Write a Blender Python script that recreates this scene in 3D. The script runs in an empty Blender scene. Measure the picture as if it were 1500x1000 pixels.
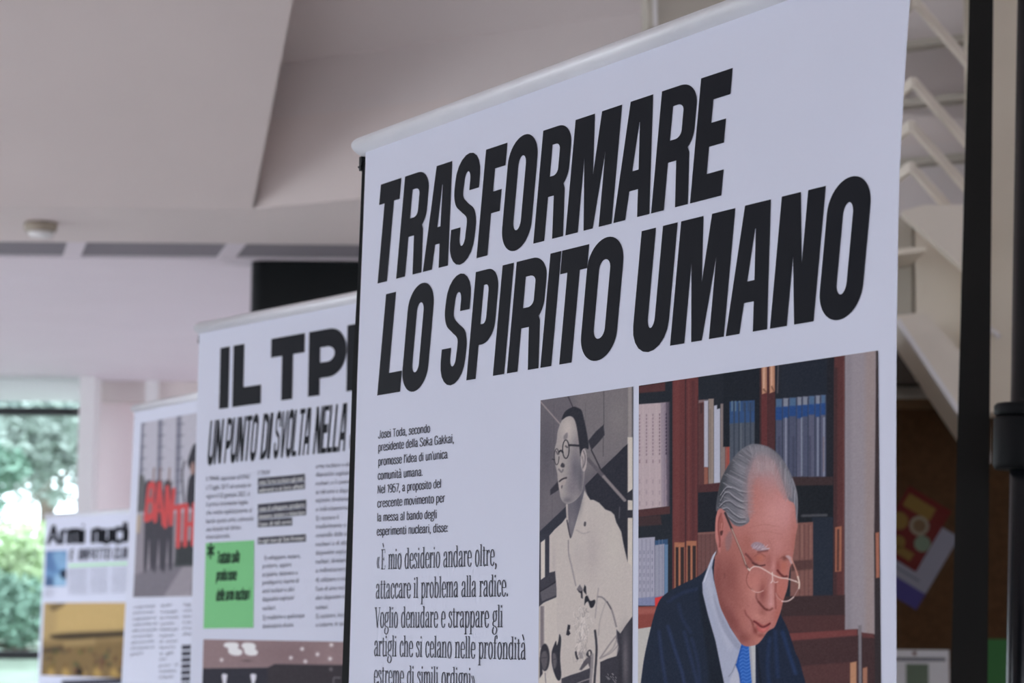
import bpy, math, random
import numpy as np
from mathutils import Vector, Matrix
from mathutils.geometry import tessellate_polygon

# ------------------------------------------------------------------ camera, sky, daylight, exposure
S = bpy.context.scene
COL = S.collection
PITCH, ROLL = 0.11843829, 0.00920866
cam_d = bpy.data.cameras.new('camera')
cam_d.sensor_width = 36.0
cam_d.lens = 85.0
cam_d.clip_end = 300
cam_d.dof.use_dof = True
cam_d.dof.focus_distance = 2.08
cam_d.dof.aperture_fstop = 13.0
cam = bpy.data.objects.new('camera', cam_d)
COL.objects.link(cam)
_r = Vector((1, 0, 0)); _f = Vector((0, math.cos(PITCH), math.sin(PITCH))); _u = Vector((0, -math.sin(PITCH), math.cos(PITCH)))
_r2 = _r * math.cos(ROLL) + _u * math.sin(ROLL); _u2 = _u * math.cos(ROLL) - _r * math.sin(ROLL)
cam.matrix_world = Matrix(((_r2.x, _u2.x, -_f.x, 0), (_r2.y, _u2.y, -_f.y, 0), (_r2.z, _u2.z, -_f.z, 1.5), (0, 0, 0, 1)))
S.camera = cam

wd = bpy.data.worlds.new('sky'); S.world = wd; wd.use_nodes = True
_bg = wd.node_tree.nodes['Background']
_bg.inputs[0].default_value = (0.83, 0.90, 1.0, 1)      # bright overcast daylight
_bg.inputs[1].default_value = 4.2

def daylight(name, loc, target, sx, sy, power, col):
    l = bpy.data.lights.new(name, 'AREA'); l.shape = 'RECTANGLE'; l.size = sx; l.size_y = sy; l.energy = power; l.color = col
    o = bpy.data.objects.new(name, l); COL.objects.link(o); o.location = loc
    o.rotation_euler = (Vector(target) - Vector(loc)).to_track_quat('-Z', 'Y').to_euler()
    return o
S.cycles.max_bounces = 16; S.cycles.diffuse_bounces = 8

S.view_settings.view_transform = 'Standard'
S.view_settings.look = 'None'
S.view_settings.gamma = 1.0
S.view_settings.use_curve_mapping = False
S.view_settings.exposure = 0.29

# ------------------------------------------------------------------ helpers
def lin(c):
    c = np.asarray(c, float) / 255.0
    return np.where(c <= 0.04045, c / 12.92, ((c + 0.055) / 1.055) ** 2.4)
PAPER = np.array([0.705, 0.735, 0.86])
PRINT_WHITE = lin((183, 186, 208))
def ink(c):                       # colour of a printed patch relative to the white of the sheet
    return tuple(np.clip(lin(c) / PRINT_WHITE * PAPER, 0.004, 0.9))

def mat(name, col, rough=0.6, spec=0.35, metal=0.0, noise=0.0, nscale=12.0, bump=0.0, bscale=80.0):
    m = bpy.data.materials.new(name); m.use_nodes = True
    nt = m.node_tree; b = nt.nodes['Principled BSDF']
    b.inputs['Base Color'].default_value = (*col, 1); b.inputs['Roughness'].default_value = rough
    b.inputs['Specular IOR Level'].default_value = spec; b.inputs['Metallic'].default_value = metal
    if noise or bump:
        tc = nt.nodes.new('ShaderNodeTexCoord')
    if noise:
        n = nt.nodes.new('ShaderNodeTexNoise'); n.inputs['Scale'].default_value = nscale; n.inputs['Detail'].default_value = 5
        r = nt.nodes.new('ShaderNodeValToRGB')
        r.color_ramp.elements[0].position = 0.3; r.color_ramp.elements[1].position = 0.7
        r.color_ramp.elements[0].color = (*[max(0, v * (1 - noise)) for v in col], 1)
        r.color_ramp.elements[1].color = (*[min(1, v * (1 + noise)) for v in col], 1)
        nt.links.new(tc.outputs['Object'], n.inputs['Vector']); nt.links.new(n.outputs['Fac'], r.inputs['Fac'])
        nt.links.new(r.outputs['Color'], b.inputs['Base Color'])
    if bump:
        n2 = nt.nodes.new('ShaderNodeTexNoise'); n2.inputs['Scale'].default_value = bscale
        bp = nt.nodes.new('ShaderNodeBump'); bp.inputs['Strength'].default_value = bump; bp.inputs['Distance'].default_value = 0.002
        nt.links.new(tc.outputs['Object'], n2.inputs['Vector']); nt.links.new(n2.outputs['Fac'], bp.inputs['Height'])
        nt.links.new(bp.outputs['Normal'], b.inputs['Normal'])
    return m

def tagk(o, label=None, cat=None, group=None, kind=None):
    if label: o['label'] = label
    if cat: o['category'] = cat
    if group: o['group'] = group
    if kind: o['kind'] = kind
    return o
def empty(name, loc=(0, 0, 0), rz=0.0, label=None, cat=None, group=None):
    o = bpy.data.objects.new(name, None); COL.objects.link(o); o.location = loc; o.rotation_euler = (0, 0, rz)
    o.empty_display_size = 0.1
    return tagk(o, label, cat, group)

class MB:
    def __init__(s): s.v = []; s.f = []; s.sm = []
    def add(s, vs, fs, smooth=False):
        k = len(s.v); s.v += [tuple(map(float, p)) for p in vs]; s.f += [tuple(i + k for i in q) for q in fs]; s.sm += [smooth] * len(fs)
        return s
    def box(s, a, b):
        x0, y0, z0 = a; x1, y1, z1 = b
        return s.add([(x0, y0, z0), (x1, y0, z0), (x1, y1, z0), (x0, y1, z0), (x0, y0, z1), (x1, y0, z1), (x1, y1, z1), (x0, y1, z1)],
                     [(0, 3, 2, 1), (4, 5, 6, 7), (0, 1, 5, 4), (1, 2, 6, 5), (2, 3, 7, 6), (3, 0, 4, 7)])
    def prism(s, pts, d):             # polygon pts swept along d
        n = len(pts); A = [Vector(p) for p in pts]; D = Vector(d); B = [p + D for p in A]
        nrm = sum(((A[i] - A[0]).cross(A[(i + 1) % n] - A[0]) for i in range(1, n - 1)), Vector())
        if nrm.dot(D) > 0: A, B = A[::-1], B[::-1]
        fs = [tuple(range(n)), tuple(range(2 * n - 1, n - 1, -1))] + [(i, n + i, n + (i + 1) % n, (i + 1) % n) for i in range(n)]
        return s.add(A + B, [tuple(reversed(q)) if j > 1 else q for j, q in enumerate(fs)] if False else fs)
    def tube(s, pts, r, n=16, cap=True, smooth=True):
        P = [Vector(p) for p in pts]; R = r if isinstance(r, (list, tuple)) else [r] * len(P); vs = []
        for i, p in enumerate(P):
            t = ((P[min(i + 1, len(P) - 1)] - P[max(i - 1, 0)])).normalized()
            a = t.cross(Vector((0, 0, 1)) if abs(t.z) < 0.9 else Vector((1, 0, 0))).normalized(); b = t.cross(a)
            for j in range(n):
                w = 2 * math.pi * j / n; vs.append(p + (a * math.cos(w) + b * math.sin(w)) * R[i])
        fs = [(i * n + j, i * n + (j + 1) % n, (i + 1) * n + (j + 1) % n, (i + 1) * n + j) for i in range(len(P) - 1) for j in range(n)]
        s.add(vs, fs, smooth)
        if cap:
            k = len(s.v) - len(vs)
            s.f += [tuple(k + j for j in range(n))[::-1], tuple(k + (len(P) - 1) * n + j for j in range(n))]; s.sm += [False, False]
        return s
    def lathe(s, prof, n=32, c=(0, 0, 0)):
        vs = [(c[0] + r * math.cos(2 * math.pi * j / n), c[1] + r * math.sin(2 * math.pi * j / n), c[2] + z) for r, z in prof for j in range(n)]
        fs = [(i * n + j, i * n + (j + 1) % n, (i + 1) * n + (j + 1) % n, (i + 1) * n + j) for i in range(len(prof) - 1) for j in range(n)]
        s.add(vs, fs, True); k = len(s.v) - len(vs)
        s.f += [tuple(k + j for j in range(n))[::-1], tuple(k + (len(prof) - 1) * n + j for j in range(n))]; s.sm += [False, False]
        return s
    def build(s, name, m, parent=None):
        me = bpy.data.meshes.new(name); me.from_pydata(s.v, [], s.f); me.validate()
        if len(me.polygons) == len(s.sm): me.polygons.foreach_set('use_smooth', s.sm)
        me.materials.append(m); me.update()
        o = bpy.data.objects.new(name, me); COL.objects.link(o)
        if parent: o.parent = parent
        return o
def struct(name, mb, m, parent=None):
    o = mb.build(name, m, parent)
    if not parent: o['kind'] = 'structure'
    return o

# ------------------------------------------------------------------ traced poster data (metres on each sheet; prints in sheet units)
PORTRAIT = dict(s0=0.519,s1=0.8286,z0=1.41,z1=1.7002,kx=1133.9,ky=1917.6,sk=0.0,ops=[
('P',(32,35,44),0.8,1,0,[-43.2,-99.8,379.7,-26.2,374.4,558.0,-40.1,594.5]),
('P',(75,45,48),1.5,1,0,[-2.2,0.7,43.9,0.1,43.9,14.2,-2.2,11.6]),
('P',(168,152,160),1,1,0,[-2.7,29.1,49.5,32.5,49.7,193.1,40.9,193.6,-2.1,196.2]),
('P',(120,108,125),2.5,0.8,0,[37.2,32.0,46.1,32.6,46.4,192.9,38.6,193.5]),
('P',(70,62,78),1.5,0.8,0,[45.0,31.9,51.7,31.7,51.9,193.3,46.4,192.9]),
('P',(118,100,112),0.9,0.75,0,[0.4,45.7,2.5,45.9,2.5,49.4,0.4,49.1]),
('P',(118,100,112),0.9,0.75,0,[0.4,51.3,2.5,51.5,2.5,55.0,0.4,54.7]),
('P',(118,100,112),0.9,0.75,0,[0.4,56.9,2.5,57.2,2.5,60.6,0.4,60.4]),
('P',(118,100,112),0.9,0.75,0,[0.4,62.5,2.5,62.8,2.5,66.2,0.4,66.0]),
('P',(118,100,112),0.9,0.75,0,[0.4,68.1,2.5,68.4,2.5,71.8,0.5,71.6]),
('P',(118,100,112),0.9,0.75,0,[0.5,73.8,2.5,74.0,2.5,77.4,0.5,77.2]),
('P',(118,100,112),0.9,0.75,0,[0.5,79.4,2.6,79.6,2.6,83.0,0.5,82.8]),
('P',(118,100,112),0.9,0.75,0,[0.5,85.0,2.6,85.2,2.6,88.7,0.5,88.4]),
('P',(118,100,112),0.9,0.75,0,[0.5,90.6,2.6,90.8,2.6,94.3,0.5,94.0]),
('P',(118,100,112),0.9,0.75,0,[0.5,96.2,2.6,96.4,2.6,99.9,0.5,99.6]),
('P',(118,100,112),0.9,0.75,0,[0.6,101.8,2.6,102.0,2.6,105.5,0.6,105.3]),
('P',(118,100,112),0.9,0.75,0,[0.6,107.4,2.6,107.6,2.7,111.1,0.6,110.9]),
('P',(120,100,110),1,0.7,0,[0.6,116.9,2.7,117.1,2.7,122.5,0.6,122.3]),
('P',(140,124,134),1.2,0.6,0,[0.6,148.1,2.9,148.2,2.9,154.7,0.6,154.5]),
('P',(140,124,134),1.2,0.6,0,[0.6,165.2,2.9,165.4,3.0,171.8,0.7,171.7]),
('P',(140,124,134),1.2,0.6,0,[0.7,182.4,3.0,182.6,3.0,189.0,0.7,188.8]),
('L',(182,168,174),1,0.8,0.5,0,[7.1,30.3,7.6,194.6]),
('P',(118,100,112),0.9,0.75,0,[12.1,46.5,14.1,46.8,14.2,50.2,12.1,50.0]),
('P',(118,100,112),0.9,0.75,0,[12.1,52.1,14.2,52.4,14.2,55.8,12.1,55.6]),
('P',(118,100,112),0.9,0.75,0,[12.1,57.7,14.2,58.0,14.2,61.4,12.1,61.2]),
('P',(118,100,112),0.9,0.75,0,[12.1,63.3,14.2,63.6,14.2,67.0,12.1,66.8]),
('P',(118,100,112),0.9,0.75,0,[12.2,68.9,14.2,69.2,14.2,72.6,12.2,72.4]),
('P',(118,100,112),0.9,0.75,0,[12.2,74.5,14.2,74.7,14.2,78.2,12.2,78.0]),
('P',(118,100,112),0.9,0.75,0,[12.2,80.1,14.2,80.3,14.2,83.8,12.2,83.5]),
('P',(118,100,112),0.9,0.75,0,[12.2,85.7,14.3,85.9,14.3,89.3,12.2,89.1]),
('P',(118,100,112),0.9,0.75,0,[12.2,91.3,14.3,91.5,14.3,94.9,12.2,94.7]),
('P',(118,100,112),0.9,0.75,0,[12.2,96.9,14.3,97.1,14.3,100.5,12.2,100.3]),
('P',(118,100,112),0.9,0.75,0,[12.2,102.4,14.3,102.6,14.3,106.1,12.3,105.9]),
('P',(118,100,112),0.9,0.75,0,[12.3,108.0,14.3,108.2,14.3,111.6,12.3,111.4]),
('P',(120,100,110),1,0.7,0,[12.3,118.0,14.3,118.2,14.4,123.5,12.3,123.3]),
('P',(140,124,134),1.2,0.6,0,[12.3,149.0,14.5,149.2,14.6,155.6,12.3,155.4]),
('P',(140,124,134),1.2,0.6,0,[12.3,166.1,14.6,166.3,14.6,172.7,12.3,172.5]),
('P',(140,124,134),1.2,0.6,0,[12.4,183.2,14.6,183.4,14.6,189.8,12.4,189.6]),
('L',(182,168,174),1,0.8,0.5,0,[18.8,31.8,19.2,195.4]),
('P',(118,100,112),0.9,0.75,0,[22.7,47.3,24.7,47.5,24.7,51.0,22.7,50.7]),
('P',(118,100,112),0.9,0.75,0,[22.7,52.9,24.7,53.1,24.7,56.5,22.7,56.3]),
('P',(118,100,112),0.9,0.75,0,[22.7,58.4,24.7,58.7,24.8,62.1,22.7,61.9]),
('P',(118,100,112),0.9,0.75,0,[22.7,64.0,24.8,64.2,24.8,67.7,22.7,67.4]),
('P',(118,100,112),0.9,0.75,0,[22.7,69.6,24.8,69.8,24.8,73.2,22.7,73.0]),
('P',(118,100,112),0.9,0.75,0,[22.7,75.1,24.8,75.4,24.8,78.8,22.8,78.6]),
('P',(118,100,112),0.9,0.75,0,[22.8,80.7,24.8,80.9,24.8,84.4,22.8,84.1]),
('P',(118,100,112),0.9,0.75,0,[22.8,86.3,24.8,86.5,24.8,89.9,22.8,89.7]),
('P',(118,100,112),0.9,0.75,0,[22.8,91.8,24.8,92.0,24.8,95.5,22.8,95.3]),
('P',(118,100,112),0.9,0.75,0,[22.8,97.4,24.8,97.6,24.8,101.0,22.8,100.8]),
('P',(118,100,112),0.9,0.75,0,[22.8,103.0,24.9,103.2,24.9,106.6,22.8,106.4]),
('P',(118,100,112),0.9,0.75,0,[22.8,108.5,24.9,108.7,24.9,112.1,22.8,111.9]),
('P',(120,100,110),1,0.7,0,[22.9,119.0,24.9,119.2,24.9,124.5,22.9,124.3]),
('P',(140,124,134),1.2,0.6,0,[22.8,149.9,25.1,150.1,25.1,156.5,22.8,156.3]),
('P',(140,124,134),1.2,0.6,0,[22.9,166.9,25.1,167.1,25.1,173.5,22.9,173.3]),
('P',(140,124,134),1.2,0.6,0,[22.9,183.9,25.2,184.1,25.2,190.5,22.9,190.3]),
('L',(182,168,174),1,0.8,0.5,0,[29.3,33.1,29.7,196.1]),
('P',(118,100,112),0.9,1,0,[33.7,48.1,35.8,48.4,35.8,51.8,33.8,51.5]),
('P',(118,100,112),0.9,1,0,[33.8,53.7,35.8,53.9,35.8,57.3,33.8,57.1]),
('P',(118,100,112),0.9,1,0,[33.8,59.2,35.8,59.4,35.8,62.9,33.8,62.6]),
('P',(118,100,112),0.9,1,0,[33.8,64.8,35.8,65.0,35.8,68.4,33.8,68.2]),
('P',(118,100,112),0.9,1,0,[33.8,70.3,35.8,70.5,35.8,73.9,33.8,73.7]),
('P',(118,100,112),0.9,1,0,[33.8,75.8,35.8,76.1,35.8,79.5,33.8,79.2]),
('P',(118,100,112),0.9,1,0,[33.8,81.4,35.8,81.6,35.8,85.0,33.8,84.8]),
('P',(118,100,112),0.9,1,0,[33.8,86.9,35.8,87.1,35.9,90.5,33.8,90.3]),
('P',(118,100,112),0.9,1,0,[33.8,92.5,35.9,92.7,35.9,96.1,33.8,95.9]),
('P',(118,100,112),0.9,1,0,[33.9,98.0,35.9,98.2,35.9,101.6,33.9,101.4]),
('P',(118,100,112),0.9,1,0,[33.9,103.5,35.9,103.7,35.9,107.1,33.9,106.9]),
('P',(118,100,112),0.9,1,0,[33.9,109.1,35.9,109.3,35.9,112.7,33.9,112.5]),
('P',(120,100,110),1,0.7,0,[33.9,120.0,35.9,120.2,35.9,125.5,33.9,125.3]),
('P',(140,124,134),1.2,0.6,0,[33.8,150.8,36.1,151.0,36.1,157.3,33.9,157.1]),
('P',(140,124,134),1.2,0.6,0,[33.9,167.7,36.1,167.9,36.1,174.3,33.9,174.1]),
('P',(140,124,134),1.2,0.6,0,[33.9,184.7,36.2,184.8,36.2,191.2,33.9,191.0]),
('L',(182,168,174),1,0.8,0.5,0,[40.3,34.5,40.6,196.8]),
('P',(48,40,56),0.9,0.75,0,[44.6,48.9,46.6,49.1,46.6,52.5,44.6,52.3]),
('P',(48,40,56),0.9,0.75,0,[44.6,54.4,46.6,54.7,46.6,58.1,44.6,57.8]),
('P',(48,40,56),0.9,0.75,0,[44.6,59.9,46.6,60.2,46.6,63.6,44.6,63.3]),
('P',(48,40,56),0.9,0.75,0,[44.6,65.5,46.6,65.7,46.6,69.1,44.6,68.9]),
('P',(48,40,56),0.9,0.75,0,[44.6,71.0,46.7,71.2,46.7,74.6,44.7,74.4]),
('P',(48,40,56),0.9,0.75,0,[44.7,76.5,46.7,76.7,46.7,80.1,44.7,79.9]),
('P',(48,40,56),0.9,0.75,0,[44.7,82.0,46.7,82.2,46.7,85.6,44.7,85.4]),
('P',(48,40,56),0.9,0.75,0,[44.7,87.5,46.7,87.8,46.7,91.2,44.7,90.9]),
('P',(48,40,56),0.9,0.75,0,[44.7,93.1,46.7,93.3,46.7,96.7,44.7,96.5]),
('P',(48,40,56),0.9,0.75,0,[44.7,98.6,46.7,98.8,46.7,102.2,44.7,102.0]),
('P',(48,40,56),0.9,0.75,0,[44.7,104.1,46.7,104.3,46.7,107.7,44.7,107.5]),
('P',(48,40,56),0.9,0.75,0,[44.7,109.6,46.7,109.8,46.7,113.2,44.7,113.0]),
('P',(120,100,110),1,0.7,0,[44.7,121.0,46.7,121.2,46.7,126.5,44.7,126.3]),
('P',(140,124,134),1.2,0.6,0,[44.7,151.7,46.9,151.9,46.9,158.2,44.7,158.0]),
('P',(140,124,134),1.2,0.6,0,[44.7,168.6,46.9,168.7,46.9,175.1,44.7,174.9]),
('P',(140,124,134),1.2,0.6,0,[44.7,185.4,46.9,185.6,47.0,191.9,44.7,191.8]),
('P',(72,45,48),1.2,1,0,[-6.8,195.9,51.9,193.3,52.0,204.8,-6.7,207.7]),
('P',(58,42,46),1.5,1,0,[-6.7,207.7,36.4,206.0,38.7,220.9,-6.7,221.6]),
('P',(92,50,52),1,1,0,[55.5,-40.0,96.9,-33.5,96.9,328.8,56.0,328.2]),
('P',(104,56,57),2.5,0.7,0,[58.3,-18.3,67.1,-17.0,67.4,255.8,58.6,255.4]),
('L',(62,38,43),2.2,1,1,0,[76.7,-36.7,77.1,256.2]),
('L',(78,44,48),5,2,0.8,0,[88.9,7.2,88.9,256.7]),
('L',(110,62,62),1.6,1,0.6,0,[81.8,6.2,82.0,251.2]),
('L',(60,36,42),1.5,1,0.7,0,[96.4,29.2,96.4,246.7]),
('P',(82,52,54),1,1,0,[96.9,35.5,106.5,35.7,106.5,165.0,96.9,166.3]),
('L',(58,40,44),3,1.5,0.8,0,[101.7,42.3,101.7,54.8]),
('P',(150,140,150),1,0.5,0,[97.5,35.5,120.8,36.0,120.8,39.1,97.5,39.7]),
('P',(164,162,180),0.8,1,0,[106.0,37.7,112.4,38.0,112.3,138.7,106.0,138.1]),
('P',(132,84,74),1,1,0,[106.0,138.1,112.3,138.7,112.3,164.4,106.0,164.9]),
('P',(134,120,116),0.9,1,0,[112.9,35.5,120.8,36.5,120.7,165.1,112.8,164.4]),
('L',(112,98,94),2,1.2,0.7,0,[115.5,52.4,115.5,155.4]),
('P',(165,166,186),0.9,1,0,[121.3,46.9,126.0,46.5,126.0,52.6,130.7,52.2,130.6,164.8,121.2,164.1]),
('P',(122,110,112),0.9,1,0,[131.3,45.1,138.5,46.0,138.4,163.4,131.1,162.8]),
('P',(168,154,156),1,1,0,[138.5,70.6,142.1,69.0,142.6,82.3,138.5,83.9]),
('P',(138,80,74),1,1,0,[138.5,83.9,146.2,78.6,146.1,147.8,138.4,157.3]),
('L',(150,66,62),2,1,0.9,0,[143.1,90.5,142.5,147.5]),
('P',(72,43,47),1,1,0,[95.3,164.1,135.3,163.2,135.3,176.4,95.3,176.5]),
('P',(30,31,40),1,1,0,[96.4,175.6,137.3,176.5,137.2,238.4,96.4,236.4]),
('P',(102,70,70),1,1,0,[96.4,236.4,137.2,235.4,137.1,329.3,96.4,328.8]),
('L',(78,54,57),1.4,1,0.6,0,[101.7,238.7,101.7,318.6]),
('L',(78,54,57),1.4,1,0.6,0,[108.1,239.0,108.0,318.7]),
('L',(78,54,57),1.4,1,0.6,0,[115.4,239.4,115.4,318.9]),
('L',(78,54,57),1.4,1,0.6,0,[121.7,239.7,121.6,319.0]),
('L',(125,88,84),3,1.2,0.7,0,[97.5,237.5,131.0,237.1]),
('P',(152,98,78),0.9,1,0,[59.2,249.1,75.5,249.8,75.5,328.5,59.3,328.3]),
('P',(48,37,40),0.9,1,0,[61.4,256.5,74.4,257.0,74.5,328.5,61.4,328.3]),
('P',(160,104,82),0.8,1,0,[65.7,252.6,69.0,252.7,69.1,328.4,65.8,328.4]),
('P',(152,98,78),0.9,1,0,[78.2,247.8,94.3,248.5,94.3,328.7,78.2,328.5]),
('P',(48,37,40),0.9,1,0,[80.3,255.1,93.2,255.7,93.2,328.7,80.4,328.6]),
('P',(160,104,82),0.8,1,0,[84.6,253.4,87.9,253.5,87.9,328.7,84.7,328.6]),
('P',(150,148,168),0.9,1,0,[-6.6,239.8,27.5,239.3,27.8,344.7,-6.3,344.5]),
('P',(48,74,108),1.2,1,0,[27.5,244.6,48.7,243.5,48.7,255.0,27.6,254.1]),
('P',(138,138,158),0.9,1,0,[27.6,252.0,43.2,250.6,43.3,344.8,27.8,344.7]),
('P',(92,118,152),0.9,1,0,[43.2,251.6,48.7,251.9,48.9,338.6,43.3,338.5]),
('L',(112,112,136),1,0.8,0.7,0,[6.0,242.6,6.3,342.4]),
('L',(112,112,136),1,0.8,0.7,0,[12.9,242.9,13.1,342.5]),
('L',(112,112,136),1,0.8,0.7,0,[19.7,243.2,19.9,342.5]),
('L',(112,112,136),1,0.8,0.7,0,[27.0,243.5,27.2,342.6]),
('L',(112,112,136),1,0.8,0.7,0,[34.3,243.9,34.5,342.6]),
('L',(112,112,136),1,0.8,0.7,0,[39.8,244.1,40.0,342.7]),
('P',(96,96,120),0.9,0.6,0,[2.0,259.4,3.4,259.5,3.5,264.8,2.0,264.8]),
('P',(96,96,120),0.9,0.6,0,[2.0,271.2,3.5,271.2,3.5,276.5,2.0,276.5]),
('P',(96,96,120),0.9,0.6,0,[2.0,282.9,3.5,282.9,3.5,288.3,2.0,288.2]),
('P',(96,96,120),0.9,0.6,0,[2.1,294.6,3.6,294.6,3.6,299.9,2.1,299.9]),
('P',(96,96,120),0.9,0.6,0,[2.1,306.3,3.6,306.3,3.6,311.6,2.1,311.6]),
('P',(96,96,120),0.9,0.6,0,[2.1,318.0,3.6,318.0,3.6,323.3,2.2,323.3]),
('P',(96,96,120),0.9,0.6,0,[8.8,259.7,10.3,259.8,10.3,265.1,8.8,265.0]),
('P',(96,96,120),0.9,0.6,0,[8.8,271.4,10.3,271.5,10.3,276.8,8.9,276.7]),
('P',(96,96,120),0.9,0.6,0,[8.9,283.1,10.4,283.1,10.4,288.4,8.9,288.4]),
('P',(96,96,120),0.9,0.6,0,[8.9,294.8,10.4,294.8,10.4,300.1,8.9,300.1]),
('P',(96,96,120),0.9,0.6,0,[8.9,306.4,10.4,306.5,10.4,311.8,9.0,311.7]),
('P',(96,96,120),0.9,0.6,0,[9.0,318.1,10.5,318.1,10.5,323.4,9.0,323.4]),
('P',(96,96,120),0.9,0.6,0,[15.6,260.0,17.1,260.0,17.1,265.3,15.6,265.3]),
('P',(96,96,120),0.9,0.6,0,[15.7,271.6,17.1,271.7,17.1,277.0,15.7,276.9]),
('P',(96,96,120),0.9,0.6,0,[15.7,283.3,17.2,283.3,17.2,288.6,15.7,288.6]),
('P',(96,96,120),0.9,0.6,0,[15.7,294.9,17.2,295.0,17.2,300.3,15.7,300.2]),
('P',(96,96,120),0.9,0.6,0,[15.7,306.6,17.2,306.6,17.2,311.9,15.8,311.9]),
('P',(96,96,120),0.9,0.6,0,[15.8,318.2,17.2,318.2,17.3,323.5,15.8,323.5]),
('P',(96,96,120),0.9,0.6,0,[22.4,260.2,23.9,260.3,23.9,265.6,22.4,265.5]),
('P',(96,96,120),0.9,0.6,0,[22.4,271.9,23.9,271.9,23.9,277.2,22.4,277.2]),
('P',(96,96,120),0.9,0.6,0,[22.5,283.5,23.9,283.5,23.9,288.8,22.5,288.8]),
('P',(96,96,120),0.9,0.6,0,[22.5,295.1,24.0,295.2,24.0,300.4,22.5,300.4]),
('P',(96,96,120),0.9,0.6,0,[22.5,306.7,24.0,306.8,24.0,312.0,22.5,312.0]),
('P',(96,96,120),0.9,0.6,0,[22.5,318.3,24.0,318.3,24.0,323.6,22.6,323.6]),
('P',(104,112,152),1.2,0.7,0,[-6.3,333.8,41.1,330.1,41.1,344.8,-6.2,345.5]),
('P',(190,54,56),1,1,0,[27.7,333.1,43.3,330.2,36.7,342.6,31.1,348.9,27.8,347.8]),
('P',(126,64,60),1.2,1,0,[-6.2,346.6,34.5,345.8,23.4,382.5,-6.1,382.7]),
('P',(152,88,82),2.5,0.7,0,[-6.2,348.7,32.2,348.9,30.0,357.3,-6.2,359.3]),
('P',(172,168,168),1,1,0,[-6.1,381.7,25.6,377.2,14.6,474.9,1.4,590.8,-5.4,591.4]),
('P',(28,31,40),1,1,0,[135.5,-9.9,190.4,-1.6,190.0,115.7,135.3,110.2]),
('P',(48,74,116),1.2,1,0,[145.2,43.8,182.3,46.6,182.2,80.8,145.2,78.5]),
('L',(100,118,134),2.5,1.2,0.8,0,[148.8,44.3,148.8,57.5]),
('L',(100,118,134),2.5,1.2,0.8,0,[154.0,44.9,153.9,58.2]),
('L',(100,118,134),2.5,1.2,0.8,0,[160.1,45.7,160.1,58.9]),
('L',(52,66,92),2.5,1.2,0.8,0,[166.2,46.5,166.1,59.7]),
('L',(52,66,92),2.5,1.2,0.8,0,[173.2,47.4,173.2,60.5]),
('L',(52,66,92),2.5,1.2,0.8,0,[179.3,48.2,179.2,61.3]),
('P',(72,78,92),1.2,1,0,[145.2,76.5,182.2,78.7,182.0,160.9,145.1,157.9]),
('L',(48,54,68),2,1.2,0.8,0,[151.9,46.7,151.7,148.3]),
('L',(48,54,68),2,1.2,0.8,0,[159.1,47.6,158.9,148.9]),
('L',(48,54,68),2,1.2,0.8,0,[168.2,48.8,168.0,149.7]),
('L',(48,54,68),2,1.2,0.8,0,[176.2,49.8,176.0,150.4]),
('L',(98,104,116),1.6,1,0.7,0,[162.0,78.4,161.9,149.2]),
('P',(34,38,50),2,0.8,0,[220.5,-13.2,293.3,-1.8,292.9,60.6,220.3,51.1]),
('P',(88,46,49),0.9,1,0,[191.4,-18.6,201.3,-17.1,200.7,162.5,190.9,161.6]),
('P',(70,42,46),0.9,1,0,[201.3,-17.1,212.1,-15.4,211.5,163.4,200.7,162.5]),
('P',(60,38,42),1,1,0,[189.9,1.3,192.4,1.7,191.9,161.7,189.4,161.5]),
('P',(168,124,104),1,1,0,[192.4,-18.5,200.3,-17.2,200.2,37.9,193.2,39.0]),
('P',(172,126,104),1,1,0,[203.8,-16.7,211.6,-15.4,211.4,37.4,204.1,39.4]),
('L',(205,175,160),1.6,1,0.7,0,[196.3,-2.8,195.7,30.3]),
('L',(205,172,155),1.6,1,0.7,0,[207.2,-1.1,207.1,29.8]),
('L',(100,68,58),2,1,0.8,0,[195.2,32.2,199.2,36.7]),
('L',(100,68,58),2,1,0.8,0,[207.1,29.8,210.0,36.2]),
('L',(88,82,88),2.2,1,0.8,0,[216.5,0.3,215.3,39.9]),
('P',(72,76,98),1,1,0,[212.9,48.5,222.5,49.8,222.0,166.2,212.4,165.4]),
('P',(70,96,130),1.4,0.9,0,[213.8,48.7,221.6,49.7,221.5,62.6,213.8,61.6]),
('P',(36,66,120),1.5,0.95,0,[212.8,60.5,222.7,61.7,222.6,80.5,212.7,79.3]),
('L',(48,54,74),1.8,1,0.8,0,[222.6,52.8,222.2,164.2]),
('P',(82,84,106),1,1,0,[223.1,49.0,231.1,50.0,230.6,166.9,222.6,166.2]),
('P',(124,128,144),1.4,0.9,0,[224.0,49.1,230.3,49.9,230.2,62.8,224.0,62.0]),
('P',(36,66,120),1.5,0.95,0,[223.0,60.9,231.4,61.9,231.3,78.7,222.9,77.7]),
('L',(48,54,74),1.8,1,0.8,0,[231.3,53.0,230.8,165.0]),
('P',(72,76,98),1,1,0,[231.7,49.4,242.1,50.7,241.6,167.8,231.2,166.9]),
('P',(70,96,130),1.4,0.9,0,[232.7,49.5,241.3,50.6,241.2,63.4,232.6,62.3]),
('P',(36,66,120),1.5,0.95,0,[231.7,61.2,242.4,62.5,242.3,77.3,231.6,76.0]),
('L',(48,54,74),1.8,1,0.8,0,[242.3,53.7,241.8,165.9]),
('P',(82,84,106),1,1,0,[242.7,49.8,249.7,50.8,249.1,168.4,242.1,167.8]),
('P',(124,128,144),1.4,0.9,0,[243.7,50.0,248.9,50.7,248.8,63.4,243.6,62.7]),
('P',(36,66,120),1.5,0.95,0,[242.6,61.6,249.9,62.5,249.8,81.1,242.6,80.3]),
('L',(48,54,74),1.8,1,0.8,0,[249.9,53.7,249.3,166.5]),
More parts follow.
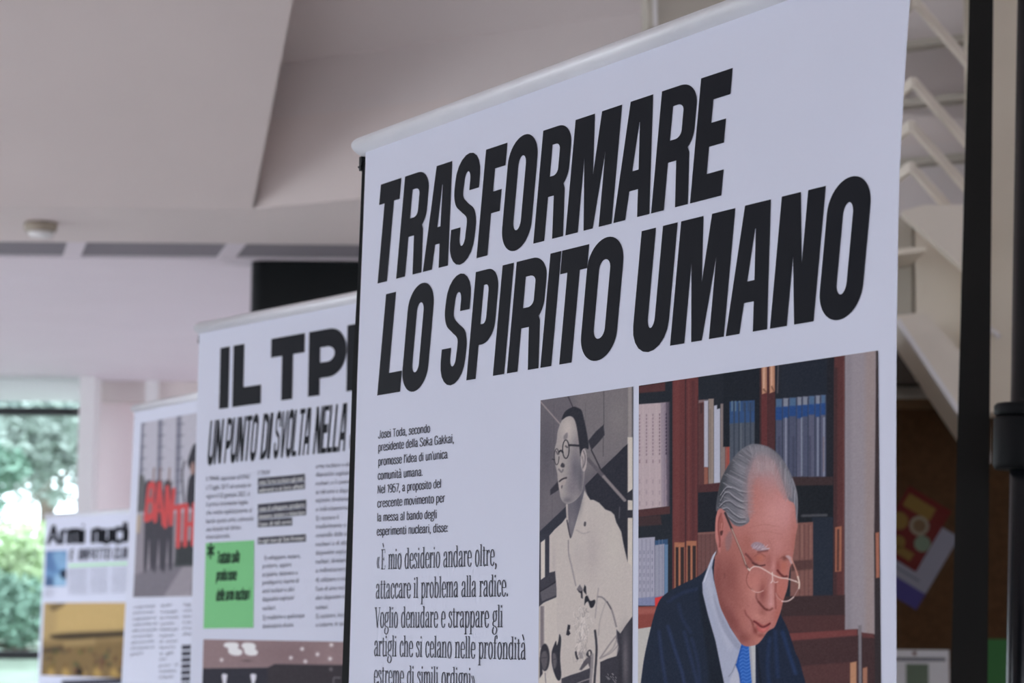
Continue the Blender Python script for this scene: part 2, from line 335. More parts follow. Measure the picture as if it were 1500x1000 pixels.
('P',(72,76,98),1,1,0,[250.3,50.2,258.2,51.2,257.6,169.1,249.7,168.5]),
('P',(124,128,144),1.4,0.9,0,[251.2,50.3,257.3,51.1,257.3,63.8,251.2,63.0]),
('P',(36,66,120),1.5,0.95,0,[250.2,61.9,258.4,63.0,258.3,79.5,250.1,78.5]),
('L',(48,54,74),1.8,1,0.8,0,[258.4,54.2,257.8,167.2]),
('P',(82,84,106),1,1,0,[258.8,50.6,267.5,51.7,266.9,169.9,258.1,169.1]),
('P',(70,96,130),1.4,0.9,0,[259.7,50.7,266.7,51.6,266.6,64.2,259.6,63.3]),
('P',(36,66,120),1.5,0.95,0,[258.7,62.3,267.7,63.4,267.7,78.0,258.6,76.9]),
('L',(48,54,74),1.8,1,0.8,0,[267.7,54.7,267.1,167.9]),
('P',(72,76,98),1,1,0,[268.1,51.0,275.0,51.9,274.3,170.5,267.4,169.9]),
('P',(124,128,144),1.4,0.9,0,[269.0,51.1,274.1,51.8,274.1,64.4,269.0,63.7]),
('P',(36,66,120),1.5,0.95,0,[268.0,62.6,275.2,63.5,275.1,81.9,267.9,81.0]),
('L',(48,54,74),1.8,1,0.8,0,[275.1,54.8,274.5,168.6]),
('P',(82,84,106),1,1,0,[275.5,51.3,282.3,52.2,281.6,171.1,274.8,170.5]),
('P',(70,96,130),1.4,0.9,0,[276.4,51.4,281.5,52.1,281.4,64.6,276.4,64.0]),
('P',(36,66,120),1.5,0.95,0,[275.4,62.9,282.5,63.8,282.4,80.2,275.4,79.3]),
('L',(48,54,74),1.8,1,0.8,0,[282.5,55.1,281.8,169.2]),
('L',(140,144,164),2.2,1.3,0.75,0,[227.1,78.1,226.7,160.7]),
('L',(140,144,164),2.2,1.3,0.75,0,[249.2,80.7,248.8,162.5]),
('L',(140,144,164),2.2,1.3,0.75,0,[271.3,83.3,270.8,164.4]),
('L',(140,144,164),2.2,1.3,0.75,0,[279.6,84.3,279.1,165.1]),
('L',(56,58,78),3,1.5,0.6,0,[217.5,104.6,217.3,159.9]),
('L',(56,58,78),3,1.5,0.6,0,[237.7,106.8,237.4,161.6]),
('L',(56,58,78),3,1.5,0.6,0,[260.3,109.2,260.0,163.5]),
('L',(110,84,84),1.5,1,0.5,0,[278.9,111.2,278.6,159.3]),
('P',(34,34,42),1.2,1,0,[284.1,-4.0,294.2,-2.5,291.1,340.8,281.2,340.7]),
('P',(80,48,50),1,1,0,[293.8,-2.5,308.3,-9.8,305.3,369.0,290.1,369.0]),
('L',(54,38,42),4,2,0.7,0,[295.9,17.1,292.9,340.8]),
('L',(98,60,60),2,1,0.6,0,[306.4,9.1,303.7,340.9]),
('P',(136,128,138),1,1,0,[308.4,-19.4,350.5,-21.9,344.5,391.8,305.2,383.0]),
('P',(122,116,126),4,0.6,0,[308.8,-19.4,316.9,-18.0,314.1,380.1,306.1,380.2]),
('P',(140,124,124),5,0.7,0,[334.7,-24.6,348.7,-22.2,343.7,387.2,331.6,387.4]),
('P',(60,52,56),0.8,1,0,[348.3,-22.3,356.6,-30.3,356.0,44.8,348.2,43.7]),
('P',(56,46,50),0.9,1,0,[348.3,24.9,356.1,26.0,354.2,258.5,343.9,258.0]),
('P',(55,42,45),1.2,1,0,[234.6,163.3,291.3,168.0,291.2,180.4,234.5,177.0]),
('P',(28,30,37),1.2,1,0,[234.5,176.0,291.2,179.5,290.9,231.8,234.3,228.7]),
('L',(82,82,90),3.5,1.6,0.8,0,[249.4,219.8,281.9,220.8]),
('P',(36,41,54),1.2,1,0,[262.5,222.6,291.0,224.2,289.4,334.1,261.9,333.8]),
('P',(116,80,77),1,1,0,[234.3,229.6,263.9,229.4,263.3,336.7,231.9,336.4]),
('L',(84,58,58),1.5,1,0.6,0,[245.6,232.2,245.1,332.6]),
('L',(84,58,58),1.5,1,0.6,0,[252.2,232.6,251.7,332.7]),
('L',(84,58,58),1.5,1,0.6,0,[257.8,232.9,257.3,332.8]),
('L',(136,98,92),2,1,0.6,0,[248.9,234.3,248.7,277.8]),
('L',(136,98,92),2,1,0.6,0,[260.6,235.0,260.4,278.2]),
('P',(72,50,51),2,0.85,0,[234.0,283.1,263.6,282.2,263.5,295.6,234.0,297.6]),
('P',(148,94,76),1,1,0,[293.6,238.6,302.2,237.2,301.3,299.5,293.2,300.2]),
('L',(70,46,46),3,1.2,0.9,0,[297.6,242.6,296.8,297.5]),
('P',(56,41,44),1.5,1,0,[222.4,333.3,305.5,332.4,305.4,361.5,218.4,363.4]),
('P',(72,46,48),1.5,1,0,[218.4,361.5,305.4,359.6,305.2,382.1,222.2,384.7]),
('P',(62,43,46),1.2,1,0,[224.1,383.8,322.9,379.1,321.6,562.7,223.3,571.3]),
('P',(104,57,58),1.8,1,0,[226.0,385.7,321.2,379.1,322.0,387.5,229.7,396.3]),
('P',(76,50,52),2,1,0,[244.7,431.5,321.7,422.7,320.7,562.8,244.0,569.5]),
('P',(166,122,98),1,1,0,[312.0,424.8,320.0,422.8,318.9,562.9,311.0,563.6]),
('P',(112,106,114),1.2,1,0,[322.9,373.6,327.3,373.5,325.9,562.3,322.4,562.6]),
('P',(60,43,46),1.2,1,0,[327.3,383.7,353.1,387.1,351.7,560.0,326.8,562.2]),
('P',(88,52,54),1.5,1,0,[327.3,383.7,342.0,385.4,343.7,390.9,328.1,390.2]),
('P',(146,102,86),1,1,0,[328.2,431.8,333.9,429.7,332.8,561.7,327.7,562.2]),
('P',(48,42,46),1,1,0,[343.9,248.7,355.1,249.3,352.5,560.0,343.2,560.8]),
('P',(152,97,82),1,1,0,[345.7,248.8,350.4,248.1,350.3,309.1,346.0,309.9]),
('S',(29,36,54),0.9,1,0,[124.8,280.5,112.0,288.9,98.1,300.9,67.4,314.9,47.0,326.0,34.5,338.4,26.2,360.4,18.9,387.8,10.3,425.3,4.6,464.9,-3.3,528.3,-5.4,601.9,134.7,589.0,150.2,459.1,135.0,359.5]),
('S',(29,36,56),0.9,1,0,[215.6,358.6,222.2,366.3,228.9,380.4,234.5,397.7,239.1,412.4,244.7,424.8,252.9,455.0,270.1,510.9,283.4,575.4,174.9,585.3,180.2,457.9,180.3,398.9,195.1,374.2]),
('L',(40,52,84),5,3,0.7,0,[34.6,385.5,39.1,421.9,45.8,463.2]),
('L',(40,52,84),5,3,0.8,0,[48.9,377.1,59.9,411.1,71.9,446.8,76.2,472.2]),
('L',(40,52,84),5,3,0.6,0,[75.0,385.1,84.7,420.9,95.4,461.3]),
('L',(40,52,84),5,3,0.5,0,[66.4,343.9,71.8,364.6,84.7,385.1]),
('L',(40,52,84),5,3,0.5,0,[86.8,395.3,95.4,425.7,99.6,461.1]),
('L',(40,52,84),5,3,0.5,0,[50.0,338.6,71.8,326.4,95.3,320.6]),
('L',(36,54,92),5,3,0.7,0,[221.2,383.8,229.7,412.6,239.0,441.2]),
('L',(36,54,92),5,3,0.5,0,[210.7,383.9,212.5,417.9,214.3,446.9]),
('L',(36,54,92),5,3,0.5,0,[202.9,393.7,199.8,427.9,201.7,457.0]),
('S',(22,26,36),3,0.7,0,[97.5,320.6,103.8,326.8,111.2,359.5,122.6,397.8,135.9,459.7,145.0,518.9,120.4,520.4,110.1,420.3,101.7,364.5]),
('L',(20,24,32),3,2,0.7,0,[184.2,406.7,187.1,433.2,190.9,467.2]),
('P',(152,156,180),0.8,1,0,[124.8,264.3,119.0,271.2,112.0,287.7,103.3,311.1,103.8,326.8,112.0,359.5,123.4,397.8,136.3,459.6,147.0,518.7,183.0,516.4,182.3,402.8,173.4,403.0,162.4,402.2,145.2,377.5,132.0,349.4,125.8,327.1,120.6,306.8,118.1,289.0,120.6,275.3]),
('S',(168,170,190),4,0.5,0,[108.0,314.7,114.3,296.5,120.6,329.1,133.0,364.5,151.3,397.4,141.1,409.5,124.7,364.5]),
('S',(128,130,156),2.5,0.6,0,[120.6,329.1,130.9,355.4,147.3,385.5,160.4,403.2,155.3,409.3,137.0,384.6,124.7,354.4]),
('L',(196,198,212),1.4,0.9,0.8,0,[123.2,267.2,114.3,287.3,105.9,310.5]),
('L',(118,118,140),1.3,0.8,0.8,0,[162.4,409.1,155.3,425.2,149.2,441.2,143.1,449.4]),
('P',(172,172,190),1.5,0.8,0,[150.2,443.2,156.3,431.1,160.3,458.7,161.1,517.8,149.1,518.6,145.1,454.3]),
('P',(170,170,176),0.8,1,0,[173.4,405.0,182.3,402.4,182.0,516.5,178.0,516.8,177.2,458.0]),
('S',(140,138,150),1.2,0.7,0,[173.4,405.0,176.3,406.9,178.2,448.2,178.1,497.2,176.2,458.1]),
('P',(40,86,168),0.8,1,0,[162.4,401.2,172.9,404.0,174.3,422.7,177.2,458.0,181.0,516.6,167.1,517.5,160.8,458.7,158.3,444.5,154.0,432.2,157.3,419.2]),
('L',(104,146,206),1.1,0.8,0.55,0,[158.8,411.2,164.4,408.1,169.4,410.5,174.4,406.9]),
('L',(104,146,206),1.1,0.8,0.55,0,[159.1,416.3,164.4,413.3,169.4,415.6,174.5,412.1]),
('L',(104,146,206),1.1,0.8,0.55,0,[159.4,421.5,164.3,418.4,169.3,420.8,174.7,417.2]),
('L',(104,146,206),1.1,0.8,0.55,0,[159.7,426.6,164.3,423.5,169.3,425.9,174.9,422.3]),
('L',(104,146,206),1.1,0.8,0.55,0,[160.0,431.8,164.3,428.7,169.3,431.0,175.1,427.4]),
('L',(104,146,206),1.1,0.8,0.55,0,[160.3,436.9,164.3,433.8,169.3,436.2,175.3,432.5]),
('L',(104,146,206),1.1,0.8,0.55,0,[160.6,442.1,164.3,439.0,169.3,441.3,175.5,437.6]),
('L',(104,146,206),1.1,0.8,0.55,0,[160.9,447.2,164.3,444.1,169.3,446.4,175.6,442.7]),
('L',(104,146,206),1.1,0.8,0.55,0,[161.2,452.3,164.3,449.2,169.3,451.5,175.8,447.9]),
('L',(104,146,206),1.1,0.8,0.55,0,[161.5,457.5,164.3,454.4,169.3,456.7,176.0,453.0]),
('L',(104,146,206),1.1,0.8,0.55,0,[161.7,462.6,164.3,459.5,169.2,461.8,176.2,458.1]),
('L',(104,146,206),1.1,0.8,0.55,0,[162.0,467.7,164.2,464.6,169.2,466.9,176.4,463.2]),
('L',(104,146,206),1.1,0.8,0.55,0,[162.3,472.8,164.2,469.8,169.2,472.0,176.6,468.3]),
('L',(104,146,206),1.1,0.8,0.55,0,[162.6,477.9,164.2,474.9,169.2,477.1,176.8,473.3]),
('L',(104,146,206),1.1,0.8,0.55,0,[162.9,483.1,164.2,480.0,169.2,482.3,176.9,478.4]),
('L',(104,146,206),1.1,0.8,0.55,0,[163.2,488.2,164.2,485.2,169.2,487.4,177.1,483.5]),
('L',(24,60,132),2.5,1.2,0.7,0,[154.3,432.1,159.3,444.9,161.3,460.6]),
('L',(26,62,136),2,1.2,0.6,0,[162.4,405.2,158.3,421.1,156.3,431.1]),
('S',(164,106,103),0.8,1,0,[125.9,209.4,135.3,157.1,149.7,133.9,168.0,116.5,186.1,113.3,205.8,121.2,223.2,140.7,234.6,167.2,241.1,193.1,242.3,222.3,242.8,234.0,240.1,247.8,238.3,262.9,236.0,276.8,234.6,286.0,232.1,292.7,230.5,303.4,228.8,317.9,226.6,326.6,222.4,339.2,218.9,353.7,214.2,366.4,209.5,377.1,202.5,381.4,197.8,386.0,191.9,394.8,184.9,401.8,176.3,404.4,169.4,405.0,162.4,401.8,154.9,391.8,146.3,378.5,136.7,360.5,130.5,346.2,126.3,329.2,122.2,310.9,121.1,296.6,123.2,273.3,126.9,264.3]),
('K',1,[125.9,209.4,135.3,157.1,149.7,133.9,168.0,116.5,186.1,113.3,205.8,121.2,223.2,140.7,234.6,167.2,241.1,193.1,242.3,222.3,242.8,234.0,240.1,247.8,238.3,262.9,236.0,276.8,234.6,286.0,232.1,292.7,230.5,303.4,228.8,317.9,226.6,326.6,222.4,339.2,218.9,353.7,214.2,366.4,209.5,377.1,202.5,381.4,197.8,386.0,191.9,394.8,184.9,401.8,176.3,404.4,169.4,405.0,162.4,401.8,154.9,391.8,146.3,378.5,136.7,360.5,130.5,346.2,126.3,329.2,122.2,310.9,121.1,296.6,123.2,273.3,126.9,264.3]),
('B',(190,138,140),0.75,1,209.3,214.5,24,34,0),
('B',(176,120,118),0.5,1,187.7,236.0,30,28,0),
('B',(186,134,138),0.6,1,224.8,208.6,12,30,0),
('B',(150,122,130),0.9,1,197.8,144.3,24,24,0),
('B',(168,132,138),0.5,1,205.6,167.8,18,20,0),
('B',(120,68,66),0.85,1,126.8,308.9,10,46,0),
('B',(112,62,61),0.75,1,135.0,352.4,11,34,-0.45),
('B',(128,74,71),0.6,1,147.4,299.3,14,34,0),
('B',(134,78,74),0.5,1,155.4,339.5,16,30,0),
('B',(126,70,68),0.6,1,153.4,377.4,10,18,-0.6),
('B',(168,106,99),0.5,1,173.6,317.9,12,22,0),
('B',(160,98,92),0.4,1,165.5,364.5,12,16,0),
('B',(176,116,112),0.5,1,180.4,351.6,10,14,0),
('B',(180,120,114),0.6,1,197.1,361.5,12,9,0),
('B',(172,100,90),0.6,1,220.5,322.6,9,26,0),
('B',(158,88,80),0.6,1,214.6,359.5,7,16,0),
('B',(118,68,66),0.5,1,141.2,309.2,15,44,0),
('B',(150,92,86),0.45,1,155.6,259.4,16,22,0),
('B',(146,86,80),0.5,1,170.7,255.1,10,20,0),
('B',(176,112,104),0.6,1,185.3,393.0,9,8,0),
('B',(130,72,66),0.5,1,171.4,394.1,9,9,0),
('B',(150,88,80),0.5,1,238.9,262.9,5,26,0),
('B',(182,126,126),0.5,1,215.0,261.9,10,18,0),
('B',(188,134,134),0.7,1,209.5,290.1,4.5,12,0),
('B',(138,76,70),0.6,1,179.7,278.3,13,9,0),
('B',(168,100,86),0.7,1,190.0,277.7,8,7,0),
('B',(166,96,84),0.75,1,223.5,289.6,6,12,0),
('B',(132,66,62),0.6,1,214.9,291.3,4,13,0),
('B',(126,66,64),0.35,1,202.3,283.0,5,10,0),
('L',(96,52,54),3,1.3,0.8,1,[168.7,271.0,173.7,276.1,179.2,283.3,185.6,287.4]),
('L',(74,40,44),2.2,0.9,0.9,1,[178.6,284.2,184.6,287.9,191.5,288.6,196.4,287.8]),
('L',(120,66,62),1.4,1,0.5,1,[181.6,274.4,189.6,270.8,197.4,276.0]),
('L',(86,38,40),3,1,0.9,1,[214.4,296.1,218.7,301.6,223.5,305.2,227.3,304.8]),
('L',(120,62,58),1.4,1,0.5,1,[217.8,279.6,223.6,276.9,230.2,282.0]),
('S',(140,124,140),1.3,0.85,1,[176.2,259.3,180.7,254.5,187.6,254.3,194.0,257.6,197.5,262.7,203.3,264.6,196.5,267.1,187.6,267.2,181.7,264.5]),
('L',(182,168,184),0.9,0.6,0.7,1,[178.7,263.9,181.7,258.0]),
('L',(182,168,184),0.9,0.6,0.7,1,[181.1,263.0,184.1,260.1]),
('L',(182,168,184),0.9,0.6,0.7,1,[183.5,262.1,186.4,258.3]),
('L',(182,168,184),0.9,0.6,0.7,1,[185.8,264.2,188.8,260.3]),
('L',(182,168,184),0.9,0.6,0.7,1,[188.2,263.3,191.2,258.5]),
('L',(182,168,184),0.9,0.6,0.7,1,[190.6,262.4,193.5,260.5]),
('L',(182,168,184),0.9,0.6,0.7,1,[192.9,264.5,195.9,258.7]),
('L',(182,168,184),0.9,0.6,0.7,1,[195.3,263.6,198.2,260.7]),
('L',(182,168,184),0.9,0.6,0.7,1,[197.7,262.7,200.6,258.9]),
('L',(196,176,184),1.3,0.7,0.8,1,[191.6,264.9,197.5,264.5,202.8,264.0]),
('L',(100,58,60),2.5,1.2,0.7,1,[186.6,268.7,194.5,268.0,200.4,267.2]),
('B',(104,62,60),0.8,1,224.5,278.9,4,4,0),
('S',(172,148,154),1.1,0.85,0,[226.0,276.0,230.3,275.2,234.5,279.2,235.9,286.1,233.1,287.0,230.2,281.0]),
('B',(150,92,90),0.7,1,190.4,332.0,6,8,0),
('B',(184,134,134),0.85,1,205.5,326.3,4.6,20,0),
('B',(190,140,142),0.7,1,205.0,343.9,5,7,0),
('B',(132,70,66),0.5,1,194.3,322.2,5,14,-0.15),
('L',(126,66,63),2.4,1.5,0.7,1,[211.9,312.7,211.2,332.2,211.7,349.8]),
('L',(92,46,46),3,1.3,0.9,1,[187.4,340.8,191.3,345.8,196.2,350.7,199.1,352.2]),
('L',(104,54,53),2.2,1.2,0.8,1,[184.1,327.9,183.9,333.9,186.4,339.8]),
('L',(110,58,56),2.6,1.3,0.8,1,[199.1,351.7,203.0,352.7,206.9,350.3]),
('B',(120,66,62),0.4,1,193.2,355.6,6,6,0),
('B',(116,62,60),0.5,1,192.3,328.1,4.5,16,0),
('B',(186,130,124),0.45,1,178.5,327.9,8,12,0),
('B',(108,58,58),0.5,1,147.3,364.5,9,22,-0.5),
('B',(104,56,55),0.5,1,163.4,393.3,8,9,0),
('B',(152,92,88),0.4,1,197.3,310.4,4,10,0),
('B',(126,72,68),0.5,1,171.7,286.0,8,6,0),
('L',(112,58,57),2.0,1.6,0.7,1,[167.1,353.5,169.5,359.5,175.4,365.9,179.4,373.3]),
('L',(122,68,64),2.5,1.8,0.7,1,[177.4,368.4,179.9,377.3,183.3,384.1]),
('B',(186,128,122),0.5,1,185.4,361.5,9,5,0.4),
('S',(152,76,76),0.9,0.9,1,[179.4,366.9,185.3,368.9,191.2,372.8,195.1,374.2,200.0,371.8,204.4,370.3,202.9,374.2,197.1,377.2,191.2,378.2,184.3,374.3]),
('S',(172,92,92),1.1,0.95,1,[183.7,375.3,188.3,377.7,193.2,378.7,199.0,376.7,202.9,373.7,201.5,379.1,197.1,383.5,192.0,385.5,186.3,382.1]),
('L',(92,38,43),2.4,1,0.95,1,[180.4,368.9,185.3,371.8,190.2,375.8,194.2,376.8,199.0,374.8,203.4,371.8]),
('B',(112,54,52),0.7,1,182.3,382.2,4,6,0),
('B',(122,62,57),0.6,1,190.2,389.0,6,3,0),
('B',(196,118,114),0.6,1,194.1,380.6,4,2,0),
('L',(150,86,80),1.5,1,0.5,1,[210.9,320.5,215.7,332.3,221.4,338.2]),
('L',(136,76,72),1.2,0.8,0.5,1,[210.9,326.4,214.7,332.3,220.5,337.2]),
('L',(150,94,92),1.2,1,0.35,1,[175.8,232.4,195.6,229.5,217.0,233.6]),
('L',(150,94,92),1.2,1,0.35,1,[177.8,241.5,197.5,239.5,220.8,244.6]),
('L',(150,94,92),1.2,1,0.35,1,[201.4,251.5,205.3,257.6,207.2,267.5]),
('B',(108,62,62),0.7,1,137.2,301.1,1.6,4,0),
('S',(98,97,108),1.2,1,0,[124.8,205.2,125.5,190.6,128.6,173.7,132.2,159.2,139.8,144.0,147.3,132.5,158.3,120.1,170.5,112.7,180.1,110.5,192.0,112.9,203.8,118.1,215.5,128.1,222.2,137.1,229.3,149.5,236.1,165.4,240.0,177.4,242.8,191.6,243.1,206.8,241.9,230.1,240.6,220.3,238.6,202.6,230.6,196.2,226.8,185.2,222.1,170.1,216.4,153.9,209.6,139.5,199.9,130.6,189.0,128.6,181.0,134.8,177.6,144.5,173.0,156.2,171.5,172.1,171.9,193.2,171.8,210.2,173.8,223.3,162.7,229.7,152.6,228.1,145.5,220.7,139.3,208.2,131.1,201.5]),
('K',2,[124.8,205.2,125.5,190.6,128.6,173.7,132.2,159.2,139.8,144.0,147.3,132.5,158.3,120.1,170.5,112.7,180.1,110.5,192.0,112.9,203.8,118.1,215.5,128.1,222.2,137.1,229.3,149.5,236.1,165.4,240.0,177.4,242.8,191.6,243.1,206.8,241.9,230.1,240.6,220.3,238.6,202.6,230.6,196.2,226.8,185.2,222.1,170.1,216.4,153.9,209.6,139.5,199.9,130.6,189.0,128.6,181.0,134.8,177.6,144.5,173.0,156.2,171.5,172.1,171.9,193.2,171.8,210.2,173.8,223.3,162.7,229.7,152.6,228.1,145.5,220.7,139.3,208.2,131.1,201.5]),
('B',(54,57,64),0.95,2,131.1,173.0,9,34,0.15),
('B',(60,62,70),0.8,2,141.5,143.3,9,18,0.6),
('B',(132,128,140),0.6,2,163.9,159.4,10,28,0),
('B',(140,134,144),0.7,2,165.8,207.8,9,18,0),
('B',(130,126,138),0.7,2,186.1,119.3,16,8,0),
('B',(128,126,138),0.7,2,226.9,168.5,9,26,-0.4),
('B',(84,84,94),0.6,2,211.6,125.8,10,7,0),
('H',[125.9,199.2,128.0,176.9,133.2,156.9,141.5,141.3,153.8,124.2,172.1,111.8],[169.8,224.1,171.9,205.2,171.9,180.1,173.0,160.2,178.0,140.5,184.0,125.1],46,0.85,(56,58,68),(172,168,180),0.55,2),
('H',[174.1,112.0,186.1,111.3,197.9,115.5,209.7,123.6],[180.0,132.7,188.0,131.5,199.8,132.6,209.6,143.4],22,0.8,(78,78,88),(160,156,166),0.5,2),
('H',[211.6,125.8,223.2,138.7,232.7,157.3,240.2,179.4],[215.4,151.8,223.0,172.2,229.7,192.3,239.1,212.4],26,0.8,(84,84,96),(164,162,174),0.55,2),
('L',(160,157,168),1,0.6,0.8,2,[131.1,190.3,137.3,179.6,143.5,178.0,151.7,185.7,161.8,192.5,171.9,193.2]),
('L',(52,52,62),1.3,0.8,0.7,2,[131.1,193.0,137.3,182.2,143.5,180.7,151.7,188.3,161.8,195.1,171.9,195.8]),
('L',(160,157,168),1,0.6,0.8,2,[130.0,198.4,137.3,191.8,145.5,191.3,155.7,199.1,167.8,203.9]),
('L',(52,52,62),1.3,0.8,0.7,2,[130.0,201.1,137.3,194.4,145.5,194.0,155.7,201.7,167.8,206.5]),
('L',(160,157,168),1,0.6,0.8,2,[133.2,202.7,141.4,201.2,149.6,208.8,159.7,216.5,167.8,216.9]),
('L',(52,52,62),1.3,0.8,0.7,2,[133.1,205.3,141.4,203.8,149.6,211.4,159.7,219.1,167.8,219.5]),
('L',(160,157,168),1,0.6,0.8,2,[131.1,182.2,139.4,171.6,149.6,171.4,159.8,177.2,171.9,180.1]),
('L',(52,52,62),1.3,0.8,0.7,2,[131.1,184.8,139.4,174.3,149.6,174.0,159.8,179.8,171.9,182.7]),
('L',(160,157,168),1,0.6,0.8,2,[137.3,208.0,145.5,215.6,155.7,223.3,167.8,224.0]),
('L',(52,52,62),1.3,0.8,0.7,2,[137.3,210.7,145.5,218.2,155.7,225.9,167.8,226.6]),
('L',(134,114,122),9,7,0.75,1,[171.8,214.2,172.4,190.2,172.4,172.2,175.0,154.3,180.0,138.7,189.0,129.6,199.9,130.6,209.6,139.5,216.4,153.9,222.1,171.1,228.7,188.3]),
('B',(126,120,130),0.75,1,194.9,126.1,22,13,0),
('B',(140,124,132),0.5,1,193.9,146.0,18,12,0),
('L',(150,118,120),5,6,0.5,1,[175.8,208.4,175.9,185.4,178.0,165.6,182.0,150.9]),
('H',[167.8,209.9,166.9,189.8,168.9,164.9,174.0,146.2,180.0,130.7],[183.8,212.9,183.9,189.0,187.9,165.4,193.9,151.9,197.8,142.3],34,0.7,(120,104,112),(182,164,170),0.32,1),
('H',[182.1,124.9,192.0,123.9,201.8,126.8,211.6,135.7],[187.9,151.4,193.9,151.9,201.7,154.6,209.5,159.2],26,0.7,(112,100,108),(178,166,174),0.4,1),
('H',[209.6,135.5,218.3,150.1,225.0,168.4,232.6,186.6],[205.6,154.9,212.4,169.4,218.2,185.6,226.8,201.9],24,0.7,(120,104,110),(180,160,166),0.32,1),
('S',(150,128,136),6,0.35,0,[180.0,132.7,189.0,125.6,201.8,130.8,212.5,147.6,221.1,172.0,224.9,186.0,215.3,179.4,203.7,162.7,187.9,157.4,174.9,172.4,172.9,190.2,170.9,172.0,175.0,148.3]),
('L',(176,160,168),0.7,0.6,0.35,0,[180.0,150.7,182.0,136.9]),
('L',(176,160,168),0.7,0.6,0.35,0,[182.1,153.9,184.0,139.1]),
('L',(176,160,168),0.7,0.6,0.35,0,[184.2,157.1,186.0,141.3]),
('L',(176,160,168),0.7,0.6,0.35,0,[186.2,160.3,188.0,137.5]),
('L',(176,160,168),0.7,0.6,0.35,0,[188.3,151.5,190.0,139.6]),
('L',(176,160,168),0.7,0.6,0.35,0,[190.4,154.6,191.9,141.8]),
('L',(176,160,168),0.7,0.6,0.35,0,[192.5,157.8,193.9,138.0]),
('L',(176,160,168),0.7,0.6,0.35,0,[194.5,161.0,195.9,140.2]),
('L',(176,160,168),0.7,0.6,0.35,0,[196.6,152.2,197.8,142.3]),
('L',(176,160,168),0.7,0.6,0.35,0,[198.7,155.3,199.8,138.6]),
('L',(176,160,168),0.7,0.6,0.35,0,[200.7,158.5,201.8,140.7]),
('L',(176,160,168),0.7,0.6,0.35,0,[202.8,161.6,203.7,142.9]),
('L',(176,160,168),0.7,0.6,0.35,0,[204.9,152.9,205.7,139.1]),
('L',(176,160,168),0.7,0.6,0.35,0,[206.9,156.0,207.6,141.3]),
('L',(176,160,168),0.7,0.6,0.35,0,[208.9,159.2,209.6,143.4]),
('L',(176,160,168),0.7,0.6,0.35,0,[211.0,162.3,211.6,139.6]),
('L',(150,148,160),1,0.7,0.7,0,[235.5,166.3,241.1,185.3,242.5,206.8,241.3,224.2]),
('S',(124,100,106),2.5,0.6,1,[144.4,236.8,148.5,241.0,146.4,259.1,140.3,264.9,138.3,248.6]),
('S',(166,106,104),0.8,1,0,[131.1,202.4,126.5,207.4,123.6,219.0,123.1,243.4,125.4,254.5,128.5,266.4,131.0,266.1,132.5,254.4,137.0,242.9,138.3,222.3,136.2,208.0]),
('K',3,[131.1,202.4,126.5,207.4,123.6,219.0,123.1,243.4,125.4,254.5,128.5,266.4,131.0,266.1,132.5,254.4,137.0,242.9,138.3,222.3,136.2,208.0]),
('B',(190,126,122),0.7,3,125.9,227.7,2.4,26,0),
('L',(118,60,58),2.6,1.3,0.8,3,[132.1,209.7,128.6,219.7,127.9,233.9,130.0,248.2,130.0,258.4]),
('S',(140,80,76),1.4,0.8,3,[131.1,209.7,134.7,218.0,135.2,230.2,131.6,238.2,129.4,225.9]),
('L',(186,128,122),1.4,0.9,0.7,3,[133.1,224.0,132.1,234.1]),
('S',(74,42,43),1.1,0.9,3,[130.5,236.1,134.7,235.3,133.6,241.3,131.0,241.7]),
('L',(42,40,46),3.2,0.9,0.95,0,[138.1,209.1,142.4,219.5,148.1,232.9]),
('L',(96,72,70),2.6,0.9,0.8,0,[147.9,232.9,155.2,251.0,163.7,271.8,168.5,285.9,174.1,294.5]),
('L',(190,166,158),1,0.6,0.9,0,[148.1,232.9,155.6,251.0,164.1,271.8,168.9,285.9]),
('K',4,[174.4,293.9,180.4,289.5,187.5,290.1,193.4,293.2,199.3,296.7,204.2,302.7,203.2,310.6,200.7,316.4,196.3,321.8,190.4,326.1,184.5,326.5,178.0,323.5,173.0,318.5,169.9,310.8,170.6,302.9]),
('B',(186,120,114),0.45,4,183.5,308.2,13,14,0),
('L',(126,72,70),1.3,0.7,0.85,0,[174.4,294.1,170.6,302.9,169.8,311.4,173.2,318.9,179.1,323.9]),
('L',(196,160,156),1.3,0.7,0.85,0,[177.5,323.3,182.5,326.5,188.4,326.8,194.3,324.5]),
('L',(158,104,102),1.1,0.7,0.7,0,[194.3,324.2,199.2,318.3,202.2,310.5,204.2,302.7]),
('L',(200,176,174),1.7,0.7,0.95,0,[174.4,293.9,180.4,289.7,187.5,290.3,193.4,293.2,199.3,296.7,206.9,301.6,217.7,306.6,228.2,308.2,240.5,312.5]),
('L',(206,190,190),1.4,0.7,0.9,0,[206.9,298.9,207.4,309.7,205.1,313.5]),
('L',(202,176,176),1.2,0.7,0.85,0,[208.6,311.1,210.9,313.3,214.8,312.4]),
('L',(206,190,184),2.0,0.7,0.9,0,[172.2,292.5,174.6,295.1]),
('L',(150,118,120),1.3,0.7,0.9,0,[243.3,323.0,240.5,327.8,236.1,335.2,229.0,339.8,222.4,340.1]),
('L',(178,140,136),1.2,0.7,0.6,0,[222.4,340.1,215.5,336.2,211.4,328.3]),
('L',(206,186,186),1.6,0.7,0.8,0,[220.4,340.1,225.2,340.5,230.9,338.9,236.7,334.5]),
('L',(184,128,118),1.9,0.8,0.9,0,[234.1,280.2,237.2,288.1,240.0,295.9,243.0,306.6]),
('L',(214,192,184),2.0,0.8,0.95,0,[242.8,305.6,244.7,314.3,244.3,322.0]),
('L',(206,186,180),1.3,0.7,0.9,0,[239.6,311.9,243.4,314.3])])
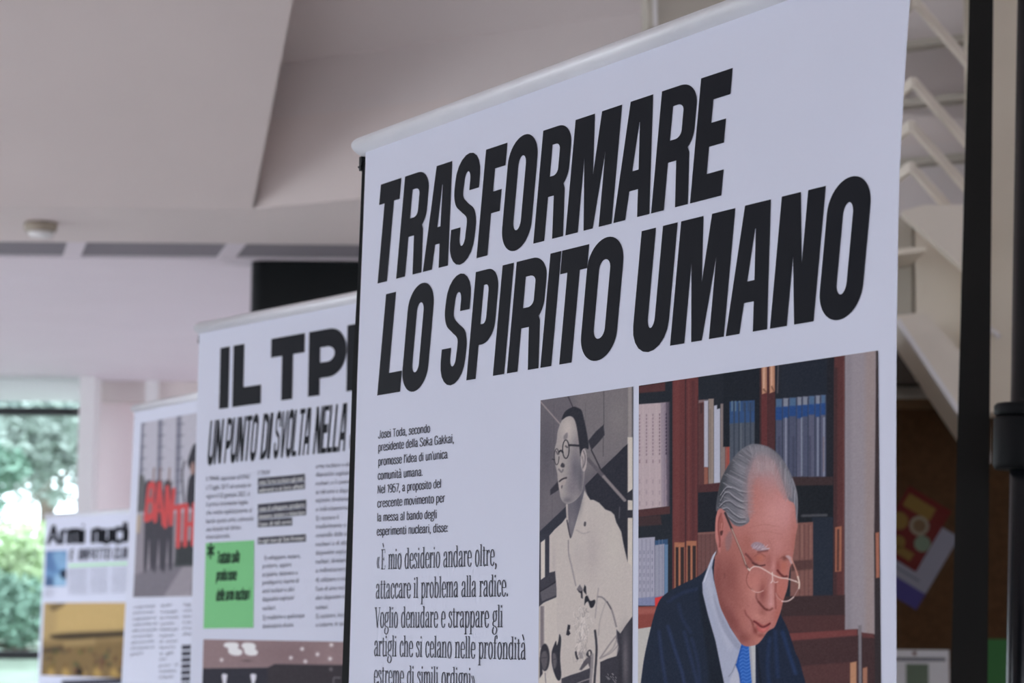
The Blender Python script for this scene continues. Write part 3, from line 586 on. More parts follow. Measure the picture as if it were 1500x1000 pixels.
MONO = dict(s0=0.3624,s1=0.5105,z0=1.41,z1=1.7002,kx=920.3,ky=1728.5,sk=0.0,ops=[
('P',(96,91,100),0.8,1,0,[-24.8,-73.4,147.4,-43.4,149.0,532.2,-19.3,548.6]),
('P',(112,106,112),10,0.8,0,[51.7,-19.2,133.4,-16.3,133.7,91.5,52.6,123.1]),
('B',(122,116,120),0.6,0,114.5,42.1,16,30,0),
('B',(78,75,86),0.6,0,8.7,77.8,14,50,0),
('B',(106,100,108),0.6,0,17.7,155.8,14,30,0),
('L',(64,60,68),0.9,0.8,0.8,0,[94.8,-2.5,95.1,49.5]),
('L',(64,60,68),0.9,0.8,0.8,0,[94.2,67.3,94.3,95.1]),
('L',(64,60,68),0.9,0.8,0.3,0,[20.8,7.0,21.7,120.2]),
('L',(64,60,68),0.9,0.8,0.3,0,[19.2,145.6,19.5,186.6]),
('L',(64,60,68),0.9,0.8,0.3,0,[68.1,13.7,68.4,64.2]),
('L',(146,134,138),1.8,0.8,0.9,0,[-1.4,0.2,8.2,12.5,30.5,40.2]),
('L',(48,45,54),1.3,0.7,0.95,0,[41.6,-1.3,49.9,18.3]),
('P',(47,46,56),1.2,1,0,[72.4,70.3,83.3,58.0,94.7,49.0,96.1,64.5,87.3,74.5,77.1,84.3]),
('P',(88,84,92),1,0.6,0,[128.7,-7.2,130.6,-6.9,130.8,71.7,128.9,71.4]),
('P',(150,141,142),1,0.7,0,[128.7,-7.2,134.0,-6.4,134.2,81.8,128.9,81.2]),
('P',(186,177,173),0.9,1,0,[128.5,71.4,135.4,72.2,136.2,343.1,129.5,343.2]),
('L',(70,66,74),1.2,0.7,0.8,0,[135.5,-6.1,135.7,72.2]),
('P',(40,40,51),0.8,1,0,[67.8,135.5,84.4,120.0,91.5,113.5,114.7,93.4,123.3,85.0,128.6,81.2,129.2,256.4,100.7,226.0,81.0,185.4]),
('L',(44,41,50),1.8,0.7,0.95,0,[77.1,84.3,84.5,100.1,91.0,114.7]),
('L',(86,81,90),5,0.9,0.95,0,[72.4,97.2,83.6,111.0,95.0,124.6]),
('L',(128,119,124),4.2,1,0.95,0,[95.0,124.6,110.1,143.1,124.9,161.3]),
('L',(84,80,90),1.5,0.9,0.8,0,[117.8,170.2,117.3,185.8]),
('P',(42,42,52),0.8,1,0,[128.2,151.5,135.6,146.3,135.6,162.4,128.3,161.2]),
('P',(44,43,53),0.8,1,0,[127.4,175.4,135.7,176.0,135.7,187.0,127.4,186.5]),
('P',(50,48,58),1.3,1,0,[29.0,124.0,16.1,137.0,16.2,145.4,29.1,138.3]),
('P',(45,46,58),1,1,0,[40.6,163.6,1.2,197.8,-3.0,202.7,-2.9,213.0,8.2,210.9,30.5,192.3,42.7,179.9]),
('P',(50,50,62),0.9,1,0,[-3.0,204.7,16.0,201.7,16.5,273.0,-2.4,277.7]),
('P',(190,181,178),0.8,1,0,[2.2,215.3,8.5,210.9,8.9,267.2,2.6,271.3]),
('P',(56,54,65),0.9,1,0,[-2.4,274.7,9.2,268.8,15.4,261.8,25.2,257.0,26.9,297.6,9.8,304.0,9.0,310.0,-2.1,311.5]),
('P',(90,86,95),1.2,0.85,0,[1.9,289.1,25.4,276.3,26.4,294.5,4.7,303.4]),
('L',(34,34,44),1.6,0.9,0.9,0,[0.9,289.1,13.5,282.1,25.9,274.3]),
('P',(180,171,170),0.9,1,0,[7.3,305.5,41.4,291.7,43.1,542.6,-0.2,546.8,-0.0,311.5]),
('P',(124,115,121),1,1,0,[1.7,310.5,8.0,310.6,8.5,372.5,2.2,372.7]),
('L',(88,82,92),1.2,0.8,0.7,0,[4.7,311.6,5.2,370.6]),
('P',(176,167,167),0.8,1,0,[40.7,179.8,34.6,187.5,23.3,197.0,15.4,205.7,15.6,260.8,24.5,259.0,26.6,283.4,26.9,323.8,28.5,354.0,33.9,384.0,32.1,424.1,31.9,543.6,116.4,535.4,114.3,383.9,116.7,368.4,113.4,357.2,114.3,344.2,119.5,350.0,136.2,326.8,135.9,256.6,129.1,248.6,125.5,234.0,122.6,220.0,120.1,205.9,113.1,191.9,110.2,180.9,105.8,176.2,97.6,172.3,88.7,162.1,80.8,157.4,75.9,156.7,70.9,148.8,67.2,141.5,57.0,180.9,49.1,209.5,46.0,209.4]),
('K',1,[40.7,179.8,34.6,187.5,23.3,197.0,15.4,205.7,15.6,260.8,24.5,259.0,26.6,283.4,26.9,323.8,28.5,354.0,33.9,384.0,32.1,424.1,31.9,543.6,116.4,535.4,114.3,383.9,116.7,368.4,113.4,357.2,114.3,344.2,119.5,350.0,136.2,326.8,135.9,256.6,129.1,248.6,125.5,234.0,122.6,220.0,120.1,205.9,113.1,191.9,110.2,180.9,105.8,176.2,97.6,172.3,88.7,162.1,80.8,157.4,75.9,156.7,70.9,148.8,67.2,141.5,57.0,180.9,49.1,209.5,46.0,209.4]),
('B',(158,148,152),0.5,1,79.3,234.9,10,40,0),
('B',(182,175,172),0.5,1,110.4,226.5,10,40,0),
('B',(164,155,158),0.5,1,59.3,239.1,10,24,0),
('B',(160,150,155),0.5,1,22.5,242.7,3,20,0),
('L',(120,112,118),1.5,0.8,0.9,0,[44.0,214.3,44.7,235.5,49.1,252.8,55.4,281.0]),
('L',(146,138,142),2.4,1.6,0.6,0,[45.7,235.6,49.3,253.8,53.5,271.9]),
('L',(150,141,144),2,1.1,0.8,0,[56.1,199.9,65.8,205.4,75.1,203.4]),
('S',(66,62,70),0.8,0.95,0,[67.6,188.2,70.1,189.7,69.1,195.0,66.6,193.5]),
('S',(100,96,107),0.9,1,0,[41.4,162.6,41.7,182.9,43.9,195.1,47.6,209.5,52.4,196.1,57.0,181.9,61.9,164.1,67.4,141.5,66.7,124.4,50.5,122.9,40.6,157.5]),
('L',(176,166,165),2.6,1,0.9,0,[41.4,161.6,41.9,174.8,42.8,187.0]),
('B',(76,74,86),0.7,0,58.8,151.8,6,24,0),
('B',(120,114,122),0.5,0,48.9,188.4,4,12,0),
('L',(52,49,58),1.8,0.8,0.9,0,[41.8,184.5,44.3,198.2,47.2,210.5]),
('S',(150,142,145),0.8,1,0,[40.7,29.3,34.6,33.6,30.5,40.2,26.8,51.0,25.2,65.6,22.8,75.2,22.3,87.5,23.4,99.5,26.6,113.3,27.5,123.8,29.9,138.1,32.5,151.8,39.5,159.4,48.7,159.1,58.8,151.8,64.8,140.3,67.7,114.4,68.5,92.4,60.4,73.4,56.2,52.6,50.0,32.5]),
('K',2,[40.7,29.3,34.6,33.6,30.5,40.2,26.8,51.0,25.2,65.6,22.8,75.2,22.3,87.5,23.4,99.5,26.6,113.3,27.5,123.8,29.9,138.1,32.5,151.8,39.5,159.4,48.7,159.1,58.8,151.8,64.8,140.3,67.7,114.4,68.5,92.4,60.4,73.4,56.2,52.6,50.0,32.5]),
('B',(178,168,168),0.9,2,41.9,48.8,10,22,0),
('B',(98,94,106),0.95,2,53.5,111.0,9,34,0),
('B',(112,106,116),0.8,2,48.6,136.9,9,16,0),
('B',(84,81,93),0.8,2,61.7,123.9,5,30,0),
('B',(170,160,160),0.7,2,31.1,133.3,4,10,0),
('B',(176,166,164),0.6,2,30.9,104.8,4,10,0),
('B',(120,113,120),0.6,2,56.4,74.9,6,16,0),
('B',(90,87,98),0.7,2,42.6,154.6,8,5,0),
('B',(172,162,162),0.5,2,35.9,75.7,4,10,0),
('S',(108,102,110),1.4,0.8,2,[35.8,59.3,38.9,55.1,41.9,54.9,41.5,62.0,36.9,64.5]),
('S',(46,44,53),1.1,0.9,2,[31.5,102.3,34.0,98.5,37.5,101.3,37.1,105.4,33.0,105.0]),
('L',(84,80,90),2.2,1.4,0.8,2,[28.9,107.6,33.0,112.1,35.1,109.2]),
('L',(46,42,51),2.3,1,0.95,2,[30.2,125.7,33.7,123.2,37.2,121.9,40.3,121.5]),
('S',(160,148,150),1.3,0.8,2,[32.1,127.3,36.2,124.1,40.3,124.5,38.3,130.9,33.7,132.5]),
('S',(70,66,76),1,0.8,2,[32.6,133.0,34.8,132.0,34.2,136.2,33.0,136.6]),
('L',(56,53,62),2,1,0.9,2,[39.0,74.0,41.6,76.3]),
('L',(60,56,66),1.6,0.9,0.9,2,[25.1,80.6,27.0,84.9]),
('L',(40,39,48),1.6,0.7,0.95,0,[44.2,79.2,44.0,83.4,43.4,87.2,42.3,90.1,41.0,91.9,39.5,92.4,38.0,91.5,36.6,89.5,35.5,86.3,34.8,82.4,34.6,78.2,34.8,74.0,35.4,70.2,36.5,67.3,37.8,65.5,39.3,65.0,40.8,65.9,42.2,68.0,43.3,71.1,44.0,75.0,44.2,79.2]),
('L',(44,42,51),1.2,0.7,0.9,0,[29.1,88.8,29.0,92.5,28.5,95.7,27.8,98.3,26.8,99.9,25.7,100.3,24.6,99.6,23.6,97.9,22.8,95.1,22.3,91.8,22.1,88.1,22.2,84.4,22.7,81.1,23.5,78.6,24.4,77.0,25.5,76.5,26.6,77.2,27.6,79.0,28.4,81.8,29.0,85.1]),
('L',(40,39,48),2.6,0.8,0.95,0,[29.1,81.7,31.8,79.9,34.7,82.7]),
('L',(40,39,48),3,0.8,0.95,0,[44.3,73.3,51.3,74.3,59.4,75.9]),
('L',(44,42,50),1.4,0.6,0.9,0,[18.9,91.4,22.1,92.6]),
('S',(40,40,50),1,1,0,[32.9,32.9,36.6,24.0,42.7,19.3,51.3,17.0,59.1,20.6,62.6,24.1,64.8,31.5,68.5,47.7,72.2,68.7,72.9,81.8,67.5,80.2,63.5,83.8,61.1,91.6,59.6,79.3,57.7,62.9,54.7,43.3,51.0,34.2,45.9,30.4,39.7,30.8,35.6,33.1]),
('S',(166,155,158),0.9,1,0,[70.6,98.2,70.4,103.4,69.8,108.0,68.8,111.6,67.6,113.8,66.3,114.5,64.9,113.5,63.6,111.0,62.6,107.2,62.0,102.5,61.7,97.3,61.9,92.2,62.5,87.6,63.5,84.0,64.7,81.7,66.1,81.1,67.4,82.0,68.7,84.5,69.7,88.3,70.3,93.1,70.6,98.2]),
('L',(84,78,88),1.6,0.9,0.85,0,[65.5,84.0,68.1,92.4,67.6,102.4,65.2,108.2]),
('L',(100,94,102),1.6,0.9,0.7,0,[63.5,91.9,65.2,100.1,64.6,110.1]),
('P',(106,100,108),0.9,1,0,[56.6,286.4,61.4,279.3,65.8,286.5,65.2,300.0,63.1,298.4,62.6,290.5]),
('P',(38,36,46),0.9,1,0,[57.7,286.7,62.6,289.7,65.1,288.1,65.8,300.0,63.6,299.2,63.1,292.9,59.8,290.4]),
('P',(38,37,46),0.8,1,0,[66.4,288.1,68.3,279.9,70.5,282.7,71.2,294.6,67.9,291.3]),
('S',(38,37,46),0.9,1,0,[69.0,298.5,72.7,296.2,76.7,303.3,83.0,302.0,83.8,306.6,80.7,312.8,76.7,313.0,73.5,304.9,70.3,306.4,68.4,309.6]),
('P',(42,40,50),0.9,1,0,[41.6,352.7,44.1,337.8,47.7,338.7,47.4,344.6,45.8,345.7,48.1,351.0,44.9,354.2]),
('L',(199,191,193),1.0792428292377012,0.8,0.6,0,[65.5,341.4,65.9,344.8,68.0,347.1]),
('L',(143,135,137),1.4965158684083701,0.8,0.6,0,[72.5,356.2,72.4,360.4,72.4,362.9]),
('L',(199,191,193),1.0119493767097703,0.8,0.6,0,[70.1,382.2,67.7,386.3,68.2,390.8]),
('L',(131,123,125),1.3588564089866115,0.8,0.6,0,[71.7,314.5,70.5,317.9,74.2,319.8]),
('L',(199,191,193),1.0556968448406086,0.8,0.6,0,[66.6,370.8,68.8,375.2,64.2,374.6]),
('L',(203,195,197),1.0489294933019435,0.8,0.6,0,[58.7,328.8,59.4,331.0,58.8,334.1]),
('L',(153,145,147),1.2455857093079734,0.8,0.6,0,[60.3,359.1,62.5,363.4,63.3,366.0]),
('L',(153,145,147),1.4717063578472491,0.8,0.6,0,[71.2,324.4,73.3,327.6,72.5,328.6]),
('L',(131,123,125),1.0856011381980328,0.8,0.6,0,[68.7,334.4,69.4,337.3,67.8,337.8]),
('L',(131,123,125),0.9351129974552497,0.8,0.6,0,[58.4,384.8,59.7,389.3,55.7,391.5]),
('L',(153,145,147),1.1043362989184353,0.8,0.6,0,[74.0,338.1,76.5,340.3,71.6,344.7]),
('L',(143,135,137),1.477142926501847,0.8,0.6,0,[67.4,313.6,66.4,315.6,68.6,322.4]),
('L',(193,185,187),1.0014009741569139,0.8,0.6,0,[61.8,322.3,63.7,324.9,64.0,329.4]),
('L',(199,191,193),0.9170405055951568,0.8,0.6,0,[69.6,319.4,70.3,323.2,72.2,325.0]),
('L',(193,185,187),1.4899647449252915,0.8,0.6,0,[64.7,338.8,63.8,341.3,65.2,342.6]),
('L',(153,145,147),1.0730003437573663,0.8,0.6,0,[70.1,363.0,71.0,365.3,71.4,370.3]),
('L',(153,145,147),0.9008978225467761,0.8,0.6,0,[67.2,366.5,67.0,369.8,66.1,371.6]),
('L',(153,145,147),1.3750727569795935,0.8,0.6,0,[65.2,336.7,64.1,340.8,62.9,344.5]),
('L',(199,191,193),0.8780302742345527,0.8,0.6,0,[73.7,321.8,75.3,323.7,71.9,327.3]),
('L',(131,123,125),1.180579306614196,0.8,0.6,0,[63.5,368.4,65.7,372.0,61.9,376.2]),
('L',(143,135,137),1.4079186175370308,0.8,0.6,0,[67.5,371.9,67.3,373.8,65.3,378.1]),
('L',(199,191,193),0.8468690506442046,0.8,0.6,0,[64.3,326.7,63.2,330.9,65.2,334.4]),
('L',(153,145,147),1.0717766365191594,0.8,0.6,0,[63.1,335.0,63.8,337.1,63.6,338.2]),
('L',(143,135,137),0.7037294356665165,0.8,0.6,0,[67.6,344.9,69.8,349.4,70.5,350.4]),
('L',(203,195,197),1.065336995343558,0.8,0.6,0,[77.9,329.2,79.1,333.1,80.6,335.4]),
('L',(131,123,125),1.3863848780910832,0.8,0.6,0,[61.0,384.2,63.3,385.6,59.5,387.4]),
('L',(193,185,187),1.1615627232155612,0.8,0.6,0,[67.2,327.3,64.8,331.2,65.3,332.1]),
('L',(199,191,193),1.1295970822200205,0.8,0.6,0,[58.3,365.6,56.1,370.2,56.0,369.3]),
('L',(131,123,125),0.981473304157276,0.8,0.6,0,[72.5,377.5,71.0,380.6,74.4,381.4]),
('L',(143,135,137),1.3587990100428646,0.8,0.6,0,[63.8,376.1,61.4,379.6,66.0,379.3]),
('L',(193,185,187),0.7407782880836725,0.8,0.6,0,[64.4,354.3,63.5,358.6,66.6,361.9]),
('L',(131,123,125),0.7547333507705506,0.8,0.6,0,[69.5,314.8,71.9,319.2,67.0,320.7]),
('L',(203,195,197),1.0117088293231316,0.8,0.6,0,[62.8,339.9,61.9,341.9,65.8,345.4]),
('L',(131,123,125),1.2728342576208083,0.8,0.6,0,[69.6,321.5,69.0,322.8,67.7,326.7]),
('L',(131,123,125),1.198341208020073,0.8,0.6,0,[56.6,342.3,56.3,344.8,56.7,349.5]),
('L',(203,195,197),1.0346343246748442,0.8,0.6,0,[58.6,345.6,56.2,347.5,57.2,352.1]),
('L',(131,123,125),1.4491872568462187,0.8,0.6,0,[66.2,321.7,65.6,326.2,68.0,326.2]),
('L',(131,123,125),1.4512495745016438,0.8,0.6,0,[61.0,349.2,62.1,353.5,61.2,354.4]),
('L',(199,191,193),1.273265606194146,0.8,0.6,0,[69.1,354.7,69.0,356.6,68.5,360.8]),
('L',(203,195,197),1.404374333475594,0.8,0.6,0,[68.3,357.3,66.7,358.4,70.4,361.0]),
('L',(153,145,147),1.1632611352168447,0.8,0.6,0,[70.1,379.5,71.6,380.6,71.8,385.5]),
('L',(131,123,125),1.1435699030695254,0.8,0.6,0,[57.7,369.9,55.7,373.1,58.0,378.0]),
('L',(203,195,197),0.8999728647121255,0.8,0.6,0,[66.3,392.9,66.9,396.9,65.7,398.1]),
('L',(153,145,147),1.1453109706534006,0.8,0.6,0,[67.1,343.6,69.5,346.0,65.6,352.1]),
('L',(199,191,193),1.3048928176154198,0.8,0.6,0,[73.6,345.0,74.5,348.1,73.6,351.8]),
('L',(143,135,137),0.8300666993609709,0.8,0.6,0,[52.1,385.0,52.1,388.0,53.4,393.6]),
('L',(143,135,137),0.8172441577054101,0.8,0.6,0,[54.7,322.2,54.8,326.9,56.8,328.4]),
('L',(203,195,197),1.2642666331249126,0.8,0.6,0,[59.0,375.2,58.6,379.5,59.6,379.7]),
('L',(193,185,187),0.860499365164326,0.8,0.6,0,[65.3,350.4,65.6,352.3,65.2,358.5]),
('L',(203,195,197),1.0836718899100346,0.8,0.6,0,[66.2,345.4,66.7,348.2,68.3,353.2]),
('L',(193,185,187),1.3264920874451902,0.8,0.6,0,[58.7,370.3,60.6,371.5,61.2,378.5]),
('L',(203,195,197),0.7554114398879688,0.8,0.6,0,[62.7,364.3,61.3,366.3,65.0,371.8]),
('L',(131,123,125),1.419807999931434,0.8,0.6,0,[70.5,366.4,69.3,370.8,69.4,371.8]),
('L',(131,123,125),0.7943740313806672,0.8,0.6,0,[71.4,370.7,70.3,375.4,68.7,376.4]),
('L',(153,145,147),1.0489770733098727,0.8,0.6,0,[64.2,313.4,64.2,315.2,64.8,322.0]),
('L',(199,191,193),0.9550508685062926,0.8,0.6,0,[59.5,343.2,61.5,344.4,59.2,348.8]),
('L',(203,195,197),0.9993787269498606,0.8,0.6,0,[60.5,354.4,61.9,358.4,59.3,361.4]),
('L',(153,145,147),0.7857327029358725,0.8,0.6,0,[64.3,364.7,66.5,367.0,64.7,370.8]),
('L',(153,145,147),1.2428350730412838,0.8,0.6,0,[61.2,315.8,61.6,317.6,62.1,322.6]),
('L',(203,195,197),1.0633902139850306,0.8,0.6,0,[58.7,325.7,56.7,328.9,61.2,332.5]),
('L',(143,135,137),1.0661630838058738,0.8,0.6,0,[61.2,335.7,60.3,337.4,58.7,343.0]),
('L',(199,191,193),1.1606863125541134,0.8,0.6,0,[60.1,373.1,59.5,374.5,58.7,376.4]),
('L',(203,195,197),1.315121105401046,0.8,0.6,0,[69.4,333.3,68.7,335.6,68.8,339.5]),
('L',(153,145,147),1.098404591362975,0.8,0.6,0,[70.3,374.3,72.8,375.8,70.9,381.2]),
('L',(203,195,197),0.8513356182997928,0.8,0.6,0,[52.7,320.2,52.3,324.1,54.6,327.6]),
('L',(143,135,137),1.3876179480458464,0.8,0.6,0,[59.9,359.7,61.4,362.8,57.9,363.8]),
('L',(193,185,187),1.4129600906802842,0.8,0.6,0,[68.8,335.1,71.1,337.5,69.2,341.5]),
('L',(199,191,193),1.2493041080650253,0.8,0.6,0,[60.8,363.1,59.9,367.5,60.8,369.7]),
('L',(203,195,197),0.8870367973558457,0.8,0.6,0,[65.1,374.3,63.5,377.8,63.3,381.9]),
('L',(199,191,193),1.440838382518043,0.8,0.6,0,[64.5,328.4,66.7,329.8,63.2,335.3]),
('L',(131,123,125),0.7204136929506123,0.8,0.6,0,[68.7,318.3,69.3,321.3,68.7,321.4]),
('L',(153,145,147),1.3964086076247892,0.8,0.6,0,[70.4,338.9,71.4,340.4,72.6,345.4]),
('L',(153,145,147),1.4982849347989577,0.8,0.6,0,[73.6,371.6,72.1,372.8,71.9,378.7]),
('L',(153,145,147),0.7872977124863147,0.8,0.6,0,[60.7,329.1,58.4,330.5,58.9,333.1]),
('L',(193,185,187),0.8667110064580575,0.8,0.6,0,[55.7,355.3,55.7,356.4,55.5,362.4]),
('L',(193,185,187),1.4195290269687182,0.8,0.6,0,[65.1,347.0,66.3,349.5,64.4,353.1]),
('L',(143,135,137),0.9069386767338529,0.8,0.6,0,[61.3,311.2,60.6,315.5,61.5,315.1]),
('L',(199,191,193),1.0229978054979598,0.8,0.6,0,[62.4,312.8,60.7,313.9,60.0,316.7]),
('L',(193,185,187),0.9542851591571746,0.8,0.6,0,[62.7,312.8,60.4,316.6,61.1,316.0]),
('L',(143,135,137),0.8932502156154564,0.8,0.6,0,[65.1,351.5,64.6,353.3,64.2,355.2]),
('L',(153,145,147),0.920071071274802,0.8,0.6,0,[72.0,377.2,73.4,379.9,74.6,381.8]),
('L',(153,145,147),0.7240905869881467,0.8,0.6,0,[60.7,331.5,59.9,336.5,59.6,334.9]),
('L',(131,123,125),0.7242413620998411,0.8,0.6,0,[62.7,361.8,60.6,363.5,59.9,365.1]),
('L',(153,145,147),0.8605508142701663,0.8,0.6,0,[66.1,364.7,68.5,367.6,68.0,373.1]),
('L',(199,191,193),1.2051996227892605,0.8,0.6,0,[66.4,336.0,65.9,340.8,64.5,341.5]),
('L',(199,191,193),0.9673456283600121,0.8,0.6,0,[64.4,352.7,65.4,357.4,62.5,360.1]),
('L',(143,135,137),0.9902603614431071,0.8,0.6,0,[63.9,356.5,63.5,358.4,65.6,362.3]),
('L',(143,135,137),1.1056402130164447,0.8,0.6,0,[53.5,333.2,54.8,337.8,54.8,341.8]),
('L',(193,185,187),0.7735969052222456,0.8,0.6,0,[68.7,372.7,69.6,376.2,67.6,379.2]),
('L',(131,123,125),1.40282702810881,0.8,0.6,0,[66.1,376.8,68.0,379.5,68.5,384.0]),
('L',(193,185,187),1.3295031366091432,0.8,0.6,0,[61.9,316.9,64.0,319.2,60.8,322.5]),
('L',(143,135,137),0.8925495903980335,0.8,0.6,0,[70.1,378.4,67.9,380.0,71.0,384.8]),
('L',(143,135,137),1.3806027803567078,0.8,0.6,0,[69.5,390.3,69.6,393.3,72.0,395.0]),
('L',(143,135,137),1.0739878843880284,0.8,0.6,0,[65.5,383.5,66.1,384.6,67.4,389.9]),
('L',(153,145,147),0.7686178869548512,0.8,0.6,0,[67.0,388.4,66.8,390.3,69.0,394.9]),
('L',(203,195,197),1.3973602038590813,0.8,0.6,0,[62.9,363.8,62.2,367.2,62.6,367.4]),
('L',(143,135,137),0.7935338767718199,0.8,0.6,0,[69.3,377.8,66.8,380.0,70.1,382.8]),
('L',(131,123,125),1.439145300106421,0.8,0.6,0,[57.9,326.8,58.9,329.2,59.7,330.1]),
('L',(131,123,125),0.9681626691588194,0.8,0.6,0,[60.7,379.9,60.3,381.3,59.0,383.9]),
('L',(203,195,197),0.8749875299615936,0.8,0.6,0,[64.7,387.5,66.6,391.3,64.5,394.6]),
('L',(199,191,193),1.459683277662234,0.8,0.6,0,[68.3,326.7,68.2,330.7,67.8,335.6]),
('L',(153,145,147),1.4659848864924632,0.8,0.6,0,[60.6,386.7,58.2,391.3,57.8,390.6]),
('L',(143,135,137),1.2961480212648961,0.8,0.6,0,[62.9,349.8,61.8,352.5,62.0,357.2]),
('L',(153,145,147),0.8143658226928809,0.8,0.6,0,[65.1,372.3,64.8,376.9,64.8,376.5]),
('L',(193,185,187),1.4837206709743365,0.8,0.6,0,[54.0,334.4,55.9,336.9,52.0,339.3]),
('L',(199,191,193),1.4988614293460483,0.8,0.6,0,[65.9,349.0,64.5,353.8,64.6,352.2]),
('L',(203,195,197),0.894082605422319,0.8,0.6,0,[61.2,379.3,62.7,380.3,59.0,385.5]),
('L',(143,135,137),1.4600885513440356,0.8,0.6,0,[69.0,355.0,66.6,359.9,70.8,360.0]),
('L',(193,185,187),0.8480314507409371,0.8,0.6,0,[70.6,356.3,68.2,359.1,69.6,359.6]),
('L',(131,123,125),1.060014994809718,0.8,0.6,0,[63.8,355.9,62.6,359.5,63.8,363.1]),
('L',(203,195,197),0.8324770326170459,0.8,0.6,0,[64.0,314.0,65.3,317.3,66.8,321.4]),
('L',(193,185,187),1.1070641502772298,0.8,0.6,0,[66.4,380.1,68.1,383.2,65.1,384.1]),
('L',(193,185,187),1.0739895494051934,0.8,0.6,0,[73.7,384.4,74.5,389.0,75.6,390.9]),
('L',(199,191,193),1.2057203601049833,0.8,0.6,0,[65.9,345.0,64.9,346.3,63.8,353.0]),
('L',(153,145,147),1.3423569634889003,0.8,0.6,0,[73.2,347.4,73.0,352.2,71.2,352.3]),
('L',(193,185,187),1.0884575894538624,0.8,0.6,0,[71.2,353.8,69.8,356.6,71.7,358.4]),
('L',(143,135,137),0.923879598292829,0.8,0.6,0,[61.5,320.5,62.6,325.1,59.2,327.5]),
('L',(199,191,193),1.08960233864606,0.8,0.6,0,[72.3,341.5,73.6,345.7,72.0,346.3]),
('L',(193,185,187),0.9529569509583661,0.8,0.6,0,[60.3,388.4,59.2,393.2,63.0,393.2]),
('L',(153,145,147),0.7284411855430281,0.8,0.6,0,[72.1,343.2,71.7,345.8,74.5,349.1]),
('S',(46,44,54),1,1,0,[54.7,377.5,57.2,377.1,58.3,382.6,59.9,387.3,57.7,388.5,55.6,383.5]),
('S',(120,112,118),1.2,0.7,0,[60.4,377.8,65.2,378.5,67.0,385.5,63.6,387.2,61.2,383.3]),
('S',(44,42,52),1,0.9,0,[71.1,381.5,74.7,374.3,78.6,375.0,80.2,382.0,77.1,383.7,75.5,385.3]),
('S',(200,192,190),1,0.9,0,[74.7,376.7,77.0,376.9,77.1,382.1,75.2,381.7]),
('P',(64,60,70),1.2,0.85,0,[67.6,391.0,72.3,385.4,80.2,382.8,81.1,400.1,77.2,401.8,74.0,394.0,64.5,403.8,61.3,403.1]),
('L',(108,101,108),2.2,1,0.85,0,[87.6,297.6,93.9,298.8,100.1,305.1,106.0,313.8,109.8,324.7,113.8,340.2]),
('L',(60,57,66),1.6,0.8,0.8,0,[100.9,305.1,106.3,315.3]),
('L',(132,124,129),1.5,1,0.7,0,[88.4,285.4,86.1,304.2,83.9,327.8]),
('L',(140,132,136),1.5,1.2,0.6,0,[98.6,305.9,90.9,330.9,88.7,352.9]),
('L',(120,112,118),2,1.1,0.8,0,[113.4,354.1,105.0,365.1,91.2,385.7]),
('L',(134,126,130),2,1.3,0.7,0,[114.2,358.8,108.1,372.8,92.7,385.6]),
('L',(126,118,124),1.6,1,0.7,0,[116.5,366.4,106.6,377.5,94.3,384.0]),
('P',(52,50,60),0.9,1,0,[91.2,391.3,101.5,386.2,114.5,381.9,118.6,372.2,116.1,360.7,114.3,345.2,119.5,350.5,127.0,338.4,136.7,324.9,137.4,533.4,91.5,537.8]),
('B',(104,98,106),0.75,0,126.2,386.4,5,40,0),
('B',(40,39,48),0.7,0,119.7,405.9,4,40,0),
('P',(58,56,66),1,1,0,[35.1,417.0,48.3,411.5,61.3,407.0,78.1,399.6,78.9,539.1,35.0,543.3]),
('L',(150,142,146),1.6,1,0.8,0,[58.4,423.0,68.4,418.6,78.2,415.2]),
('L',(128,121,127),4,1,0.9,0,[80.0,380.9,79.1,402.5,77.3,427.0,74.6,481.0]),
('L',(48,46,56),3.2,0.9,0.95,0,[83.8,346.5,86.0,368.0,85.5,388.6,83.2,421.9,80.5,480.6]),
('P',(176,167,167),0.9,1,0,[86.6,397.3,90.8,390.4,91.5,537.8,84.7,538.5]),
('L',(150,144,150),0.8,0.5,0.7,0,[112.5,415.1,113.9,417.0]),
('L',(150,144,150),0.8,0.5,0.7,0,[109.0,406.8,110.4,408.7]),
('L',(150,144,150),0.8,0.5,0.7,0,[108.1,407.0,109.6,408.9]),
('L',(150,144,150),0.8,0.5,0.7,0,[110.9,417.1,112.4,419.0]),
('L',(150,144,150),0.8,0.5,0.7,0,[112.3,418.3,113.7,420.2]),
('L',(150,144,150),0.8,0.5,0.7,0,[108.9,411.1,110.4,413.0]),
('L',(150,144,150),0.8,0.5,0.7,0,[112.8,411.4,114.3,413.3]),
('L',(150,144,150),0.8,0.5,0.7,0,[103.5,413.1,105.0,415.0]),
('L',(150,144,150),0.8,0.5,0.7,0,[102.0,412.2,103.4,414.0]),
('L',(150,144,150),0.8,0.5,0.7,0,[101.9,407.6,103.3,409.5]),
('L',(150,144,150),0.8,0.5,0.7,0,[109.1,414.6,110.6,416.5]),
('L',(150,144,150),0.8,0.5,0.7,0,[105.9,410.8,107.4,412.7]),
('L',(150,144,150),0.8,0.5,0.7,0,[99.8,411.0,101.2,412.8]),
('L',(150,144,150),0.8,0.5,0.7,0,[102.1,414.0,103.5,415.9]),
('S',(46,44,54),1.3,1,0,[17.2,386.5,16.8,392.7,15.8,398.4,14.2,402.9,12.1,405.9,9.8,406.9,7.5,406.0,5.3,403.2,3.6,398.8,2.5,393.2,2.1,386.9,2.4,380.6,3.4,374.9,5.1,370.4,7.2,367.5,9.5,366.4,11.8,367.4,13.9,370.2,15.6,374.7,16.7,380.3,17.2,386.5]),
('S',(92,87,94),2,0.75,0,[4.8,380.7,11.0,377.5,14.2,386.6,12.3,400.8,8.1,405.0,3.8,395.0]),
('L',(50,47,56),1.2,0.8,0.7,0,[4.8,387.8,12.2,386.6]),
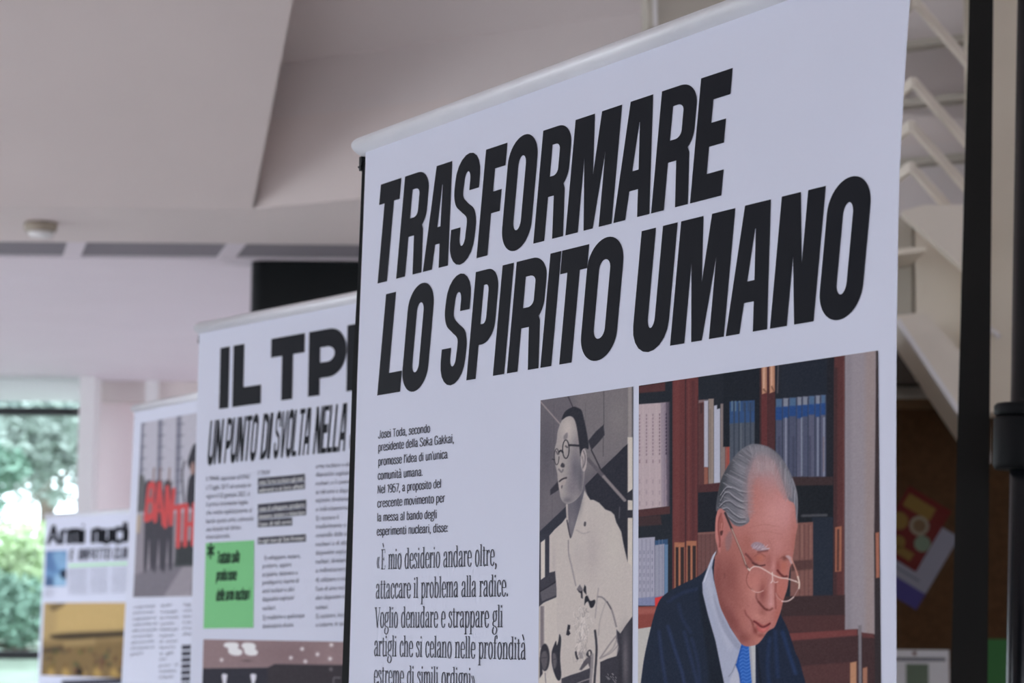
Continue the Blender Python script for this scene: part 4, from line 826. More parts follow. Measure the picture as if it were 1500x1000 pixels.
('P',(46,44,54),1.2,1,0,[1.7,386.9,4.9,397.0,8.2,421.1,2.0,425.5]),
('S',(44,43,53),1,1,0,[31.6,352.0,34.3,360.0,32.9,386.1,34.7,412.0,31.4,420.2,25.9,414.4,20.6,396.5,20.0,379.4,23.5,368.2,26.5,362.1,28.0,368.1,30.0,362.0]),
('S',(98,92,99),1.6,0.75,0,[21.5,382.3,25.6,381.2,27.8,392.2,25.8,402.3,22.7,400.4]),
('L',(52,49,58),1.1,0.8,0.7,0,[22.1,389.4,26.7,388.7]),
('P',(186,178,176),1.2,1,0,[-0.2,420.5,8.1,409.0,12.4,414.9,17.5,402.6,23.8,410.4,30.0,424.2,32.9,543.5,-0.2,546.8]),
('L',(90,85,93),1.2,0.9,0.8,0,[10.2,409.9,11.4,425.0])])
HALL = dict(s0=0.0423,s1=0.808,z0=1.1,z1=1.4795,kx=521.8,ky=1001.6,sk=0.0,ops=[
('P',(128,108,114),0.8,1,0,[-22.9,-39.5,555.4,-40.1,557.1,464.0,-5.6,607.8]),
('B',(112,92,98),0.6,0,147.1,20.2,70,20,0),
('B',(140,118,124),0.5,0,198.3,18.9,26,18,0),
('P',(42,41,52),1.4,1,0,[-20.6,47.7,108.1,41.6,118.2,36.1,198.6,35.0,331.1,32.5,555.6,32.6,557.1,464.0,-5.6,607.8]),
('P',(52,46,52),3,0.8,0,[107.0,42.2,119.8,36.5,331.1,31.5,331.5,64.7,107.7,75.6]),
('S',(218,214,228),1.2,1,0,[34.9,9.6,39.3,4.7,55.3,4.4,59.9,8.2,59.1,13.2,65.3,16.4,64.6,22.3,57.6,24.5,47.8,23.1,42.9,18.7,42.2,13.6]),
('S',(218,214,228),1.2,1,0,[64.3,9.0,69.4,4.2,82.5,4.6,87.3,8.5,87.0,13.5,90.9,17.5,89.0,22.5,78.6,23.9,70.7,20.8,68.3,13.9]),
('B',(84,68,74),0.8,0,73.8,32.2,9,2,0),
('B',(226,220,230),1,0,31.9,32.1,2.6,2.6,0),
('B',(226,220,230),1,0,160.2,11.8,2.6,2.6,0),
('B',(226,220,230),1,0,143.3,25.6,2.6,2.6,0),
('B',(226,220,230),1,0,165.4,30.4,2.6,2.6,0),
('B',(226,220,230),1,0,183.4,19.2,2.6,2.6,0),
('B',(226,220,230),1,0,203.6,4.8,2.6,2.6,0),
('B',(226,220,230),1,0,202.1,25.3,2.6,2.6,0),
('B',(120,112,120),0.9,0,203.7,40.8,2.4,2.6,0),
('S',(196,194,210),1.2,1,0,[33.0,55.2,41.4,54.9,41.2,61.6,40.5,68.4,41.2,81.8,35.8,82.1,35.1,68.6]),
('S',(196,194,210),1.2,1,0,[80.2,53.4,88.8,53.1,88.5,61.3,86.8,66.3,86.8,79.5,83.3,79.7,82.7,66.5]),
('L',(120,116,126),1.5,0.9,0.8,0,[207.8,61.0,208.4,53.1,216.9,52.8]),
('B',(48,45,43),0.8,0,2.0,104.4,6,9,0),
('B',(53,60,46),0.8,0,28.1,96.5,6,9,0),
('B',(41,53,46),0.8,0,49.7,95.7,6,9,0),
('B',(48,60,62),0.8,0,68.1,94.2,6,9,0),
('B',(52,36,63),0.8,0,100.9,98.1,6,9,0),
('B',(55,40,62),0.8,0,123.3,101.5,6,9,0),
('B',(46,56,70),0.8,0,138.7,99.5,6,9,0),
('B',(87,64,76),0.8,0,152.9,92.0,6,9,0),
('B',(59,64,49),0.8,0,178.3,92.9,6,9,0),
('B',(52,54,51),0.8,0,200.1,95.2,6,9,0),
('B',(50,56,57),0.8,0,217.2,94.5,6,9,0),
('B',(78,39,66),0.8,0,242.8,84.4,6,9,0),
('B',(76,36,50),0.8,0,259.4,84.0,6,9,0),
('B',(76,59,73),0.8,0,281.2,90.0,6,9,0),
('B',(69,70,77),0.8,0,297.7,83.0,6,9,0),
('B',(78,49,60),0.8,0,4.4,126.0,6,9,0),
('B',(80,56,77),0.8,0,28.0,129.8,6,9,0),
('B',(86,58,61),0.8,0,49.5,128.8,6,9,0),
('B',(57,47,47),0.8,0,71.1,132.1,6,9,0),
('B',(61,51,58),0.8,0,97.0,120.8,6,9,0),
('B',(48,66,61),0.8,0,116.5,120.0,6,9,0),
('B',(79,69,73),0.8,0,139.1,126.0,6,9,0),
('B',(44,62,67),0.8,0,158.8,121.5,6,9,0),
('B',(58,39,55),0.8,0,180.6,119.9,6,9,0),
('B',(44,59,72),0.8,0,204.3,115.5,6,9,0),
('B',(47,63,64),0.8,0,216.6,116.7,6,9,0),
('B',(59,59,72),0.8,0,241.8,112.7,6,9,0),
('B',(81,42,77),0.8,0,257.1,112.6,6,9,0),
('B',(40,59,44),0.8,0,277.3,109.9,6,9,0),
('B',(45,49,60),0.8,0,297.1,106.5,6,9,0),
('B',(41,70,60),0.8,0,5.0,154.8,6,9,0),
('B',(86,49,68),0.8,0,29.8,159.8,6,9,0),
('B',(72,60,54),0.8,0,49.9,156.2,6,9,0),
('B',(58,48,47),0.8,0,74.2,158.1,6,9,0),
('B',(45,63,41),0.8,0,100.6,152.3,6,9,0),
('B',(71,47,70),0.8,0,121.7,148.0,6,9,0),
('B',(72,63,77),0.8,0,136.3,146.9,6,9,0),
('B',(67,54,46),0.8,0,161.6,148.2,6,9,0),
('B',(45,40,68),0.8,0,182.2,147.6,6,9,0),
('B',(60,40,40),0.8,0,205.1,145.8,6,9,0),
('B',(80,42,61),0.8,0,218.4,146.7,6,9,0),
('B',(54,56,52),0.8,0,241.6,144.4,6,9,0),
('B',(43,69,41),0.8,0,260.7,143.8,6,9,0),
('B',(55,41,51),0.8,0,282.3,136.8,6,9,0),
('B',(74,61,58),0.8,0,293.3,135.5,6,9,0),
('B',(73,50,52),0.8,0,4.6,186.3,6,9,0),
('B',(77,44,77),0.8,0,30.9,182.5,6,9,0),
('B',(62,56,77),0.8,0,53.2,184.0,6,9,0),
('B',(53,64,43),0.8,0,79.8,183.0,6,9,0),
('B',(80,48,71),0.8,0,99.9,182.7,6,9,0),
('B',(46,65,47),0.8,0,123.2,172.6,6,9,0),
('B',(53,56,51),0.8,0,145.1,174.2,6,9,0),
('B',(55,60,43),0.8,0,163.6,170.4,6,9,0),
('B',(54,47,58),0.8,0,177.7,169.6,6,9,0),
('B',(84,57,47),0.8,0,198.0,166.5,6,9,0),
('B',(51,46,55),0.8,0,217.3,165.3,6,9,0),
('B',(82,59,78),0.8,0,240.0,162.1,6,9,0),
('B',(73,61,78),0.8,0,256.3,166.2,6,9,0),
('B',(80,55,68),0.8,0,278.6,163.2,6,9,0),
('B',(74,65,71),0.8,0,295.2,155.7,6,9,0)])
MARCH = dict(s0=0.0457,s1=0.815,z0=1.5635,z1=1.9533,kx=272.8,ky=694.8,sk=0.0526,ops=[
('P',(150,148,164),0.8,1,0,[-71.8,-78.6,369.1,14.8,378.1,298.3,-51.9,297.6]),
('P',(164,162,178),3,0.8,0,[-1.9,-16.7,239.8,-4.5,246.0,157.4,5.6,134.0]),
('P',(102,102,120),2,0.85,0,[-1.9,-16.7,3.9,-20.4,7.6,134.2,1.6,133.6]),
('L',(70,70,88),1.2,1,0.8,0,[-0.9,2.2,9.0,2.6]),
('L',(70,70,88),1.2,1,0.8,0,[-0.5,20.1,9.4,20.4]),
('L',(70,70,88),1.2,1,0.8,0,[-0.1,38.0,9.8,38.1]),
('L',(70,70,88),1.2,1,0.8,0,[0.2,55.9,10.2,55.9]),
('L',(70,70,88),1.2,1,0.8,0,[0.6,73.7,10.6,73.6]),
('L',(70,70,88),1.2,1,0.8,0,[1.0,91.5,10.9,91.3]),
('L',(70,70,88),1.2,1,0.8,0,[1.4,109.3,11.3,109.0]),
('P',(102,102,120),2,0.85,0,[27.4,-11.3,34.0,-14.7,37.5,137.1,30.7,136.5]),
('L',(70,70,88),1.2,1,0.8,0,[28.3,7.3,38.9,7.8]),
('L',(70,70,88),1.2,1,0.8,0,[28.7,24.9,39.3,25.2]),
('L',(70,70,88),1.2,1,0.8,0,[29.1,42.5,39.6,42.7]),
('L',(70,70,88),1.2,1,0.8,0,[29.4,60.0,40.0,60.2]),
('L',(70,70,88),1.2,1,0.8,0,[29.8,77.6,40.4,77.6]),
('L',(70,70,88),1.2,1,0.8,0,[30.2,95.1,40.7,95.0]),
('L',(70,70,88),1.2,1,0.8,0,[30.5,112.6,41.1,112.4]),
('P',(102,102,120),2,0.85,0,[56.7,-5.9,64.0,-9.1,67.2,140.0,59.8,139.3]),
('L',(70,70,88),1.2,1,0.8,0,[57.6,12.4,68.7,13.0]),
('L',(70,70,88),1.2,1,0.8,0,[57.9,29.7,69.0,30.1]),
('L',(70,70,88),1.2,1,0.8,0,[58.2,46.9,69.4,47.3]),
('L',(70,70,88),1.2,1,0.8,0,[58.6,64.2,69.7,64.4]),
('L',(70,70,88),1.2,1,0.8,0,[58.9,81.4,70.1,81.5]),
('L',(70,70,88),1.2,1,0.8,0,[59.3,98.6,70.4,98.6]),
('L',(70,70,88),1.2,1,0.8,0,[59.6,115.8,70.7,115.7]),
('P',(102,102,120),2,0.85,0,[89.0,0.0,96.1,-3.1,99.1,143.1,91.9,142.4]),
('L',(70,70,88),1.2,1,0.8,0,[89.9,18.0,100.6,18.5]),
('L',(70,70,88),1.2,1,0.8,0,[90.2,34.9,100.9,35.4]),
('L',(70,70,88),1.2,1,0.8,0,[90.5,51.9,101.2,52.2]),
('L',(70,70,88),1.2,1,0.8,0,[90.8,68.8,101.5,69.0]),
('L',(70,70,88),1.2,1,0.8,0,[91.1,85.7,101.8,85.8]),
('L',(70,70,88),1.2,1,0.8,0,[91.5,102.5,102.2,102.5]),
('L',(70,70,88),1.2,1,0.8,0,[91.8,119.4,102.5,119.3]),
('P',(102,102,120),2,0.85,0,[118.9,5.5,126.5,2.6,129.3,146.0,121.5,145.3]),
('L',(70,70,88),1.2,1,0.8,0,[119.6,23.1,130.8,23.8]),
('L',(70,70,88),1.2,1,0.8,0,[119.9,39.8,131.1,40.3]),
('L',(70,70,88),1.2,1,0.8,0,[120.2,56.4,131.4,56.8]),
('L',(70,70,88),1.2,1,0.8,0,[120.5,73.0,131.7,73.3]),
('L',(70,70,88),1.2,1,0.8,0,[120.8,89.6,132.0,89.8]),
('L',(70,70,88),1.2,1,0.8,0,[121.1,106.1,132.3,106.2]),
('L',(70,70,88),1.2,1,0.8,0,[121.4,122.7,132.6,122.6]),
('P',(102,102,120),2,0.85,0,[148.9,11.1,156.2,8.2,158.8,148.9,151.4,148.2]),
('L',(70,70,88),1.2,1,0.8,0,[149.6,28.3,160.4,28.9]),
('L',(70,70,88),1.2,1,0.8,0,[149.9,44.7,160.6,45.2]),
('L',(70,70,88),1.2,1,0.8,0,[150.1,61.0,160.9,61.3]),
('L',(70,70,88),1.2,1,0.8,0,[150.4,77.3,161.2,77.5]),
('L',(70,70,88),1.2,1,0.8,0,[150.7,93.5,161.5,93.7]),
('L',(70,70,88),1.2,1,0.8,0,[151.0,109.8,161.7,109.8]),
('L',(70,70,88),1.2,1,0.8,0,[151.2,126.0,162.0,125.9]),
('P',(102,102,120),2,0.85,0,[177.7,16.4,184.8,13.5,187.3,151.7,180.1,151.0]),
('L',(70,70,88),1.2,1,0.8,0,[178.4,33.4,188.8,33.9]),
('L',(70,70,88),1.2,1,0.8,0,[178.7,49.4,189.1,49.8]),
('L',(70,70,88),1.2,1,0.8,0,[179.0,65.4,189.3,65.7]),
('L',(70,70,88),1.2,1,0.8,0,[179.2,81.4,189.6,81.6]),
('L',(70,70,88),1.2,1,0.8,0,[179.5,97.3,189.8,97.4]),
('L',(70,70,88),1.2,1,0.8,0,[179.7,113.3,190.1,113.3]),
('L',(70,70,88),1.2,1,0.8,0,[180.0,129.2,190.3,129.1]),
('P',(102,102,120),2,0.85,0,[205.6,21.5,212.4,18.7,214.7,154.3,207.8,153.7]),
('L',(70,70,88),1.2,1,0.8,0,[206.3,38.2,216.3,38.7]),
('L',(70,70,88),1.2,1,0.8,0,[206.5,53.9,216.5,54.3]),
('L',(70,70,88),1.2,1,0.8,0,[206.7,69.6,216.7,69.9]),
('L',(70,70,88),1.2,1,0.8,0,[207.0,85.3,217.0,85.5]),
('L',(70,70,88),1.2,1,0.8,0,[207.2,101.0,217.2,101.1]),
('L',(70,70,88),1.2,1,0.8,0,[207.4,116.7,217.4,116.6]),
('L',(70,70,88),1.2,1,0.8,0,[207.7,132.3,217.7,132.2]),
('P',(84,84,90),3,1,0,[-7.3,76.4,8.1,83.1,13.7,97.7,24.0,108.2,25.6,140.6,-4.2,137.7]),
('P',(126,120,132),2,1,0,[-14.1,141.5,246.0,157.4,251.2,293.0,-11.6,291.7]),
('P',(100,96,108),3,0.8,0,[0.7,236.0,43.8,219.5,163.1,221.1,164.0,242.1,51.2,274.0,-1.9,282.5]),
('P',(142,136,148),3,0.7,0,[46.4,273.9,76.7,225.5,94.9,226.4,88.3,279.0]),
('P',(168,150,130),2,0.7,0,[-4.0,142.4,7.1,143.5,5.5,171.2,-2.5,170.6]),
('S',(58,56,66),1.2,1,0,[13.0,93.0,20.3,92.0,25.7,113.0,29.2,154.7,30.4,223.4,25.3,223.2,21.8,181.7,19.6,226.6,15.1,224.6,12.8,148.6,10.9,111.3]),
('S',(58,56,66),1.2,1,0,[28.7,94.9,35.9,93.9,41.2,114.7,44.6,156.0,45.7,224.1,40.7,223.9,37.3,182.7,35.1,227.3,30.7,225.3,28.5,150.0,26.7,113.1]),
('S',(58,56,66),1.2,1,0,[43.2,96.7,50.2,95.7,55.4,116.3,58.8,157.2,59.9,224.8,54.9,224.6,51.6,183.7,49.4,227.9,45.1,225.9,42.9,151.3,41.2,114.7]),
('L',(120,96,96),2.5,1.1,1,0,[24.3,73.6,23.9,96.6]),
('B',(70,60,64),1,0,26.4,98.3,3.4,5,0),
('L',(120,96,96),2.5,1.1,1,0,[35.0,75.0,34.6,97.9]),
('B',(70,60,64),1,0,37.1,99.6,3.4,5,0),
('L',(120,96,96),2.5,1.1,1,0,[49.3,77.0,49.0,99.6]),
('B',(70,60,64),1,0,51.4,101.3,3.4,5,0),
('L',(52,50,58),2.5,1,1,0,[71.8,69.7,69.6,90.9,74.2,131.7]),
('S',(46,45,54),1.2,1,0,[79.2,60.9,85.7,46.2,96.7,50.2,101.3,72.9,100.5,134.4,79.5,136.7,79.2,101.0,83.1,88.2,77.0,74.0]),
('S',(150,120,118),1.2,0.9,0,[81.4,79.0,85.1,71.5,88.3,82.2,86.9,91.3,82.7,89.0]),
('S',(54,52,62),1.2,1,0,[109.5,91.6,119.1,91.1,125.6,111.0,129.3,150.4,129.6,223.7,123.0,223.3,119.0,175.4,115.5,226.4,109.7,224.4,108.0,144.0,106.4,108.7]),
('B',(150,120,116),1,0,115.1,88.8,5,7,0),
('S',(54,52,62),1.2,1,0,[131.3,94.4,140.6,93.9,147.0,113.6,150.5,152.4,150.8,224.7,144.3,224.4,140.4,177.1,137.0,227.4,131.3,225.5,129.8,146.1,128.2,111.3]),
('B',(150,120,116),1,0,136.8,91.7,5,7,0),
('S',(54,52,62),1.2,1,0,[152.4,97.2,161.5,96.7,167.7,116.0,171.1,154.3,171.4,225.7,165.1,225.4,161.3,178.8,158.0,228.4,152.5,226.5,150.9,148.1,149.5,113.9]),
('B',(150,120,116),1,0,157.8,94.5,5,7,0),
('S',(54,52,62),1.2,1,0,[175.1,100.1,183.9,99.6,189.9,118.7,193.2,156.4,193.5,226.7,187.3,226.4,183.7,180.5,180.4,229.4,175.0,227.5,173.6,150.3,172.2,116.6]),
('B',(150,120,116),1,0,180.3,97.4,5,7,0),
('S',(54,52,62),1.2,1,0,[197.1,103.0,205.6,102.4,211.5,121.2,214.7,158.4,214.9,227.8,208.9,227.5,205.4,182.2,202.2,230.4,197.0,228.6,195.6,152.5,194.3,119.2]),
('B',(150,120,116),1,0,202.1,100.3,5,7,0),
('S',(54,52,62),1.2,1,0,[218.5,105.7,226.8,105.2,232.5,123.7,235.5,160.4,235.7,228.8,229.9,228.5,226.5,183.8,223.4,231.4,218.3,229.6,217.0,154.6,215.7,121.8]),
('B',(150,120,116),1,0,223.4,103.1,5,7,0),
('P',(58,62,66),1.5,1,0,[64.0,189.1,169.8,185.7,171.5,225.7,63.9,225.9]),
('P',(40,42,48),2,0.6,0,[67.0,193.8,93.2,191.1,92.9,221.9,67.4,222.9]),
('S',(176,68,72),1,1,0,[15.7,97.0,25.3,94.5,28.7,104.1,26.5,120.0,30.2,136.4,28.0,150.0,12.6,154.2,13.1,125.5]),
('S',(120,96,104),1,1,0,[19.0,105.7,22.9,104.3,23.4,115.5,18.7,118.7]),
('S',(120,96,104),1,1,0,[18.1,127.8,23.0,126.5,24.1,139.5,17.9,142.6]),
('L',(176,68,72),6.049274087109547,0.9,1,0,[30.2,154.7,34.1,97.9]),
('L',(176,68,72),6.049274087109547,0.9,1,0,[34.1,97.9,43.8,160.5]),
('L',(176,68,72),4.949406071271447,0.9,1,0,[31.8,138.9,40.0,139.6]),
('L',(176,68,72),6.049274087109547,0.9,1,0,[46.9,164.4,46.9,105.3]),
('L',(176,68,72),6.049274087109547,0.9,1,0,[46.9,105.3,55.2,161.4]),
('L',(176,68,72),6.049274087109547,0.9,1,0,[55.2,161.4,57.5,110.2]),
('L',(176,68,72),7.699076110866696,0.9,1,0,[58.8,137.4,74.4,136.2]),
('L',(176,68,72),7.149142102947645,0.9,1,0,[66.7,137.7,68.0,195.2]),
('L',(176,68,72),6.599208095028596,0.9,1,0,[78.1,135.7,78.5,194.5]),
('L',(176,68,72),6.599208095028596,0.9,1,0,[89.8,135.1,90.2,194.0]),
('L',(176,68,72),6.599208095028596,0.9,1,0,[78.5,164.3,90.2,163.5]),
('L',(176,68,72),6.599208095028596,0.9,1,0,[98.7,135.1,99.6,193.7]),
('L',(176,68,72),6.599208095028596,0.9,1,0,[97.9,135.9,111.1,135.5]),
('L',(176,68,72),6.049274087109547,0.9,1,0,[98.7,164.2,109.7,163.4]),
('L',(176,68,72),6.599208095028596,0.9,1,0,[99.6,192.8,112.7,191.5])])
EARTH = dict(s0=0.0125,s1=0.1945,z0=1.672,z1=1.8305,kx=169.5,ky=329.1,sk=0.0,ops=[
('P',(96,128,168),0.8,1,0,[-18.3,-17.7,51.7,-14.8,54.3,73.8,-15.4,73.5]),
('P',(80,106,148),3,0.9,0,[-1.3,-1.3,15.1,-0.7,13.4,31.7,-0.4,25.9]),
('S',(128,160,192),3,0.6,0,[9.8,4.5,23.2,2.3,30.6,16.0,26.7,29.3,15.7,20.9]),
('S',(140,172,200),3,0.8,0,[14.0,50.6,16.2,34.4,27.2,42.7,31.7,50.8]),
('S',(30,38,56),2,1,0,[22.0,30.5,28.0,28.0,31.1,32.1,30.3,40.1,23.8,39.4]),
('S',(60,76,108),3,0.8,0,[1.7,39.6,9.6,39.7,11.3,50.5,1.5,51.8])])
CITY = dict(s0=0.0114,s1=0.965,z0=1.277,z1=1.599,kx=179.3,ky=340.3,sk=0.0267,ops=[
('P',(152,130,94),0.8,1,0,[-28.0,-23.8,246.4,-20.2,251.4,119.9,-20.5,132.5]),
('P',(176,150,104),8,0.6,0,[18.6,-1.4,158.5,-6.0,160.1,36.0,20.7,43.0]),
('S',(96,82,62),3,0.85,0,[8.9,4.1,30.0,-1.3,31.6,2.8,19.2,11.1,12.1,11.1]),
('P',(120,100,72),6,0.85,0,[-2.4,65.6,160.9,54.3,163.1,109.1,-1.6,118.6]),
('P',(104,86,62),8,0.7,0,[-2.8,57.3,160.6,47.8,163.2,111.7,-1.6,118.6]),
('S',(62,54,46),3,1,0,[12.4,48.7,43.3,44.9,81.7,42.8,119.0,40.7,160.3,38.6,160.7,49.1,119.3,49.2,84.8,51.9,43.7,54.8,18.3,54.1]),
('P',(66,58,50),3,0.9,0,[1.2,68.9,33.0,64.9,33.3,71.8,1.0,76.1]),
('P',(150,128,92),4,0.7,0,[32.7,58.0,79.4,53.1,79.8,61.2,33.0,64.9]),
('B',(89,74,61),0.8,0,3.9,72.9,2.737250104954188,2.7783050956943938,0),
('B',(81,78,64),0.8,0,84.4,83.4,1.94680526693925,3.433759948897051,0),
('B',(93,68,43),0.8,0,58.6,94.3,2.3725458109393047,2.293162224454246,0),
('B',(65,76,51),0.8,0,51.7,90.3,2.7317233726728194,3.1656199149386453,0),
('B',(61,83,58),0.8,0,134.7,70.8,2.2568699975338644,3.7843080562051754,0),
('B',(82,66,40),0.8,0,144.5,83.9,2.557418113175655,3.1173149754869396,0),
('B',(79,84,45),0.8,0,125.8,79.7,2.1245819161711585,3.3952375380556656,0),
('B',(63,68,57),0.8,0,94.1,79.1,1.9052142299651438,3.8303687233459853,0),
('B',(85,60,53),0.8,0,82.1,85.7,2.882037952102311,2.7314344064430176,0),
('B',(100,60,45),0.8,0,119.8,87.2,2.7627430011614287,2.334350036370089,0),
('B',(80,83,56),0.8,0,18.7,87.5,2.2889125756418256,2.548386783392395,0),
('B',(70,64,43),0.8,0,81.3,91.6,2.0293712755286757,2.220152251075692,0),
('B',(79,59,48),0.8,0,62.9,70.3,2.928358699758215,3.0215117327466263,0),
('B',(72,70,63),0.8,0,34.7,74.0,2.35802383540005,2.2139641508244705,0),
('B',(61,62,54),0.8,0,141.4,67.9,2.33494532805714,2.229680230122332,0),
('B',(58,79,48),0.8,0,135.3,68.3,3.9880931807458255,2.2660315539297295,0),
('B',(83,80,58),0.8,0,146.7,79.9,3.2180952722989167,2.8553259071410206,0),
('B',(90,65,58),0.8,0,131.7,73.0,3.7525001762076626,2.3076398230581154,0),
('B',(56,61,64),0.8,0,6.7,83.4,1.8278005403448234,3.4577559970786096,0),
('B',(97,71,48),0.8,0,36.9,93.6,1.6087826421156346,3.113288187439311,0),
('B',(68,55,45),0.8,0,123.8,99.6,2.043622653567712,3.910479392699251,0),
('B',(74,57,43),0.8,0,13.9,83.1,2.8601131427437854,3.337271240577005,0),
('B',(64,53,59),0.8,0,100.2,69.9,1.6997897379910696,3.361174615295476,0),
('B',(96,81,52),0.8,0,18.1,94.2,3.270068881209599,3.1057708411518403,0),
('B',(67,48,42),0.8,0,110.1,81.0,2.2038324080863383,3.397260865797016,0),
('B',(89,68,51),0.8,0,29.5,66.3,1.7540307500264194,3.6043523134500868,0),
('B',(84,68,60),0.8,0,66.8,97.0,2.0614638038185182,2.904849532791977,0),
('B',(70,58,53),0.8,0,131.3,76.5,2.480646984575168,2.7909200238545155,0),
('B',(98,63,49),0.8,0,158.5,66.7,1.7414399762599662,2.812136963404668,0),
('B',(85,84,56),0.8,0,97.9,72.5,2.163396932931802,3.523838341027504,0),
('B',(69,81,58),0.8,0,100.7,90.1,2.5664293847385014,2.6168477654457605,0),
('B',(88,81,43),0.8,0,12.8,98.3,2.210275022808954,3.8783705917299143,0),
('B',(89,56,49),0.8,0,152.1,68.2,3.998830696975797,2.336353052048997,0),
('B',(63,52,55),0.8,0,63.6,105.0,1.67041734381873,3.604906398767822,0),
('B',(57,48,40),0.8,0,122.7,93.6,2.6838755499850357,2.0094168641894647,0),
('B',(56,51,51),0.8,0,117.9,97.7,3.1880626845423286,2.609452423702752,0),
('B',(75,56,49),0.8,0,79.5,76.1,3.0643177845180722,2.177135473575802,0),
('B',(99,60,47),0.8,0,155.8,64.0,1.7086737408961168,3.4896123914641555,0),
('B',(88,56,60),0.8,0,89.7,94.7,1.9112790354095517,3.923767174390722,0),
('B',(88,48,55),0.8,0,52.6,99.4,1.6707551323305367,3.3525067493287324,0),
('B',(77,83,52),0.8,0,150.7,79.0,2.58486543345109,2.6867435515170395,0),
('B',(86,64,55),0.8,0,152.3,75.1,3.3694151054457464,2.4111623668314897,0),
('B',(86,74,55),0.8,0,17.6,76.1,3.3830059506513455,3.439502303852502,0),
('B',(93,51,59),0.8,0,100.5,90.1,2.5052024431802034,2.77086960049858,0),
('B',(88,76,48),0.8,0,55.2,91.2,2.5783981696461016,2.8428614968784003,0),
('B',(58,71,63),0.8,0,96.4,78.7,3.5413519768246973,2.7885994965379535,0),
('B',(89,62,44),0.8,0,147.3,77.9,2.0705880164919717,2.393367257202652,0),
('B',(62,73,55),0.8,0,101.4,89.2,2.695190928475546,3.0056949034791476,0),
('B',(86,73,41),0.8,0,93.8,88.3,3.1151779063018035,3.430446016214761,0),
('B',(99,54,44),0.8,0,148.6,70.1,2.490306004445925,3.0254721626550496,0),
('B',(69,66,57),0.8,0,20.4,69.5,3.638172595364064,3.8126352641303907,0),
('B',(69,75,55),0.8,0,73.2,69.9,2.2891820860316843,2.885821782260536,0),
('B',(57,69,50),0.8,0,150.7,72.4,2.880963630703913,2.428474962351768,0),
('B',(69,72,47),0.8,0,21.5,73.4,3.6364017430987756,3.744002549911424,0),
('B',(61,69,57),0.8,0,57.8,94.6,2.258109628667941,2.431654897825019,0),
('B',(81,48,56),0.8,0,91.2,86.2,3.1111981551740198,3.6322590237507333,0),
('B',(73,52,48),0.8,0,41.3,70.7,2.359759919414371,2.5814782553140345,0),
('B',(68,83,43),0.8,0,58.6,73.2,2.6356632118492422,2.5021563180718607,0),
('B',(93,66,56),0.8,0,89.4,79.6,2.001267843899336,3.8451837778698224,0),
('B',(62,74,64),0.8,0,53.9,91.6,2.4965711779047783,2.690097537561594,0),
('S',(170,140,84),3,0.7,0,[9.4,107.0,14.6,97.1,21.9,106.0,18.1,110.8]),
('S',(170,140,84),3,0.7,0,[32.0,106.2,37.2,96.4,44.3,105.2,40.6,110.0]),
('S',(170,140,84),3,0.7,0,[55.7,105.3,60.8,95.6,67.8,104.3,64.1,109.0]),
('S',(170,140,84),3,0.7,0,[78.9,104.4,83.9,94.8,90.8,103.4,87.2,108.1]),
('S',(170,140,84),3,0.7,0,[103.1,103.5,108.0,94.0,114.7,102.6,111.2,107.2]),
('S',(170,140,84),3,0.7,0,[126.8,102.6,131.6,93.2,138.2,101.7,134.7,106.3]),
('S',(170,140,84),3,0.7,0,[150.0,101.8,154.8,92.4,161.2,100.8,157.8,105.4]),
('S',(44,38,36),2,1,0,[52.9,105.4,56.7,95.7,62.8,98.2,63.2,106.4])])
HEADLINE = [(1.8415,[('T',0.0337,0.0776),('R',0.0853,0.1377),('A',0.1405,0.1905),('S',0.1908,0.238),('F',0.2453,0.2847),('O',0.2888,0.3414),('R',0.3477,0.3982),('M',0.4021,0.4764),('A',0.4792,0.5338),('R',0.5365,0.5897),('E',0.5927,0.6362)]),(1.729,[('L',0.0486,0.0971),('O',0.0982,0.151),('S',0.1753,0.223),('P',0.2287,0.2733),('I',0.2779,0.2982),('R',0.3032,0.3583),('I',0.3616,0.38),('T',0.3814,0.4255),('O',0.4255,0.4824),('U',0.5068,0.5596),('M',0.5645,0.6393),('A',0.6418,0.696),('N',0.6996,0.7538),('O',0.7581,0.8091)])]
SLANT = 0.158
EDGE_LEFT = [(0.0136, 1.9794), (0.0137, 1.9681), (0.011, 1.9053), (0.0074, 1.8358), (0.0036, 1.7527), (0.0011, 1.6563), (-0.0005, 1.5811), (-0.0039, 1.4454)]
EDGE_RIGHT = [(0.8685, 1.9777), (0.8665, 1.9481), (0.8631, 1.924), (0.8588, 1.8856), (0.8561, 1.8583), (0.853, 1.8262), (0.8509, 1.7876), (0.848, 1.7096), (0.8467, 1.6563), (0.8452, 1.5602), (0.8442, 1.4653)]
EDGE_BACK = [(0.0021, 1.9717), (-0.0009, 1.9071), (-0.0052, 1.8374), (-0.0121, 1.7542), (-0.0154, 1.6573), (-0.0186, 1.5816), (-0.0241, 1.4449)]
BODY = [('Josei Toda, secondo', 0.052, 1.6861, 0.1596, 1.6853, 0.0079), ('presidente della Soka Gakkai,', 0.052, 1.6734, 0.2066, 1.6726, 0.0081), ("promosse l'idea di un'unica", 0.0525, 1.6591, 0.1944, 1.6586, 0.0081), ('comunità umana.', 0.0522, 1.6453, 0.1464, 1.6446, 0.0081), ('Nel 1957, a proposito del', 0.0524, 1.6316, 0.1829, 1.6316, 0.0081), ('crescente movimento per', 0.0521, 1.6179, 0.1906, 1.6178, 0.0081), ('la messa al bando degli', 0.0522, 1.6042, 0.1753, 1.6031, 0.0081), ('esperimenti nucleari, disse:', 0.0519, 1.5904, 0.1975, 1.5898, 0.0081)]
